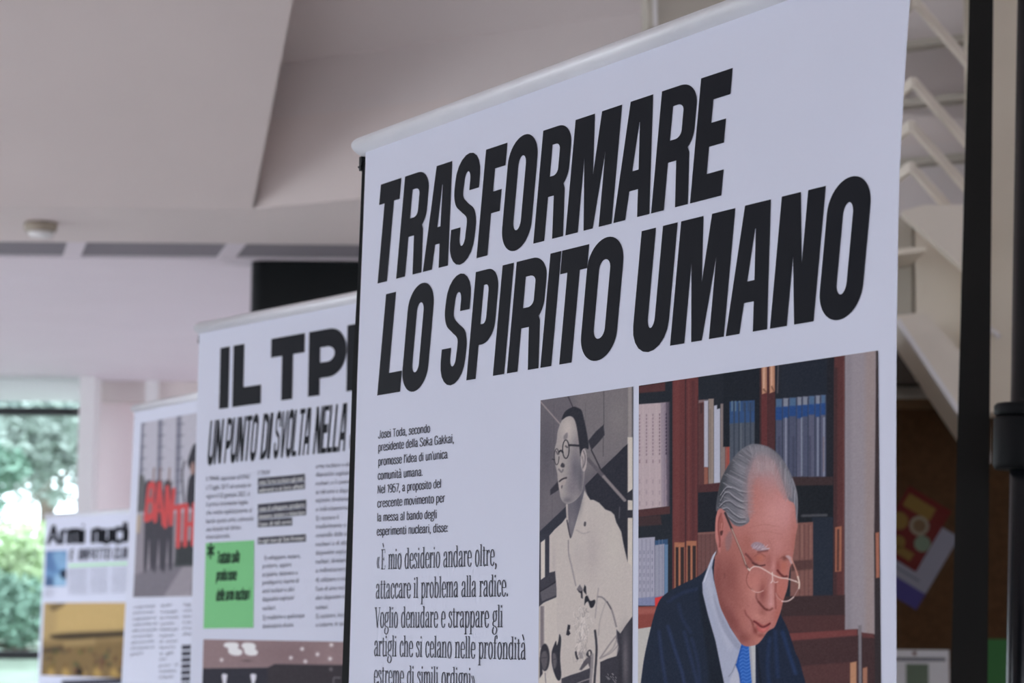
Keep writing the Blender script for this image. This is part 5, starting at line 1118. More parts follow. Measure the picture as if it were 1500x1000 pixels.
QUOTE = [('«È mio desiderio andare oltre,', 0.053, 1.557, 0.2888, 1.5568, 0.0144), ('attaccare il problema alla radice.', 0.0518, 1.5286, 0.3099, 1.5292, 0.0143), ('Voglio denudare e strappare gli', 0.0513, 1.5004, 0.3002, 1.5017, 0.0146), ('artigli che si celano nelle profondità', 0.0501, 1.4729, 0.3411, 1.4737, 0.0146), ('estreme di simili ordigni»', 0.0504, 1.4447, 0.2534, 1.4453, 0.0145)]
HEAD2 = (1.8499,0.0996,[('I',0.0759,0.1067),('L',0.1189,0.2096),('T',0.2386,0.3399),('P',0.3526,0.4611)])
SUB2 = (1.7611, 0.0717, 0.1289, [('UN', 0.0398, 0.085), ('PUNTO', 0.0957, 0.197), ('DI', 0.2106, 0.241), ('SVOLTA', 0.2511, 0.3572), ('NELLA', 0.37, 0.4602), ('STORIA', 0.4724, 0.5862)])
TEXT2 = [("Il TPNW, approvato all'ONU", 0.0392, 1.7347, 0.18, 1.7326, 0.0074), ('il 7 luglio 2017 ed entrato in', 0.0399, 1.7205, 0.1835, 1.7189, 0.0073), ('vigore il 22 gennaio 2021, è', 0.0406, 1.7067, 0.1812, 1.7055, 0.0073), ('il primo strumento legale', 0.0413, 1.6935, 0.1759, 1.6927, 0.0073), ('che mette esplicitamente al', 0.0419, 1.68, 0.1881, 1.6795, 0.0073), ('bando queste armi, colmando', 0.0426, 1.6662, 0.1956, 1.6662, 0.0073), ('una lacuna nel diritto', 0.0433, 1.6531, 0.1561, 1.6533, 0.0073), ('internazionale.', 0.0439, 1.6408, 0.1224, 1.6412, 0.0073), ('Il TPNW', 0.2058, 1.7367, 0.2429, 1.7364, 0.0071), ('1) sviluppare, testare,', 0.2315, 1.6036, 0.3395, 1.6049, 0.007), ('produrre, oppure', 0.2263, 1.591, 0.3127, 1.5924, 0.007), ('acquisire, detenere o', 0.2269, 1.5779, 0.3323, 1.5798, 0.007), ('predisporre riserve di', 0.2274, 1.5653, 0.336, 1.5676, 0.007), ('armi nucleari o altri', 0.2279, 1.5524, 0.3229, 1.5547, 0.007), ('dispositivi esplosivi', 0.2285, 1.5396, 0.3223, 1.5421, 0.007), ('nucleari;', 0.2291, 1.5259, 0.2684, 1.527, 0.007), ('2) trasferire a qualunque', 0.2297, 1.5111, 0.3552, 1.5152, 0.007), ('destinatario alcuna', 0.2302, 1.498, 0.3223, 1.5012, 0.0069), ('arma nucleare o altri', 0.3794, 1.7393, 0.4823, 1.7376, 0.0068), ('dispositivi esplosivi', 0.3799, 1.7267, 0.4816, 1.7253, 0.0068), ('nucleari, o il controllo', 0.3804, 1.7133, 0.4882, 1.7121, 0.0068), ('su tali armi o dispositivi', 0.3808, 1.7002, 0.4962, 1.6993, 0.0068), ('esplosivi, direttamente', 0.3813, 1.6876, 0.4889, 1.687, 0.0068), ('o indirettamente;', 0.3818, 1.6742, 0.4741, 1.674, 0.0068), ('3) ricevere il', 0.3823, 1.6603, 0.4463, 1.6604, 0.0068), ('trasferimento o il', 0.3827, 1.6481, 0.4775, 1.6484, 0.0068), ('controllo delle armi', 0.3832, 1.6347, 0.4865, 1.6354, 0.0068), ('nucleari o di altri', 0.3837, 1.6214, 0.4757, 1.6223, 0.0068), ('dispositivi esplosivi', 0.3841, 1.6084, 0.4853, 1.6096, 0.0068), ('nucleari, direttamente', 0.3846, 1.5953, 0.4918, 1.5969, 0.0068), ('o indirettamente;', 0.3851, 1.5821, 0.477, 1.5837, 0.0068), ('4) utilizzare o minacciare', 0.3856, 1.5677, 0.5077, 1.5703, 0.0067), ("l'uso di armi nucleari o", 0.386, 1.5544, 0.4981, 1.5571, 0.0067), ('altri dispositivi esplosivi', 0.3865, 1.5412, 0.5035, 1.5443, 0.0067), ('nucleari;', 0.387, 1.5269, 0.4222, 1.5279, 0.0067), ('5) assistere, incoraggiare', 0.3875, 1.5136, 0.5093, 1.5177, 0.0067), ('o indurre, in qualsiasi', 0.388, 1.5007, 0.4947, 1.5045, 0.0067)]
WHITE2 = [("vieta l'arma nucleare agli stati", 0.2102, 1.7219, 0.3443, 1.7224, 0.0069), ('aderenti e ai loro alleati', 0.2107, 1.7096, 0.3467, 1.7108, 0.0069), ('vieta di sviluppare, produrre', 0.212, 1.6801, 0.3498, 1.6822, 0.0069), ('detenere, testare o minacciare', 0.2125, 1.6684, 0.3502, 1.6708, 0.0068), ("l'uso di tali armi", 0.213, 1.6566, 0.3104, 1.6575, 0.0068), ('in ogni caso gli Stati firmatari', 0.2141, 1.6305, 0.3517, 1.6319, 0.0068)]
BARS2 = [[(0.2055, 1.7323), (0.3479, 1.7324), (0.3487, 1.7217), (0.206, 1.7207)], [(0.2061, 1.7196), (0.3488, 1.7207), (0.3488, 1.7093), (0.2066, 1.7079)], [(0.2073, 1.6911), (0.3534, 1.6929), (0.3538, 1.6814), (0.2078, 1.6793)], [(0.2078, 1.6784), (0.3538, 1.6806), (0.3534, 1.6696), (0.2083, 1.6673)], [(0.2083, 1.6665), (0.3133, 1.6672), (0.3134, 1.6548), (0.2088, 1.6551)], [(0.2095, 1.6391), (0.3545, 1.6406), (0.3549, 1.6293), (0.21, 1.6284)]]
GREEN2 = [(0.0424, 1.6344), (0.1986, 1.6351), (0.2018, 1.4989), (0.0418, 1.497)]
GTEXT2 = [('Trattato sulla', 0.0806, 1.6009, 0.1532, 1.6017, 0.0186), ('proibizione', 0.0797, 1.5735, 0.1449, 1.5738, 0.0175), ('delle armi nucleari', 0.0812, 1.5413, 0.1881, 1.5429, 0.0185), ('*', 0.0511, 1.6056, 0.0692, 1.6059, 0.011)]
TEXT3 = [('La campagna internazionale', 0.0289, 1.5387, 0.1579, 1.5416, 0.0064), ('per abolire le armi nucleari', 0.0276, 1.5256, 0.1518, 1.5288, 0.0064), ('si impegna per garantire che', 0.0264, 1.5125, 0.165, 1.516, 0.0064), ('il trattato sia firmato e poi', 0.0252, 1.4994, 0.1729, 1.5032, 0.0064), ('ratificato da tutti gli stati', 0.024, 1.4864, 0.1721, 1.4904, 0.0064), ('e che le sue norme vengano', 0.0228, 1.4733, 0.1484, 1.4775, 0.0064), ('applicate in tutto il mondo', 0.0216, 1.4602, 0.1564, 1.4648, 0.0064), ('dalla società civile e dai', 0.0204, 1.4472, 0.159, 1.452, 0.0064), ('governi', 0.0192, 1.4341, 0.0926, 1.4384, 0.0063), ('Nel 2017', 0.193, 1.5408, 0.2565, 1.5425, 0.0062), ('la campagna', 0.1928, 1.528, 0.2862, 1.5298, 0.0062), ('ha ricevuto', 0.1927, 1.5151, 0.2938, 1.5171, 0.0062), ('il premio', 0.1926, 1.5022, 0.271, 1.5044, 0.0062), ('Nobel per', 0.1924, 1.4894, 0.2955, 1.4918, 0.0062), ('la pace per', 0.1923, 1.4765, 0.2727, 1.479, 0.0062), ('il suo', 0.1921, 1.4637, 0.2904, 1.4665, 0.0062), ('lavoro', 0.192, 1.4509, 0.2795, 1.4538, 0.0062), ('e gli', 0.1918, 1.438, 0.2685, 1.441, 0.0062), ('sforzi', 0.1917, 1.4252, 0.2285, 1.4277, 0.0062), ('per il', 0.1915, 1.4124, 0.2971, 1.4162, 0.0062), ('trattato', 0.1914, 1.3996, 0.2913, 1.4035, 0.0062), ('di bando', 0.1913, 1.3868, 0.2753, 1.3905, 0.0062), ('Oggi più di', 0.3189, 1.543, 0.4172, 1.5451, 0.0061), ('cento stati', 0.3187, 1.5305, 0.418, 1.5328, 0.0061), ('hanno dato', 0.3185, 1.518, 0.4187, 1.5206, 0.0061), ('il sostegno', 0.3183, 1.5055, 0.4195, 1.5083, 0.0061), ('al trattato', 0.3182, 1.4931, 0.4203, 1.4961, 0.0061), ('delle', 0.318, 1.4806, 0.421, 1.4838, 0.0061)]
BARS3 = [[(0.316, 1.4603), (0.4029, 1.463), (0.4036, 1.453), (0.3158, 1.4501)], [(0.3162, 1.4469), (0.4038, 1.4499), (0.4044, 1.4399), (0.316, 1.4368)], [(0.3164, 1.4336), (0.4046, 1.4368), (0.4052, 1.4268), (0.3162, 1.4235)], [(0.3166, 1.4203), (0.4054, 1.4237), (0.406, 1.4137), (0.3164, 1.4102)], [(0.3168, 1.407), (0.4062, 1.4106), (0.4069, 1.4006), (0.3167, 1.3969)], [(0.317, 1.3937), (0.4071, 1.3975), (0.4077, 1.3876), (0.3169, 1.3836)], [(0.3172, 1.3804), (0.4079, 1.3844), (0.4085, 1.3745), (0.3171, 1.3703)]]
HEAD4 = [('A', 0.0228, 1.8588, 0.1078, 1.8583, 0.0859), ('r', 0.1173, 1.8583, 0.1586, 1.858, 0.0854), ('m', 0.1665, 1.858, 0.298, 1.8572, 0.0851), ('i', 0.3135, 1.8572, 0.3444, 1.857, 0.0842), ('n', 0.392, 1.8567, 0.4697, 1.8563, 0.0837), ('u', 0.4848, 1.8562, 0.5585, 1.8558, 0.0832), ('c', 0.5779, 1.8556, 0.6432, 1.8553, 0.0826), ('l', 0.6624, 1.8552, 0.68, 1.8551, 0.0821), ('e', 0.6991, 1.8549, 0.7662, 1.8546, 0.0819), ('a', 0.7836, 1.8545, 0.8498, 1.8541, 0.0814), ('r', 0.867, 1.854, 0.9041, 1.8538, 0.0809), ('i', 0.9183, 1.8537, 0.941, 1.8536, 0.0806)]
SUB4 = [('E', 0.218, 0.2492), ('IMPATTO', 0.2898, 0.5549), ('CLIMATICO', 0.5789, 0.8879)]
SUB4Z = (1.7845, 0.0511)
GREEN4 = [(0.2127, 1.7686), (0.9165, 1.7727), (0.9171, 1.7618), (0.2135, 1.7556)]
TEXT4 = [('una guerra nucleare anche', 0.2144, 1.7409, 0.3694, 1.7415, 0.0078), ('limitata avrebbe effetti', 0.2151, 1.7279, 0.3702, 1.7286, 0.0078), ('sul clima di tutta la terra', 0.2159, 1.7149, 0.3709, 1.7157, 0.0078), ('con un calo di temperature', 0.2167, 1.7019, 0.3716, 1.7028, 0.0078), ('e raccolti ridotti per anni', 0.2174, 1.6889, 0.3724, 1.69, 0.0078), ('una guerra nucleare anche', 0.2182, 1.6759, 0.3731, 1.6771, 0.0078), ('limitata avrebbe effetti', 0.219, 1.6629, 0.3738, 1.6642, 0.0078), ('sul clima di tutta la terra', 0.2197, 1.6499, 0.3745, 1.6514, 0.0078), ('con un calo di temperature', 0.2205, 1.6369, 0.3753, 1.6385, 0.0078), ('limitata avrebbe effetti', 0.3954, 1.7425, 0.5391, 1.7431, 0.0077), ('sul clima di tutta la terra', 0.3961, 1.7296, 0.5398, 1.7304, 0.0077), ('con un calo di temperature', 0.3969, 1.7168, 0.5405, 1.7177, 0.0077), ('e raccolti ridotti per anni', 0.3976, 1.7039, 0.5412, 1.7049, 0.0077), ('una guerra nucleare anche', 0.3983, 1.6911, 0.5419, 1.6922, 0.0077), ('limitata avrebbe effetti', 0.399, 1.6783, 0.5426, 1.6795, 0.0077), ('sul clima di tutta la terra', 0.3998, 1.6654, 0.5432, 1.6668, 0.0077), ('con un calo di temperature', 0.4005, 1.6526, 0.5439, 1.6541, 0.0077), ('e raccolti ridotti per anni', 0.4012, 1.6398, 0.5446, 1.6414, 0.0077), ('sul clima di tutta la terra', 0.569, 1.744, 0.7165, 1.7445, 0.0076), ('con un calo di temperature', 0.5696, 1.7313, 0.7171, 1.7319, 0.0076), ('e raccolti ridotti per anni', 0.5703, 1.7186, 0.7178, 1.7194, 0.0076), ('una guerra nucleare anche', 0.571, 1.7059, 0.7184, 1.7068, 0.0076), ('limitata avrebbe effetti', 0.5717, 1.6932, 0.7191, 1.6943, 0.0076), ('sul clima di tutta la terra', 0.5724, 1.6805, 0.7197, 1.6817, 0.0076), ('con un calo di temperature', 0.573, 1.6679, 0.7204, 1.6692, 0.0076), ('e raccolti ridotti per anni', 0.5737, 1.6552, 0.721, 1.6566, 0.0076), ('una guerra nucleare anche', 0.5744, 1.6425, 0.7217, 1.6441, 0.0076), ('immagine della terra', 0.0163, 1.6527, 0.0883, 1.6539, 0.0073), ('immagine della terra', 0.0155, 1.6403, 0.1018, 1.6415, 0.0073), ('immagine della terra', 0.0146, 1.628, 0.0898, 1.6293, 0.0073)]
BAR4 = [(0.1835, 1.258), (0.94, 1.2896), (0.9412, 1.2637), (0.1851, 1.2322)]

# ------------------------------------------------------------------ lettering : heavy condensed grotesque drawn as outlines
def arc(cx, cy, rx, ry, a0, a1, n=10):
    return [(cx + rx * math.cos(math.radians(a0 + (a1 - a0) * i / n)), cy + ry * math.sin(math.radians(a0 + (a1 - a0) * i / n))) for i in range(n + 1)]
def smooth_open(P, n=6):
    out = []
    for i in range(len(P) - 1):
        p0, p1, p2, p3 = P[max(i - 1, 0)], P[i], P[i + 1], P[min(i + 2, len(P) - 1)]
        for k in range(n):
            t = k / n
            out.append(tuple(0.5 * ((2 * b) + (-a + c) * t + (2 * a - 5 * b + 4 * c - d) * t * t + (-a + 3 * b - 3 * c + d) * t ** 3) for a, b, c, d in zip(p0, p1, p2, p3)))
    return out + [tuple(P[-1])]
def ring(x0, x1, y0, y1, rx, ry):
    return arc(x1 - rx, y1 - ry, rx, ry, 0, 90) + arc(x0 + rx, y1 - ry, rx, ry, 90, 180) + arc(x0 + rx, y0 + ry, rx, ry, 180, 270) + arc(x1 - rx, y0 + ry, rx, ry, 270, 360)
def heavy(ch, w, st, bar=0.205):
    """outlines of one capital of width w and unit height; list of contours, first solid, further ones alternate by even-odd"""
    i = w - 2 * st
    if ch == 'I': return [[(0, 0), (w, 0), (w, 1), (0, 1)]]
    if ch == 'L': return [[(0, 0), (w, 0), (w, bar), (st, bar), (st, 1), (0, 1)]]
    if ch == 'T':
        a = (w - st) / 2; return [[(a, 0), (a + st, 0), (a + st, 1 - bar), (w, 1 - bar), (w, 1), (0, 1), (0, 1 - bar), (a, 1 - bar)]]
    if ch == 'E': return [[(0, 0), (w, 0), (w, bar), (st, bar), (st, .42), (w * .93, .42), (w * .93, .61), (st, .61), (st, 1 - bar), (w, 1 - bar), (w, 1), (0, 1)]]
    if ch == 'F': return [[(0, 0), (st, 0), (st, .385), (w * .92, .385), (w * .92, .585), (st, .585), (st, 1 - bar), (w, 1 - bar), (w, 1), (0, 1)]]
    if ch == 'O':
        r = max(i * .5, .01); return [ring(0, w, -.022, 1.022, w * .5, .235), ring(st, w - st, .165, .835, r, min(.085, r * 2.2))]
    if ch == 'C':
        r = max(i * .5, .01)
        return [[(w, .36)] + arc(w * .5, .213, w * .5, .235, 0, -180) + arc(w * .5, .787, w * .5, .235, 180, 0) + [(w, .64), (w - st, .64)] + arc(w * .5, .75, r, .085, 0, 180) + arc(w * .5, .25, r, .085, 180, 360) + [(w - st, .36)]]
    if ch == 'D':
        r = max(i * .55, .01)
        return [[(0, 0)] + arc(w * .5, .235, w * .5, .235, 270, 360) + arc(w * .5, .765, w * .5, .235, 0, 90) + [(0, 1)],
                [(st, bar * .9)] + arc(w - st - r, .28, r, .1, 270, 360) + arc(w - st - r, .72, r, .1, 0, 90) + [(st, 1 - bar * .9)]]
    if ch == 'U':
        r = max(i * .5, .01)
        return [[(0, 1)] + arc(w * .5, .213, w * .5, .235, 180, 360) + [(w, 1), (w - st, 1)] + arc(w * .5, .26, r, .085, 360, 180) + [(st, 1)]]
    if ch == 'P' and bar > .25:
        r = w - 2 * st; return [[(0, 0), (st, 0), (st, .26)] + arc(w * .55, .26 + .36, w * .45, .36, -90, 0) + arc(w * .55, .64, w * .45, .36, 0, 90) + [(0, 1)], [(st, .50), (st + r * .5, .50)] + arc(st + r * .5, .615, r * .5, .115, 270, 450) + [(st, .73)]]
    if ch in 'PR':
        y0 = .31; r = max(w - 2 * st, .01); ha, hb = (.50, .86) if ch == 'P' else (.565, .845)
        bowl = arc(w * .52, 1 - .2, w * .48, .2, 90, 0) + arc(w * .52, y0 + .2, w * .48, .2, 0, -90)
        hole = [(st, ha), (st + r * .45, ha)] + arc(st + r * .45, ha + .06, r * .55, .06, 270, 360) + arc(st + r * .45, hb - .06, r * .55, .06, 0, 90) + [(st, hb)]
        if ch == 'P': return [[(0, 0), (st, 0), (st, y0)] + bowl[::-1] + [(0, 1)], hole]
        return [[(0, 0), (st, 0), (st, .385), (st + (w - 2 * st) * .75, .385), (w - st * .98, 0), (w, 0), (w * .915, .425)] + arc(w * .52, y0 + .30, w * .48, .2, -45, 0, 6) + arc(w * .52, .8, w * .48, .2, 0, 90) + [(0, 1)], hole]
    if ch == 'A':
        a = w * .19; b = w * .81; t = st * .98
        l = lambda y: a * y; rr = lambda y: w - (w - b) * y
        return [[(0, 0), (t, 0), (l(.235) + t, .235), (rr(.235) - t, .235), (w - t, 0), (w, 0), (b, 1), (a, 1)],
                [(l(.40) + t, .40), (rr(.40) - t, .40), (w * .5 + .004, .80), (w * .5 - .004, .80)]]
    if ch == 'N':
        t = st * 1.0
        return [[(0, 0), (t, 0), (t, .52), (w - t * 1.12, 0), (w, 0), (w, 1), (w - t, 1), (w - t, .46), (t * 1.12, 1), (0, 1)]]
    if ch == 'M':
        t = st * 1.0; m = w * .5
        return [[(0, 0), (t, 0), (t, .64), (m - t * .36, 0), (m + t * .36, 0), (w - t, .64), (w - t, 0), (w, 0), (w, 1), (w - t * 1.55, 1), (m, .47), (t * 1.55, 1), (0, 1)]]
    if ch == 'V': return [[(w * .5 - st * .55, 0), (w * .5 + st * .55, 0), (w, 1), (w - st, 1), (w * .5, .32), (st, 1), (0, 1)]]
    if ch == 'W':
        m = w * .5; q = w * .26
        return [[(q - st * .5, 0), (q + st * .5, 0), (m, .6), (w - q - st * .5, 0), (w - q + st * .5, 0), (w, 1), (w - st, 1), (w - q, .42), (m + st * .4, 1), (m - st * .4, 1), (q, .42), (st, 1), (0, 1)]]
    if ch == 'S':
        r = max(i * .5, .01)
        o = [(w, .665)] + [(w, .79)] + arc(w * .5, .79, w * .5, .232, 0, 180)
        o += smooth_open([(0, .79), (0, .66), (w * .12, .55), (w * .38, .475), (w - st, .40), (w - st, .25)], 5)
        o += arc(w * .5, .235, r, .08, 0, -180) + [(st, .335), (0, .335), (0, .21)] + arc(w * .5, .21, w * .5, .232, 180, 360)
        o += smooth_open([(w, .21), (w, .36), (w * .88, .475), (w * .60, .55), (st, .63), (st, .77)], 5) + arc(w * .5, .77, r, .08, 180, 0) + [(w - st, .665)]
        return [o]
    return [[(0, 0), (w, 0), (w, 1), (0, 1)]]
def add_outline(mb, contours, fn, y):
    loops = [[Vector((p[0], p[1], 0)) for p in c] for c in contours]
    flat = [p for l in loops for p in l]
    tris = tessellate_polygon(loops)
    vs = [fn(p.x, p.y) for p in flat]
    fs = []
    for t in tris:
        a, b, c = (flat[i] for i in t)
        fs.append(tuple(t) if (b - a).cross(c - a).z > 0 else tuple(reversed(t)))
    mb.add([(v[0], y, v[1]) for v in vs], fs)
def heavy_line(mb, y, items, z0, h, slant, st, W0, bar=.205):
    for ch, a, b in items:
        w = (b - a)
        if ch in ('T',): pass
        for_out = heavy(ch, w / h, st * {'P': .86 if bar < .25 else 1, 'R': .92, 'S': .9, 'A': .92, 'O': .97, 'U': 1.05, 'N': 1.05, 'L': 1.04}.get(ch, 1.0) / h, bar)
        add_outline(mb, for_out, lambda px, py: (a + px * h + slant * py * h - W0, z0 + py * h), y)
def heavy_word(word, a, b, h, gap=.05):
    wid = {'I': .2, 'L': .36, 'T': .42, 'E': .4, 'F': .38, 'O': .46, 'C': .45, 'D': .45, 'U': .45, 'P': .43, 'R': .45, 'A': .48, 'N': .5, 'M': .66, 'V': .47, 'S': .43, 'W': .7}
    tot = sum(wid[c] for c in word) + gap * (len(word) - 1); k = (b - a) / tot; x = a; o = []
    for c in word:
        o.append((c, x, x + wid[c] * k)); x += (wid[c] + gap) * k
    return o, k
# ---- condensed serif drawn with a broad nib (x height = 1)
TH, HL = .155, .055
def serif_glyph(ch):
    """strokes of a letter and its advance: ('v',x,y0,y1) stem, ('c',pts) curve, ('h',x0,x1,y) serif, ('d',x,y,r) dot"""
    A = 1.38
    o = lambda cx, rx: ('c', [(cx + rx * math.cos(math.radians(t)), .5 + .515 * math.sin(math.radians(t))) for t in range(90, 451, 15)])
    sv = lambda x, y, w=.15: ('h', x - w, x + w, y)
    G = {
     'a': ([('c', [(.13, .74), (.16, .92), (.3, 1.0), (.41, .9), (.43, .7)]), ('v', .43, .12, .75), ('c', [(.43, .58), (.25, .52), (.12, .38), (.1, .2), (.18, .03), (.3, .04), (.43, .2)]), ('c', [(.43, .15), (.47, .02), (.56, .05)]), ('d', .14, .76, .07)], .6),
     'b': ([('v', .14, 0, A), ('h', .0, .14, A - .03), ('c', [(.14, .75), (.28, .98), (.45, .9), (.52, .5), (.45, .1), (.28, .0), (.14, .2)])], .62),
     'c': ([('c', [(.46, .76), (.4, .97), (.27, 1.0), (.13, .8), (.1, .5), (.14, .18), (.28, .0), (.42, .08), (.48, .25)]), ('d', .44, .77, .07)], .54),
     'd': ([('v', .48, 0, A), ('h', .34, .48, A - .03), ('h', .48, .62, .03), ('c', [(.48, .8), (.34, 1.0), (.17, .88), (.1, .5), (.17, .1), (.34, .0), (.48, .2)])], .64),
     'e': ([('c', [(.12, .56), (.48, .56), (.46, .85), (.3, 1.01), (.15, .85), (.1, .5), (.15, .15), (.3, .0), (.43, .07), (.5, .24)])], .57),
     'f': ([('v', .18, 0, 1.1), ('c', [(.18, 1.05), (.22, 1.32), (.34, 1.42), (.44, 1.34)]), ('h', .02, .38, .97), sv(.18, .03, .17), ('d', .42, 1.29, .07)], .42),
     'g': ([('c', [(.3 + .18 * math.cos(math.radians(t)), .68 + .32 * math.sin(math.radians(t))) for t in range(90, 451, 15)]), ('c', [(.2, .38), (.1, .26), (.14, .12), (.36, .06), (.5, -.05), (.52, -.2), (.42, -.38), (.24, -.42), (.08, -.32), (.08, -.14), (.18, .02)]), ('c', [(.42, .92), (.5, 1.02), (.58, .97)])], .6),
     'h': ([('v', .14, 0, A), ('h', 0, .14, A - .03), ('c', [(.14, .75), (.28, .98), (.42, .97), (.48, .75)]), ('v', .48, 0, .78), sv(.14, .03), sv(.48, .03)], .63),
     'i': ([('v', .15, 0, 1), ('h', .02, .15, .97), sv(.15, .03), ('d', .15, 1.27, .09)], .31),
     'l': ([('v', .15, 0, A), ('h', .02, .15, A - .03), sv(.15, .03)], .31),
     'm': ([('v', .14, 0, 1), ('h', .02, .14, .97), ('c', [(.14, .75), (.26, .98), (.4, .97), (.45, .75)]), ('v', .45, 0, .78), ('c', [(.45, .75), (.57, .98), (.71, .97), (.76, .75)]), ('v', .76, 0, .78), sv(.14, .03, .13), sv(.45, .03, .13), sv(.76, .03, .13)], .9),
     'n': ([('v', .14, 0, 1), ('h', .02, .14, .97), ('c', [(.14, .75), (.28, .98), (.42, .97), (.48, .75)]), ('v', .48, 0, .78), sv(.14, .03), sv(.48, .03)], .63),
     'o': ([o(.3, .2)], .6),
     'p': ([('v', .14, -.42, 1), ('h', .0, .14, .97), sv(.14, -.4), ('c', [(.14, .75), (.28, .99), (.45, .9), (.52, .5), (.45, .1), (.3, .0), (.14, .2)])], .62),
     'r': ([('v', .14, 0, 1), ('h', .02, .14, .97), sv(.14, .03, .16), ('c', [(.14, .68), (.22, .9), (.34, .98), (.41, .93)]), ('d', .4, .87, .075)], .45),
     's': ([('c', [(.4, .75), (.36, .93), (.25, 1.0), (.13, .9), (.12, .72), (.25, .57), (.38, .43), (.42, .25), (.34, .06), (.22, .0), (.1, .08), (.08, .28)])], .5),
     't': ([('v', .17, .15, 1.22), ('c', [(.17, .2), (.2, .03), (.3, .0), (.38, .1)]), ('h', .02, .36, .97)], .4),
     'u': ([('v', .13, .2, 1), ('c', [(.13, .25), (.18, .03), (.32, .02), (.47, .25)]), ('v', .47, 0, 1), ('h', .0, .13, .97), ('h', .34, .47, .97), ('h', .47, .6, .03)], .62),
     'V': ([('c', [(.08, 1.36), (.36, .0)]), ('k', [(.36, 0), (.62, 1.36)]), ('h', -.06, .24, 1.33), ('h', .5, .74, 1.33)], .66),
     'E': ([('v', .16, 0, 1.36), ('h', .02, .52, 1.33), ('h', .02, .54, .03), ('h', .16, .42, .7), ('k', [(.51, 1.36), (.53, 1.1)]), ('k', [(.53, .0), (.56, .28)]), ('k', [(.42, .58), (.42, .82)])], .62),
    }
    if ch == 'È':
        s, w = G['E']; return s + [('c', [(.2, 1.78), (.33, 1.5)])], w
    if ch == 'à':
        s, w = G['a']; return s + [('c', [(.2, 1.5), (.36, 1.16)])], w
    if ch in '«»':
        k = 1 if ch == '«' else -1; x = .06 if k == 1 else .38
        return [('k', [(x + k * .14, .86), (x, .47), (x + k * .14, .08)]), ('k', [(x + k * .32, .86), (x + k * .18, .47), (x + k * .32, .08)])], .6
    if ch == ',': return [('d', .13, .08, .09), ('c', [(.17, .08), (.15, -.1), (.07, -.22)])], .28
    if ch == '.': return [('d', .13, .08, .1)], .28
    if ch == ' ': return [], .34
    return G[ch]
def nib(pts, th, hl, const=False):
    P = smooth_open(pts, 4) if len(pts) > 2 and len(pts) < 16 else list(pts)
    L = []; Rr = []
    for i, p in enumerate(P):
        a = P[max(i - 1, 0)]; b = P[min(i + 1, len(P) - 1)]
        dx, dy = b[0] - a[0], b[1] - a[1]; l = math.hypot(dx, dy) or 1
        w = hl if const else hl + (th - hl) * (abs(dy) / l) ** 1.5
        nx, ny = -dy / l * w * .5, dx / l * w * .5
        L.append((p[0] + nx, p[1] + ny)); Rr.append((p[0] - nx, p[1] - ny))
    return L, Rr
def sans_glyph(ch):
    circ = lambda cx, cy, rx, ry, a0, a1: ('c', [(cx + rx * math.cos(math.radians(t)), cy + ry * math.sin(math.radians(t))) for t in np.linspace(a0, a1, 9)])
    C = 1.36
    G = {
     'A': ([('k', [(.06, 0), (.36, C)]), ('k', [(.36, C), (.66, 0)]), ('k', [(.16, .42), (.56, .42)])], .74),
     'J': ([('k', [(.42, C), (.42, .35)]), ('c', [(.42, .4), (.38, .1), (.24, 0), (.1, .1), (.06, .34)])], .56),
     'T': ([('k', [(.3, 0), (.3, C)]), ('k', [(.02, C - .07), (.58, C - .07)])], .6),
     'S': ([('c', [(.54, 1.05), (.46, 1.3), (.3, C), (.13, 1.26), (.1, 1.0), (.2, .8), (.42, .62), (.54, .42), (.5, .1), (.3, 0), (.13, .08), (.07, .34)])], .64),
     'G': ([('c', [(.58, 1.02), (.5, 1.28), (.34, C), (.16, 1.22), (.09, .68), (.16, .14), (.34, 0), (.52, .1), (.59, .5)]), ('k', [(.36, .62), (.64, .62)]), ('k', [(.59, .62), (.59, 0)])], .72),
     'N': ([('k', [(.1, 0), (.1, C)]), ('k', [(.1, C), (.54, 0)]), ('k', [(.54, 0), (.54, C)])], .68),
     'k': ([('k', [(.1, 0), (.1, C)]), ('k', [(.12, .42), (.45, 1.0)]), ('k', [(.24, .62), (.5, 0)])], .54),
     'z': ([('k', [(.05, .94), (.47, .94)]), ('k', [(.46, .96), (.06, .05)]), ('k', [(.05, .06), (.48, .06)])], .53),
     'v': ([('k', [(.03, 1), (.26, 0), (.49, 1)])], .52),
     '1': ([('k', [(.28, 0), (.28, C)]), ('k', [(.28, C), (.08, 1.1)])], .44),
     '9': ([circ(.3, .94, .22, .42, 0, 360), ('c', [(.52, .94), (.5, .4), (.36, .04), (.14, .1)])], .6),
     '5': ([('k', [(.5, C - .06), (.14, C - .06)]), ('k', [(.14, C), (.1, .72)]), ('c', [(.1, .74), (.3, .88), (.5, .66), (.5, .26), (.34, 0), (.16, .04), (.07, .28)])], .6),
     '7': ([('k', [(.04, C - .06), (.54, C - .06)]), ('k', [(.52, C), (.2, 0)])], .56),
     "'": ([('k', [(.1, C), (.08, 1.02)])], .18),
     ':': ([('d', .12, .1, .11), ('d', .12, .88, .11)], .26),
    }
    if ch in G: return G[ch]
    st, w = serif_glyph(ch)
    out = []
    for q in st:
        if q[0] == 'h' and not (ch in 'tf' and q[3] == .97): continue
        if q[0] == 'd' and ch in 'acfr': continue
        out.append(q)
    return out, w * (.94 if ch not in 'il' else .9)
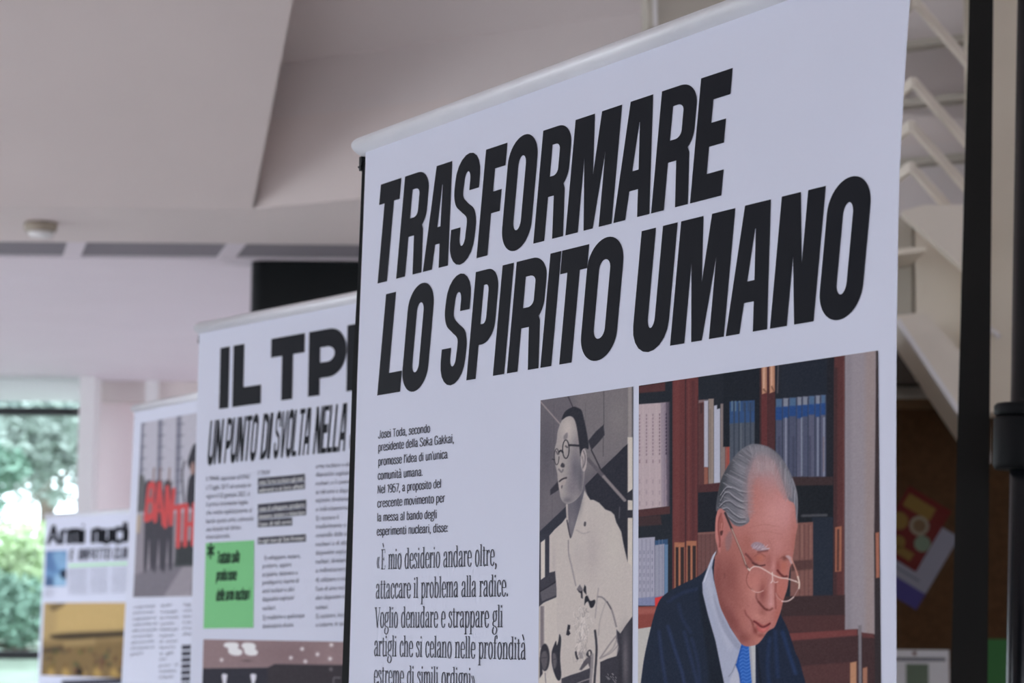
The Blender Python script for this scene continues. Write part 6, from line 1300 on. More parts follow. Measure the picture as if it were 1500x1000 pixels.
def serif_line(mb, txt, y, fn, sans=False, weight=None):
    glyph = sans_glyph if sans else serif_glyph
    TH, HL = (.15, .125) if sans else (.125, .05)
    if weight: TH, HL = weight
    x = 0.0; tot = sum(glyph(c)[1] for c in txt)
    for c in txt:
        st, w = glyph(c)
        for s in st:
            if s[0] == 'v': q = [(s[1] - TH / 2, s[2]), (s[1] + TH / 2, s[2]), (s[1] + TH / 2, s[3]), (s[1] - TH / 2, s[3])]; mb.add([(lambda r: (r[0], y, r[1]))(fn((x + a) / tot, b)) for a, b in q], [(0, 1, 2, 3)])
            elif s[0] == 'h': q = [(s[1], s[3] - HL / 2), (s[2], s[3] - HL / 2), (s[2], s[3] + HL / 2), (s[1], s[3] + HL / 2)]; mb.add([(lambda r: (r[0], y, r[1]))(fn((x + a) / tot, b)) for a, b in q], [(0, 1, 2, 3)])
            elif s[0] == 'd': q = [(s[1] + s[3] * .8 * math.cos(k * .5236), s[2] + s[3] * math.sin(k * .5236)) for k in range(12)]; mb.add([(lambda r: (r[0], y, r[1]))(fn((x + a) / tot, b)) for a, b in q], [tuple(range(12))])
            else:
                L, Rr = nib(s[1], TH, HL * (1.5 if c in '«»' else 1), s[0] == 'k')
                n = len(L); vs = [(lambda r: (r[0], y, r[1]))(fn((x + a) / tot, b)) for a, b in L + Rr]
                mb.add(vs, [(i, n + i, n + i + 1, i + 1) for i in range(n - 1)])
        x += w
# ---- plain text : Blender's own built in typeface turned into a mesh
_tc = {}
def text_geo(txt, off):
    k = (txt, off)
    if k in _tc: return _tc[k]
    cu = bpy.data.curves.new('type', 'FONT'); cu.body = txt; cu.size = 1; cu.resolution_u = 2; cu.offset = off
    ob = bpy.data.objects.new('type', cu)
    me = bpy.data.meshes.new_from_object(ob)
    v = np.array([tuple(p.co) for p in me.vertices]) if len(me.vertices) else np.zeros((0, 3)); f = [tuple(p.vertices) for p in me.polygons]
    bpy.data.objects.remove(ob); bpy.data.curves.remove(cu); bpy.data.meshes.remove(me)
    _tc[k] = (v, f); return v, f
_xh = {}
def xheight(off, ch='x'):
    if (off, ch) not in _xh:
        v, _ = text_geo(ch, off); _xh[(off, ch)] = v[:, 1].max()
    return _xh[(off, ch)]
def type_line(mb, item, y, W0, off, ref='H', slant=0.0):
    """item: text, start (s,z), end (s,z), cap height"""
    t, s0, z0, s1, z1, h = item
    v, f = text_geo(t, off)
    if not len(v): return
    x0, x1 = v[:, 0].min(), v[:, 0].max(); ky = h / xheight(off, ref)
    out = []
    for p in v:
        u = (p[0] - x0) / (x1 - x0)
        out.append((s0 + (s1 - s0) * u + slant * p[1] * ky - W0, y, z0 + (z1 - z0) * u + p[1] * ky))
    mb.add(out, f)

# ------------------------------------------------------------------ printing of photographs : colours laid down on a fine grid of the sheet
def catmull(P, closed, n=6):
    m = len(P); out = []
    for i in range(m if closed else m - 1):
        p0, p1, p2, p3 = (P[(i - 1) % m], P[i], P[(i + 1) % m], P[(i + 2) % m]) if closed else (P[max(i - 1, 0)], P[i], P[i + 1], P[min(i + 2, m - 1)])
        for k in range(n):
            t = k / n
            out.append(.5 * ((2 * p1) + (-p0 + p2) * t + (2 * p0 - 5 * p1 + 4 * p2 - p3) * t * t + (-p0 + 3 * p1 - 3 * p2 + p3) * t ** 3))
    if not closed: out.append(P[-1])
    return np.array(out)
class Print:
    def __init__(s, d):
        s.d = d; s.W = int((d['s1'] - d['s0']) * d['kx']) + 1; s.Hh = int((d['z1'] - d['z0']) * d['ky']) + 1
        s.img = np.zeros((s.Hh, s.W, 3)); s.masks = {}; s.rng = np.random.default_rng(5)
        for o in d['ops']: getattr(s, 'op_' + o[0])(*o[1:])
        g = s.rng.normal(0, 1, (s.Hh, s.W)); g2 = (g + np.roll(g, 1, 0) + np.roll(g, 1, 1) + np.roll(g, (1, 1), (0, 1))) / 2
        s.img = np.clip(s.img + (g2 * 1.6)[..., None], 0, 255)
    def win(s, P, m):
        x0 = max(int(P[:, 0].min() - m), 0); x1 = min(int(P[:, 0].max() + m) + 2, s.W); y0 = max(int(P[:, 1].min() - m), 0); y1 = min(int(P[:, 1].max() + m) + 2, s.Hh)
        return x0, x1, y0, y1
    def sdf(s, P, w, closed):
        x0, x1, y0, y1 = w
        X, Y = np.meshgrid(np.arange(x0, x1, dtype=np.float32), np.arange(y0, y1, dtype=np.float32))
        D = np.full(X.shape, 1e9, np.float32); ins = np.zeros(X.shape, bool); m = len(P)
        for i in range(m if closed else m - 1):
            ax, ay = P[i]; bx, by = P[(i + 1) % m]; ex, ey = bx - ax, by - ay; l = ex * ex + ey * ey + 1e-9
            t = np.clip(((X - ax) * ex + (Y - ay) * ey) / l, 0, 1)
            D = np.minimum(D, (X - ax - ex * t) ** 2 + (Y - ay - ey * t) ** 2)
            if closed and ay != by:
                c = ((ay > Y) != (by > Y)); ins ^= c & (X < (bx - ax) * (Y - ay) / (by - ay) + ax)
        D = np.sqrt(D)
        return np.where(ins, -D, D) if closed else D
    def blend(s, w, a, col, clip):
        x0, x1, y0, y1 = w
        if clip: a = a * s.masks[clip][y0:y1, x0:x1]
        r = s.img[y0:y1, x0:x1]; r += (np.asarray(col, float) - r) * a[..., None]
    def poly(s, P, soft, al):
        w = s.win(P, soft * 1.5 + 1)
        if w[0] >= w[1] or w[2] >= w[3]: return None, None
        d = s.sdf(P, w, True); return w, np.clip(.5 - d / (soft * 1.4 + .2), 0, 1) * al
    def op_P(s, col, soft, al, clip, q, sm=False):
        P = np.array(q, float).reshape(-1, 2)
        if sm: P = catmull(P, True, 5)
        w, a = s.poly(P, soft, al)
        if w: s.blend(w, a, col, clip)
    def op_S(s, *a): s.op_P(*a, sm=True)
    def op_K(s, k, q):
        P = catmull(np.array(q, float).reshape(-1, 2), True, 5); m = np.zeros((s.Hh, s.W)); w, a = s.poly(P, 1.0, 1)
        m[w[2]:w[3], w[0]:w[1]] = a; s.masks[k] = m
    def op_L(s, col, width, soft, al, clip, q):
        P = np.array(q, float).reshape(-1, 2)
        if len(P) > 2: P = catmull(P, False, 4)
        w = s.win(P, width + soft * 2 + 1)
        if w[0] >= w[1] or w[2] >= w[3]: return
        d = s.sdf(P, w, False) - width / 2
        s.blend(w, np.clip(.5 - d / (soft * 1.4 + .2), 0, 1) * al, col, clip)
    def op_B(s, col, al, clip, cx, cy, rx, ry, ang):
        P = np.array([[cx, cy]]); w = s.win(P, max(rx, ry) * 2.2)
        if w[0] >= w[1] or w[2] >= w[3]: return
        X, Y = np.meshgrid(np.arange(w[0], w[1]) - cx, np.arange(w[2], w[3]) - cy)
        c, n = math.cos(ang), math.sin(ang); u = (X * c + Y * n) / rx; v = (-X * n + Y * c) / ry
        s.blend(w, np.exp(-(u * u + v * v) * 1.1) * al, col, clip)
    def op_H(s, A, B, n, width, c0, c1, al, clip):
        A = catmull(np.array(A, float).reshape(-1, 2), False, 8); B = catmull(np.array(B, float).reshape(-1, 2), False, 8)
        for i in range(n):
            t = (i + s.rng.uniform(-.4, .4)) / (n - 1); t = min(max(t, 0), .999)
            a = A[int(t * (len(A) - 1))]; b = B[int(t * (len(B) - 1))]
            bend = s.rng.uniform(-2, 2.5); mid = (a + b) / 2 + np.array([0, -bend]); k0 = s.rng.uniform(0, .25); k1 = s.rng.uniform(.75, 1)
            P = [a + (b - a) * k0, mid, a + (b - a) * k1]; m = s.rng.uniform(0, 1); m = m * m * (3 - 2 * m)
            s.op_L(tuple(np.asarray(c0) + (np.asarray(c1) - np.asarray(c0)) * m), width * s.rng.uniform(.7, 1.4), .6, al, clip, list(np.array(P).ravel()))
def print_mesh(name, d, W0, y, parent):
    p = Print(d); H, W = p.Hh, p.W
    s = d['s0'] - W0 + np.linspace(0, d['s1'] - d['s0'], W); z = np.linspace(d['z1'], d['z0'], H)
    co = np.zeros((H, W, 3), np.float32); co[..., 0] = s[None, :] + (d['sk'] * (z - d['z1']))[:, None]; co[..., 1] = y; co[..., 2] = z[:, None]
    idx = np.arange(H * W).reshape(H, W)
    q = np.stack([idx[1:, :-1], idx[1:, 1:], idx[:-1, 1:], idx[:-1, :-1]], -1).reshape(-1, 4).astype(np.int32)
    me = bpy.data.meshes.new(name); me.vertices.add(H * W); me.vertices.foreach_set('co', co.ravel())
    me.loops.add(q.size); me.loops.foreach_set('vertex_index', q.ravel())
    me.polygons.add(len(q)); me.polygons.foreach_set('loop_start', np.arange(0, q.size, 4, dtype=np.int32))
    a = me.color_attributes.new('ink', 'FLOAT_COLOR', 'POINT')
    c = np.ones((H * W, 4), np.float32); c[:, :3] = np.clip(lin(p.img.reshape(-1, 3)) / PRINT_WHITE * PAPER * 1.01 - .009, .003, .9)
    a.data.foreach_set('color', c.ravel())
    me.update(calc_edges=True); me.materials.append(M['print'])
    o = bpy.data.objects.new(name, me); COL.objects.link(o); o.parent = parent
    return o

# ------------------------------------------------------------------ materials
M = {}
M['print'] = mat('printed_photograph', (.5, .5, .5), .6, .06)
_a = M['print'].node_tree.nodes.new('ShaderNodeAttribute'); _a.attribute_name = 'ink'
M['print'].node_tree.links.new(_a.outputs['Color'], M['print'].node_tree.nodes['Principled BSDF'].inputs['Base Color'])
M['sheet'] = mat('white_banner_film', tuple(PAPER), .6, .06, noise=.012, nscale=5, bump=.05, bscale=30)
M['ink'] = mat('black_print', ink((21, 22, 29)), .6, .05)
M['ink_grey'] = mat('dark_grey_print', ink((58, 58, 70)), .6, .06)
M['ink_soft'] = mat('grey_print', ink((92, 92, 106)), .6, .06)
M['ink_white'] = mat('white_print', ink((206, 206, 220)), .6, .06)
M['green'] = mat('green_print', ink((108, 174, 122)), .6, .06)
M['green_pale'] = mat('pale_green_print', ink((160, 200, 172)), .6, .06)
M['box_ink'] = mat('dark_green_print', ink((34, 62, 44)), .6, .06)
M['rail'] = mat('satin_aluminium_rail', (.80, .82, .86), .34, .5, noise=.02, nscale=30)
M['back'] = mat('black_backing_film', (.005, .005, .006), .7, .06)
M['black'] = mat('black_painted_metal', (.012, .012, .014), .42, .5, noise=.1, nscale=20)
M['black_gloss'] = mat('glossy_black_panel', (.004, .006, .007), .3, .18, noise=.1, nscale=4)
M['tube'] = mat('black_anodised_tube', (.006, .007, .009), .2, .28)
M['plastic'] = mat('black_plastic', (.006, .007, .008), .55, .15, bump=.1)
M['board_black'] = mat('matt_black_board', (.010, .010, .009), .7, .25, noise=.1, nscale=6)
M['ceiling'] = mat('warm_grey_plaster', (.72, .65, .635), .85, .15, noise=.015, nscale=3, bump=.08)
M['ceiling_low'] = mat('white_plaster', (.76, .70, .755), .85, .15, noise=.012, nscale=3)
M['ceiling_dark'] = mat('taupe_plaster', (.71, .655, .65), .85, .15, noise=.015, nscale=3, bump=.08)
M['wall_pink'] = mat('pale_pink_plaster', (.88, .76, .79), .85, .15, noise=.015, nscale=3)
M['white'] = mat('white_paint', (.80, .79, .80), .6, .3, noise=.01)
M['cream'] = mat('cream_painted_steel', (.78, .72, .63), .6, .3, noise=.03, nscale=5)
M['sand'] = mat('sand_painted_wall', (.66, .60, .50), .7, .2, noise=.04, nscale=4)
M['olive'] = mat('olive_grey_paint', (.52, .49, .43), .7, .2, noise=.04, nscale=5)
M['grille'] = mat('grey_grille', (.32, .30, .33), .7, .08)
M['floor'] = mat('grey_stone_floor', (.60, .57, .56), .35, .4, noise=.1, nscale=40)
M['frame'] = mat('dark_window_frame', (.02, .024, .026), .4, .4)
M['umber'] = mat('umber_shaded_wall', (.085, .075, .065), .8, .1, noise=.05)  # dark tone carries the shade below the stair stringers
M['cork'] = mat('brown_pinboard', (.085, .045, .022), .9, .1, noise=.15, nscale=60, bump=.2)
M['wood'] = mat('golden_wood_trim', (.16, .095, .045), .6, .3, noise=.15, nscale=15)
M['detector'] = mat('beige_plastic', (.36, .31, .25), .5, .4)
M['paper'] = mat('white_paper', (.80, .80, .83), .8, .1)
M['red'] = mat('red_leaflet', (.12, .010, .008), .6, .2)  # leaflet colours from here darkened to stand in for shade under the stairs
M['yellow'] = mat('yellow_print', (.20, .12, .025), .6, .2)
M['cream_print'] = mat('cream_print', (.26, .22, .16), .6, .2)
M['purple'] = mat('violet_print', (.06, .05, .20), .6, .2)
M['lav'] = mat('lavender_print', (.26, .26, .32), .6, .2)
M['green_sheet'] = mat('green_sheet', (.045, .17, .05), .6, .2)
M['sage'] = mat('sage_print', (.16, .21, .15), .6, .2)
M['lawn'] = mat('bright_lawn', (.215, .26, .21), .9, .1, noise=.25, nscale=2.0)
M['terrace'] = mat('pale_paving', (.62, .60, .57), .8, .1, noise=.06, nscale=3)
M['bark'] = mat('grey_brown_bark', (.14, .11, .09), .9, .1, noise=.3, nscale=12)
def leafmat(n, c):
    m = mat(n, c, .6, .2, noise=.35, nscale=1.2)
    b = m.node_tree.nodes['Principled BSDF']; b.inputs['Subsurface Weight'].default_value = 0
    return m
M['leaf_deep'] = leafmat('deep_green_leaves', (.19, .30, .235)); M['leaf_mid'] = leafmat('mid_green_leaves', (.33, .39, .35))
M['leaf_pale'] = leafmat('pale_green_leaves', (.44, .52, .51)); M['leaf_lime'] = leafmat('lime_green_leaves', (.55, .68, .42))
g = bpy.data.materials.new('window_glass'); g.use_nodes = True; nt = g.node_tree; nt.nodes.clear()
_o = nt.nodes.new('ShaderNodeOutputMaterial'); _t = nt.nodes.new('ShaderNodeBsdfTransparent'); _g = nt.nodes.new('ShaderNodeBsdfGlossy'); _m = nt.nodes.new('ShaderNodeMixShader')
_t.inputs[0].default_value = (.93, .97, .96, 1); _g.inputs['Roughness'].default_value = .02; _m.inputs[0].default_value = .012
nt.links.new(_t.outputs[0], _m.inputs[1]); nt.links.new(_g.outputs[0], _m.inputs[2]); nt.links.new(_m.outputs[0], _o.inputs[0]); M['glass'] = g

# ------------------------------------------------------------------ building shell
struct('floor', MB().box((-7, -5, -.2), (4.2, 14.9, 0)), M['floor'])
# low flat ceiling near the garden window
struct('ceiling_low', MB().prism([(-7, 9.17, 2.9), (4.2, 9.17, 2.9), (4.2, 15.2, 2.9), (-7, 15.2, 2.9)], (0, 0, .3)), M['ceiling_low'])
# flat band between the air slot and the sloping ceilings
struct('ceiling_band', MB().prism([(-7, 8.05, 2.9), (-.88, 8.05, 2.9), (2.9, 5.861, 2.9), (4.2, 5.861, 2.9), (4.2, 8.80, 2.9), (-7, 8.80, 2.9)], (0, 0, .3)), M['ceiling'])
struct('ceiling_slot', MB().box((-7, 8.7, 3.0), (4.2, 9.25, 3.1)), M['black'])
# sloping ceilings
P0, P1 = (-.88, 8.05, 2.9), (-.5, 7.82, 2.9)
struct('ceiling_left', MB().prism([(-7, 8.05, 2.9), P0, (.44, 1.75, 5.576), (-7, 1.75, 5.576)], (0, .12, .25)), M['ceiling'])
mbF = MB().prism([(-.88, 8.05, 2.905), (.6, 7.193, 2.905), (.6, 7.193, 2.62), (2.9, 5.861, 2.62), (2.9, 5.861, 3.42), (-.88, 8.05, 3.42)], (.06, .10, 0))
struct('wall_step', MB().prism([(-.88, 8.05, 2.91), (.44, 1.75, 5.58), (.44, 1.75, 6.25), (-.88, 8.05, 3.7)], (-.1, 0, 0)), M['ceiling_dark'])
struct('wall_upper', mbF, M['ceiling_dark'])
struct('ceiling_right', MB().prism([(-.9, 8.08, 3.38), (2.9, 5.88, 3.42), (4.2, 5.88, 3.42), (4.2, 1.75, 5.9), (-.2, 1.75, 5.9)], (0, .12, .25)), M['ceiling_dark'])
struct('ceiling_front', MB().box((-7, -5, 5.58), (4.2, 1.8, 5.85)), M['ceiling'])
struct('wall_right', MB().box((4.0, -5, 0), (4.2, 9.0, 6.2)).box((4.0, 13.7, 0), (4.2, 14.9, 3.1)).box((4.0, 9.0, 2.85), (4.2, 13.7, 3.1)).box((4.0, 9.0, 0), (4.2, 13.7, .1)), M['ceiling_dark'])
struct('window_added_light', MB().box((4.06, 9.0, .1), (4.12, 9.06, 2.85)).box((4.06, 11.45, .1), (4.12, 11.51, 2.85)).box((4.06, 13.64, .1), (4.12, 13.7, 2.85)).box((4.06, 9.0, .1), (4.12, 13.7, .16)), M['frame'])  # side window added out of view to brighten the far wall and low ceiling
struct('wall_far', MB().box((-2.42, 14.0, 0), (4.2, 14.9, 2.9)), M['wall_pink'])
struct('trim_1', MB().box((-2.36, 13.86, 2.78), (4.0, 14.0, 2.9)), M['ceiling'])
struct('trim_2', MB().box((-2.10, 13.80, 2.55), (-2.03, 13.86, 2.9)), M['white'])
for k, za in enumerate((2.832, 3.005, 3.175)):
    struct(f'trim_{k + 3}', MB().prism([(.9, 7.019, za), (2.85, 5.890, za), (2.85, 5.890, za + .02), (.9, 7.019, za + .02)], (-.03, -.05, 0)), M['olive'])
# air slot grille with its dividers
gr = empty('air_grille', (0, 8.985, 2.9), 0, 'long grey linear air grille set in the ceiling, cut by pale slanting dividers', 'grille')
mb = MB()
for k in range(6): mb.box((-6.9, -.17 + k * .06, .005), (3.9, -.17 + k * .06 + .034, .06))
mb.build('grille_blades', M['grille'], gr)
for x in (-5.2, -3.6, -1.69, -1.10, -.35, .45, 1.3):
    wx = .034 if x in (-1.69, -1.10, -3.6) else .008
    MB().prism([(x - wx, .18, .001), (x + wx, .18, .001), (x + .085 + wx, -.18, .001), (x + .085 - wx, -.18, .001)], (0, 0, .03)).build('divider', M['ceiling_low'] if wx > .01 else M['grille'], gr)
# smoke detector
sd = empty('smoke_detector', (-1.655, 8.37, 2.9), 0, 'small round beige smoke detector with white base lens on ceiling band', 'smoke detector')
MB().lathe([(.052, 0), (.058, -.006), (.058, -.022), (.050, -.034)][::-1], 32).build('housing', M['detector'], sd)
MB().lathe([(.043, -.034), (.045, -.040), (.036, -.050), (.010, -.053)][::-1], 28).build('lens', M['white'], sd)
# garden window
wn = MB(); 
for a, b in (((-7, 13.66, 2.68), (-2.42, 13.76, 2.725)), ((-7, 13.66, 1.31), (-2.42, 13.76, 1.355)), ((-7, 13.66, 0), (-2.42, 13.76, .06)), ((-5.4, 13.66, 0), (-5.34, 13.76, 2.9))): wn.box(a, b)
win = struct('window_1', wn, M['frame'])
struct('window_glass', MB().box((-7, 13.70, .06), (-2.42, 13.712, 2.9)), M['glass'], win)
struct('window_jamb', MB().box((-2.44, 13.60, 0), (-2.355, 13.80, 2.9)), M['white'], win)
# glossy black partition
co = empty('black_partition', (-1.01, 9.19, 0), 0, 'glossy black partition panel reaching the ceiling behind the second banner', 'partition')
MB().prism([(.06 - .06 * math.cos(a), .06 - .06 * math.sin(a), .08) for a in [k * math.pi / 16 for k in range(9)]] + [(1.5, 0, .08), (1.5, .18, .08), (0, .18, .08)], (0, 0, 2.818)).build('panel', M['black_gloss'], co)
MB().box((-.01, .02, 0), (1.51, .17, .08)).build('plinth', M['black'], co)

# ------------------------------------------------------------------ roll up banners
def banner(x, y, psi, label):
    return empty('roll_up_banner', (x, y, 0), math.atan2(-math.cos(psi), math.sin(psi)), label, 'banner', 'roll-up exhibition banners')
def stand(root, W, zt, half):
    """rail above, cassette and feet on the floor, pole behind"""
    n = 14; prof = [(.004 - .013 * math.sin(math.pi * i / n) ** .75, -.021 * i / n) for i in range(n + 1)]   # y (out towards the reader), z
    prof += [(.012, -.021), (.012, 0.0)]
    m = len(prof); vs = [(xx, p[0], zt + p[1]) for xx in (-half, half) for p in prof]
    fs = [(i, m + i, m + (i + 1) % m, (i + 1) % m) for i in range(m)]
    r = MB(); r.add(vs, fs, True); r.f += [tuple(range(m))[::-1], tuple(range(m, 2 * m))]; r.sm += [False, False]
    rail = r.build('top_rail', M['rail'], root)
    e = MB().box((-half - .0012, .001, zt - .036), (-half + .0035, .009, zt - .0215)); e.box((-half - .0018, .000, zt - .0330), (-half + .0045, .0015, zt - .0312))
    e.build('rail_clip', M['plastic'], root)
    MB().box((-W / 2 - .02, -.055, .012), (W / 2 + .02, .055, .095)).build('base_cassette', M['rail'], root)
    for sx in (-.28, .28): MB().box((sx - .03, -.19, 0), (sx + .03, .19, .012)).build('foot', M['rail'], root)
    MB().tube([(0, .035, .095), (0, .022, zt - .004)], .008).build('support_pole', M['black'], root)
def sheet(root, L, Rr, name, m, y0, y1):
    zs = sorted(set([p[1] for p in L] + [p[1] for p in Rr] + list(np.linspace(.09, max(p[1] for p in L), 30))))
    zs = [z for z in zs if .09 <= z <= max(p[1] for p in L)]
    li = sorted(L, key=lambda p: p[1]); ri = sorted(Rr, key=lambda p: p[1])
    l = np.interp(zs, [p[1] for p in li], [p[0] for p in li]); r = np.interp(zs, [p[1] for p in ri], [p[0] for p in ri])
    n = len(zs); mb = MB()
    vs = [(l[i], y0, zs[i]) for i in range(n)] + [(r[i], y0, zs[i]) for i in range(n)] + [(l[i], y1, zs[i]) for i in range(n)] + [(r[i], y1, zs[i]) for i in range(n)]
    fs = []
    for i in range(n - 1):
        fs += [(i, n + i, n + i + 1, i + 1), (2 * n + i + 1, 3 * n + i + 1, 3 * n + i, 2 * n + i), (2 * n + i, i, i + 1, 2 * n + i + 1), (n + i, 3 * n + i, 3 * n + i + 1, n + i + 1)]
    fs += [(n - 1, 2 * n - 1, 4 * n - 1, 3 * n - 1), (2 * n, 3 * n, n, 0)]
    mb.add(vs, fs); return mb.build(name, m, root)

# --- first banner, in focus
PSI = 0.53088975
e0 = Vector((math.sin(PSI), -math.cos(PSI)))
HALF = .425
c0 = Vector((-0.157569, 2.43074559)) + e0 * HALF
b1 = banner(c0.x, c0.y, PSI, 'large sharp white banner headed TRASFORMARE LO SPIRITO UMANO with two portrait photographs')
sh = lambda P: [(s - HALF, z) for s, z in P]
sheet(b1, sh([(.0055, 1.985)] + EDGE_LEFT + [(-.003, 1.1), (.0, .09)]), sh([(.8455, 1.985)] + EDGE_RIGHT + [(.846, 1.2), (.85, .09)]), 'printed_sheet', M['sheet'], 0, .0008)
sheet(b1, sh(EDGE_BACK + [(-.020, 1.2), (-.012, .09)]), sh([(.83, 1.98), (.83, .09)]), 'backing', M['back'], .0022, .0030)
stand(b1, .85, 1.9995, .4265)
for (z0, items), cuts in zip(HEADLINE, ((11,), (2, 7, 5))):
    k = 0
    for n in cuts:
        mb = MB(); heavy_line(mb, -.0004, items[k:k + n], z0, .0997, SLANT, .0203, HALF); mb.build('headline_word', M['ink'], b1); k += n
mb = MB()
for t, s0, z0, s1, z1, ch in BODY: serif_line(mb, t, -.0004, lambda u, v: (s0 + (s1 - s0) * u - HALF, z0 + (z1 - z0) * u + v * ch / 1.36), True)
mb.build('body_text', M['ink_grey'], b1)
mb = MB()
for t, s0, z0, s1, z1, xh in QUOTE: serif_line(mb, t, -.0004, lambda u, v, s0=s0, z0=z0, s1=s1, z1=z1, xh=xh: (s0 + (s1 - s0) * u - HALF, z0 + (z1 - z0) * u + v * xh))
mb.build('quotation', M['ink_grey'], b1)
o = print_mesh('photograph', PORTRAIT, HALF, -.0004, b1); o['label'] = 'colour photograph of a grey-haired man in dark suit and blue tie reading before bookcases'
o = print_mesh('photograph', MONO, HALF, -.0004, b1); o['label'] = 'black and white photograph of a man in round glasses and white shirt'

# --- second banner
def place(P, psi):
    e = Vector((math.sin(psi), -math.cos(psi))); c = Vector(P) + e * HALF; return c.x, c.y, psi
b2 = banner(*place((-.518, 3.966), math.radians(36.0)), 'white banner with green box headed IL TPNW, just behind the sharp one')
sheet(b2, sh([(.002, 1.985), (.0, 1.7), (.0, .09)]), sh([(.848, 1.985), (.85, .09)]), 'printed_sheet', M['sheet'], 0, .0008)
stand(b2, .85, 1.9995, .4265)
z0, h, it = HEAD2
for w in (it[:2], it[2:] + [('N', .4625, .575), ('W', .59, .775)]):
    mb = MB(); heavy_line(mb, -.0006, w, z0, h, 0, .0335, HALF, .30); mb.build('headline_word', M['ink'], b2)
z0, h, sl, words = SUB2
for w, a, b in words:
    mb = MB(); its, k = heavy_word(w, a, b, h); heavy_line(mb, -.0006, its, z0, h, sl, k * .125, HALF, .11); mb.build('subtitle_word', M['ink'], b2)
for i0, i1 in ((0, 8), (8, 9), (9, 18), (18, 99)):
    mb = MB()
    for it in TEXT2[i0:i1]: type_line(mb, it, -.0006, HALF, 0.0, 'H')
    mb.build('text_column', M['ink_soft'], b2)
def quads(mb, Q, y, w=HALF):
    for q in Q: mb.add([(s - w, y, z) for s, z in q], [(3, 2, 1, 0)])
    return mb
for i0, i1 in ((0, 2), (2, 5), (5, 6)):
    hb = quads(MB(), BARS2[i0:i1], -.0005).build('highlight_bar', M['ink_grey'], b2)
    mb = MB()
    for it in WHITE2[i0:i1]: type_line(mb, it, -.0010, HALF, .004, 'H')
    mb.build('highlight_text', M['ink_white'], hb)
gb = quads(MB(), [GREEN2], -.0005).build('green_box', M['green'], b2)
mb = MB()
for t, sa, za, sb, zb, hh in GTEXT2[:3]: serif_line(mb, t, -.0010, lambda u, v: (sa + (sb - sa) * u - HALF + .15 * v * hh / 1.36, za + (zb - za) * u + v * hh / 1.36), True, (.27, .2))
_s, _z = (GTEXT2[3][1] + GTEXT2[3][3]) / 2 - HALF, GTEXT2[3][2] + .016
for k in range(3):
    ca, sa = math.cos(math.radians(90 + 60 * k)), math.sin(math.radians(90 + 60 * k)); w = .0028
    mb.add([(_s + .013 * ca * q + w * sa * p, -.0010, _z + .013 * sa * q - w * ca * p) for q, p in ((-1, -1), (1, -1), (1, 1), (-1, 1))], [(0, 1, 2, 3)])
mb.build('box_text', M['box_ink'], gb)
o = print_mesh('photograph', HALL, HALF, -.0005, b2); o['label'] = 'photograph of a conference hall with bright ceiling lamps'

# --- third banner
b3 = banner(*place((-.855, 5.466), math.radians(30.0)), 'white banner with photograph of protesters holding red letters, third in the row')
sheet(b3, sh([(.001, 1.985), (-.001, 1.97), (-.012, 1.75), (-.022, 1.55), (-.034, 1.37), (-.034, .09)]), sh([(.85, 1.985), (.85, .09)]), 'printed_sheet', M['sheet'], 0, .0008)
stand(b3, .85, 1.9995, .4265)
o = print_mesh('photograph', MARCH, HALF, -.0006, b3); o['label'] = 'photograph of people in a street holding big red letters'
for i0, i1 in ((0, 9), (9, 22), (22, 99)):
    mb = MB()
    for it in TEXT3[i0:i1]: type_line(mb, it, -.0008, HALF, .0, 'H')
    mb.build('text_column', M['ink_soft'], b3)
for q in BARS3: quads(MB(), [q], -.0006).build('highlight_bar', M['ink_grey'], b3)

# --- fourth banner
W4 = .5
_c4 = Vector((-2.096, 10.925)) + Vector((math.sin(math.radians(41.1)), -math.cos(math.radians(41.1)))) * W4
b4 = banner(_c4.x, _c4.y, math.radians(41.1), 'farthest white banner headed Armi nucleari with a yellow-brown photograph, beside the window')
shw = lambda P: [(s - W4, z) for s, z in P]
sheet(b4, shw([(.0, 1.99), (-.002, 1.95), (-.025, 1.24), (-.025, .09)]), shw([(1.0, 1.99), (1.0, .09)]), 'printed_sheet', M['sheet'], 0, .0008)
stand(b4, 1.0, 1.9995, .5015)
for t, i0, i1 in (('Armi', 0, 3), ('nucleari', 4, 10)):
    mb = MB(); sa, za, sb, zb = HEAD4[i0][1], HEAD4[i0][2], HEAD4[i1][3], HEAD4[i1][4]; hh = HEAD4[0][5]; sb = sb + (sb - sa) * (.12 if i0 else .0)
    serif_line(mb, t, -.001, lambda u, v: (sa + (sb - sa) * u - W4, za + (zb - za) * u + v * hh / 1.36), True, (.27, .22)); mb.build('headline_word', M['ink'], b4)
for w, a, b in SUB4:
    mb = MB(); its, k = heavy_word(w, a, b, SUB4Z[1]); heavy_line(mb, -.001, its, SUB4Z[0], SUB4Z[1], .17, k * .17, W4, .17); mb.build('subtitle_word', M['ink_grey'], b4)
quads(MB(), [GREEN4], -.0008, W4).build('green_line', M['green_pale'], b4)
for i0, i1 in ((0, 9), (9, 18), (18, 27), (27, 99)):
    mb = MB()
    for it in TEXT4[i0:i1]: type_line(mb, it, -.001, W4, 0, 'H')
    mb.build('text_column', M['ink_soft'], b4)
quads(MB(), [BAR4], -.0008, W4).build('text_bar', M['ink_grey'], b4)
o = print_mesh('photograph', CITY, W4, -.0008, b4); o['label'] = 'yellow-brown photograph of a ruined landscape'
o = print_mesh('photograph', EARTH, W4, -.0008, b4); o['label'] = 'small blue photograph'

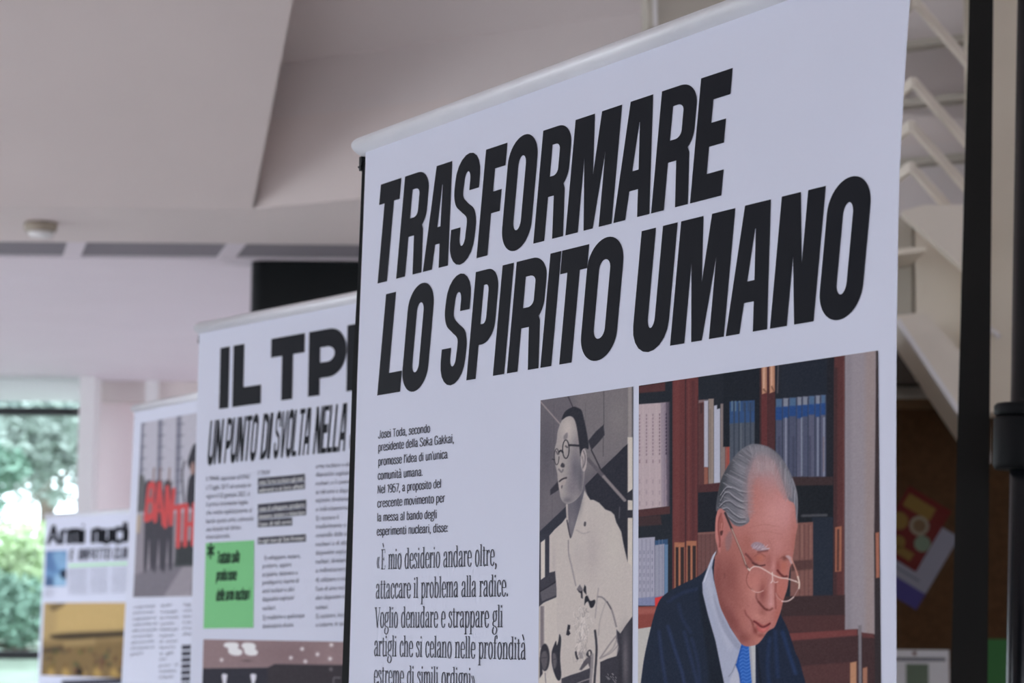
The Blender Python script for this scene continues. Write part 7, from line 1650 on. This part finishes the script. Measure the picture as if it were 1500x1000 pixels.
# ------------------------------------------------------------------ black board and pole at the right
bd = empty('black_board', (.60, 3.4, 0), 0, 'tall black board seen edge on, close to the right of the sharp banner', 'board')
dv = (.075, .39, 0)
MB().prism([(.560 - .6, 0, .03), (.635 - .6, 0, .03), (.6925 - .6, 0, 2.56), (.660 - .6, 0, 2.56)], dv).build('panel', M['board_black'], bd)
MB().box((-.08, -.02, 0), (.14, .45, .03)).build('base_plate', M['black'], bd)
pl = empty('pole_stand', (.627, 3.2, 0), 0, 'black tubular pole with thick clamp collar at the right edge of the view', 'pole stand')
MB().tube([(0, 0, .02), (.0835, 0, 2.62)], .0205, 28).build('pole', M['tube'], pl)
ax = lambda z: (.0835 * (z - .02) / 2.6, 0, z)
MB().tube([ax(1.716), ax(1.722), ax(1.782), ax(1.785)], [.040, .0425, .0425, .040], 32).build('clamp_collar', M['plastic'], pl)
MB().tube([ax(1.786), ax(1.789), ax(1.800), ax(1.803)], [.039, .042, .042, .039], 32).build('collar_ring', M['plastic'], pl)
k = Vector(ax(1.75)); MB().tube([k + Vector((.04, 0, 0)), k + Vector((.075, 0, 0)), k + Vector((.076, 0, 0)), k + Vector((.10, 0, 0))], [.008, .008, .018, .018], 20).build('clamp_knob', M['plastic'], pl)
MB().lathe([(.11, 0), (.11, .012), (.03, .03), (.024, .05)], 40).build('round_base', M['black'], pl)

# ------------------------------------------------------------------ staircase with its railing
st = empty('staircase', (0, 0, 0), 0, 'cream painted staircase with flat rails, glimpsed between banner and black board', 'staircase')
MB().prism([(.974, 6, 2.553), (1.035, 6, 2.570), (1.19, 6, 2.572), (1.19, 6, 2.355)], (.02, .10, 0)).build('stringer', M['cream'], st)
MB().prism([(.955, 6, 2.288), (1.035, 6, 2.297), (1.19, 6, 2.112), (1.19, 6, 1.929)], (.02, .30, 0)).build('stringer', M['cream'], st)
MB().prism([(.96, 5.995, 2.272), (.968, 5.995, 2.282), (1.19, 5.995, 1.946), (1.19, 5.995, 1.921)], (.0, .02, 0)).build('edge_strip', M['white'], st)
MB().prism([(.93, 6.35, 2.27), (1.06, 6.35, 2.29), (1.06, 6.35, 2.60), (.93, 6.35, 2.60)], (.02, .05, 0)).build('side_panel', M['olive'], st)
MB().prism([(1.06, 6.30, 2.25), (1.20, 6.30, 2.12), (1.6, 6.30, 2.12), (1.6, 6.30, 2.60), (1.06, 6.30, 2.60)], (.02, .05, 0)).build('side_panel', M['cream'], st)
MB().prism([(.94, 6.10, 2.452), (1.055, 6.10, 2.468), (1.055, 6.10, 2.482), (.94, 6.10, 2.468)], (0, .25, 0)).build('tread', M['cream'], st)
mb = MB()
for x, z, w, h in ((.985, 2.40, .006, .05), (.975, 2.345, .008, .012), (.98, 2.37, .006, .012), (1.005, 2.41, .006, .03)): mb.box((x, 6.342, z), (x + w, 6.352, z + h))
mb.build('sign_marks', M['black'], st)
for k, (x, z) in enumerate(((1.021, 3.108), (1.016, 2.898), (1.009, 2.786), (1.008, 2.680))):
    r = MB(); A = Vector((x, 6.0, z)); d1 = Vector((.8, .6, -.677)); up = Vector((0, 0, .028)); th = Vector((-.0072, .0096, 0))
    B = A + d1 * .85; C_ = A + Vector((-.075, .75, 0))
    r.prism([A, B, B - up, A - up], th); r.prism([A, A - up, C_ - up, C_], Vector((-.012, 0, 0)))
    r.build('rail', M['cream'], st)
for x, yy, z in ((1.60, 6.45, 1.0), (.88, 7.4, 2.3)):
    MB().box((x, yy, 0), (x + .05, yy + .05, 3.1 if x < 1 else 2.65)).build('post', M['cream'], st)
struct('wall_stair', MB().box((1.195, 6.15, 2.06), (1.62, 6.29, 3.95)), M['sand'])
hk = MB().tube([(0, 0, 0), (-.012, -.03, .012), (-.012, -.05, .020)], [.005, .005, .007], 12).tube([(0, 0, -.004), (.02, -.03, -.03)], .007, 12)
o = hk.build('coat_hook', M['white'], None); o.location = (1.222, 6.15, 2.283); tagk(o, 'small white hook on cream wall beside the black pole', 'hook')
struct('wall_niche', MB().box((.82, 6.80, 2.20), (4.0, 6.9, 2.56)), M['umber'])
struct('beam_stair', MB().prism([(.338, 6, 3.02), (.93, 6, 3.02), (.93, 6, 3.9), (.31, 6, 3.9)], (0, .25, 0)), M['olive'])
struct('trim_6', MB().prism([(.352, 5.985, 3.02), (.362, 5.985, 3.02), (.336, 5.985, 3.9), (.322, 5.985, 3.9)], (0, .02, 0)), M['white'])

# ------------------------------------------------------------------ pinboard under the stairs
struct('wall_left', MB().box((-7.2, -5, 0), (-7, 1.9, 5.85)).box((-7.2, 1.9, 2.9), (-7, 8.1, 5.85)).box((-7.2, 11.2, 0), (-7, 14.9, 2.9)), M['ceiling'])
struct('window_2', MB().box((-7.12, 1.9, 0), (-7.05, 1.98, 2.9)).box((-7.12, 6.6, 0), (-7.05, 6.66, 2.9)).box((-7.12, 10.2, 0), (-7.05, 10.26, 2.9)).box((-7.12, 11.1, 0), (-7.05, 11.2, 2.9)).box((-7.12, 1.9, 2.84), (-7.05, 11.2, 2.9)), M['frame'])
struct('wall_back', MB().box((3.4, -5.2, 0), (4.2, -5, 5.85)).box((-7, -5.2, 2.75), (3.4, -5, 5.85)).box((-7, -5.2, .1), (-3.6, -5, 2.8)).box((-7, -5.2, 0), (3.4, -5, .15)), M['ceiling_dark'])
struct('wall_light_blocker', MB().box((.74, 5.3, 0), (.80, 7.06, 2.24)), M['olive'])  # added wall, unseen behind the banner, keeps side light off the pinboard
struct('wall_board', MB().box((.2, 7.06, 0), (4.0, 7.2, 2.9)), M['olive'])
pb = empty('pinboard', (1.30, 7.05, 0), 0, 'dark brown pinboard under the stairs, to the right of the sharp banner', 'pinboard')
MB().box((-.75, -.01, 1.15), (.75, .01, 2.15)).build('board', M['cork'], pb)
MB().box((-.78, -.03, 2.15), (.78, .01, 2.178)).build('frame_bar', M['wood'], pb); MB().box((-.78, -.03, 1.12), (.78, .01, 1.15)).build('frame_bar', M['wood'], pb)
MB().box((-.78, -.035, 2.178), (.78, .01, 2.19)).build('top_edge', M['olive'], pb)
def leaflet(name, cx, cz, w, h, ang, m, label, cat, dy):
    o = empty(name, (cx, 7.0375 - dy, cz), 0, label, cat); o.rotation_euler = (0, ang, 0)
    MB().box((-w / 2, -.0008, -h / 2), (w / 2, .0008, h / 2)).build('sheet', m, o)
    return o
def patch(o, name, m, pts, y=-.0014):
    MB().prism([(x, y, z) for x, z in pts], (0, .0005, 0)).build(name, m, o)
circ = lambda x, z, r: [(x + r * math.cos(i * .3491), z + r * math.sin(i * .3491)) for i in range(18)]
A = math.radians(31)
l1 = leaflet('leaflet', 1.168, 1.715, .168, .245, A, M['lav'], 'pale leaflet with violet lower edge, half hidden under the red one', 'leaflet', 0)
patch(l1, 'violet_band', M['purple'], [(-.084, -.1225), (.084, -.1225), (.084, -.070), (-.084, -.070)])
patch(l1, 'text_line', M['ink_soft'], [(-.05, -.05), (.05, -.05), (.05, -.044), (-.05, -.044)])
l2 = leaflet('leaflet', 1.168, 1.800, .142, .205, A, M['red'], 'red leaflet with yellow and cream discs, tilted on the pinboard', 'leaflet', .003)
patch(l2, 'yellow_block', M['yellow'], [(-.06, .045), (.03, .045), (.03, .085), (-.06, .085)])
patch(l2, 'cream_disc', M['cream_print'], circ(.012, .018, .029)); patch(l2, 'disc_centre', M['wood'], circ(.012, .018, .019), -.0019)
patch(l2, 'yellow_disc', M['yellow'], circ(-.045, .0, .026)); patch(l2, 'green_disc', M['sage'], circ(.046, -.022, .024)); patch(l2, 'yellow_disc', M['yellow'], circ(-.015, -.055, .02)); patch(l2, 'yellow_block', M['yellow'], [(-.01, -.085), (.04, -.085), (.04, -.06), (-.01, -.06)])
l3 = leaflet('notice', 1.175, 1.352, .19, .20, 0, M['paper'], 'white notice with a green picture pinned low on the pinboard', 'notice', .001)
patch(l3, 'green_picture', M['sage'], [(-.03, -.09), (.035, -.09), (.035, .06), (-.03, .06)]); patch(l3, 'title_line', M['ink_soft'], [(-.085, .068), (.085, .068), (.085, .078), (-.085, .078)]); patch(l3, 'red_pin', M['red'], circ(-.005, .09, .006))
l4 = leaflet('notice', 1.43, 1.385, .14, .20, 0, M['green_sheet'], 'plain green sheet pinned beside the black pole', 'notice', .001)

# ------------------------------------------------------------------ garden outside
gd = MB(); gd.add([(-60, 14.95, -.1), (30, 14.95, -.1), (30, 20, .2), (-60, 20, .2), (30, 27, 1.15), (-60, 27, 1.15), (40, 80, 1.45), (-80, 80, 1.45)], [(0, 1, 2, 3), (3, 2, 4, 5), (5, 4, 6, 7)])
struct('ground_terrace', MB().box((-60, -60, -.3), (-7.2, 14.9, -.1)).box((-7.2, -60, -.3), (40, -5.2, -.1)).box((4.2, -5.2, -.3), (40, 14.9, -.1)), M['terrace'])
o = gd.build('ground_lawn', M['lawn']); o['kind'] = 'structure'
def foliage(mb, c, r, n, leaf, rng):
    for _ in range(n):
        v = Vector((rng.gauss(0, 1), rng.gauss(0, 1), rng.gauss(0, 1))).normalized() * (rng.random() ** .45)
        p = Vector((c[0] + v.x * r[0], c[1] + v.y * r[1], c[2] + v.z * r[2]))
        a = Vector((rng.uniform(-1, 1), rng.uniform(-1, 1), rng.uniform(-.6, .6))).normalized(); b = a.cross(Vector((rng.uniform(-1, 1), rng.uniform(-1, 1), rng.uniform(-1, 1)))).normalized()
        l = leaf * rng.uniform(.7, 1.4); w = l * .45
        mb.add([p - a * l, p + b * w, p + a * l, p - b * w], [(0, 1, 2, 3)])
def tree(name, label, cat, x, y, zg, trunk_h, tr, blobs, m, seed, leaf=.09, group=None):
    rng = random.Random(seed); o = empty(name, (x, y, zg), 0, label, cat, group)
    if trunk_h: 
        t = MB().tube([(0, 0, -.1), (.05, 0, trunk_h * .5), (-.03, .05, trunk_h)], [tr, tr * .8, tr * .5], 12)
        for k in range(4):
            a = k * 1.7 + rng.random(); t.tube([(0, 0, trunk_h * (.5 + .1 * k)), (math.cos(a) * .5, math.sin(a) * .4, trunk_h * (.75 + .1 * k)), (math.cos(a) * 1.0, math.sin(a) * .8, trunk_h * (.95 + .1 * k))], [tr * .4, tr * .25, tr * .1], 8)
        t.build('trunk', M['bark'], o)
    mb = MB()
    for c, r, n in blobs: foliage(mb, c, r, n, leaf, rng)
    mb.build('foliage', m, o)
tree('broadleaf_tree', 'mid green broadleaf tree filling the upper window pane', 'tree', -7.6, 34, 1.1, 1.9, .10, [((.65, 0, 2.85), (1.3, .8, .62), 1900), ((-.6, .2, 2.6), (.9, .7, .8), 1000), ((1.1, .1, 3.1), (.8, .6, .5), 600), ((1.1, -.2, 2.2), (.6, .5, .2), 90), ((-2.6, .3, 2.9), (1.4, .9, .9), 1100), ((3.0, .2, 2.9), (1.3, .9, .8), 1000)], M['leaf_mid'], 1, .085)
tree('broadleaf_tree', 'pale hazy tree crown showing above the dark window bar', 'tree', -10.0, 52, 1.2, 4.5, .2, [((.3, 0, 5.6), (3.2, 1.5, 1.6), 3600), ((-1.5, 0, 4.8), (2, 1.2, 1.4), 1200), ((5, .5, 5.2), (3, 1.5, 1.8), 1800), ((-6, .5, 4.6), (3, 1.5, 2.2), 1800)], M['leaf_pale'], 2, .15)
tree('dark_tree', 'deep green tree at the left edge of the window', 'tree', -6.75, 31.6, 1.1, 1.8, .07, [((-.15, 0, 1.7), (.33, .4, .75), 560), ((.05, 0, 2.45), (.42, .45, .3), 300)], M['leaf_deep'], 3, .08)
tree('lime_bush', 'bright lime green bush left of the farthest banner', 'bush', -6.0, 30, 1.15, .4, .05, [((0, 0, 1.05), (.62, .5, .62), 2200), ((-.35, 0, .8), (.4, .4, .5), 800), ((-1.5, .1, .7), (.9, .5, .6), 1500), ((1.4, .1, .7), (.9, .5, .6), 1500)], M['leaf_lime'], 4, .06)
tree('dark_bush', 'dark green bush low in the window beside the farthest banner', 'bush', -5.55, 27, 1.05, .3, .05, [((0, 0, .60), (.62, .5, .42), 2400), ((-.3, 0, .9), (.35, .35, .22), 500), ((-1.5, .1, .5), (1.0, .5, .45), 1500), ((1.5, .1, .5), (1.0, .5, .45), 1500)], M['leaf_deep'], 5, .05)
tree('pale_shrub', 'pale green shrub behind the dark bush', 'bush', -6.3, 31, 1.15, .3, .05, [((.0, 0, .75), (.5, .4, .55), 1000)], M['leaf_pale'], 6, .06)
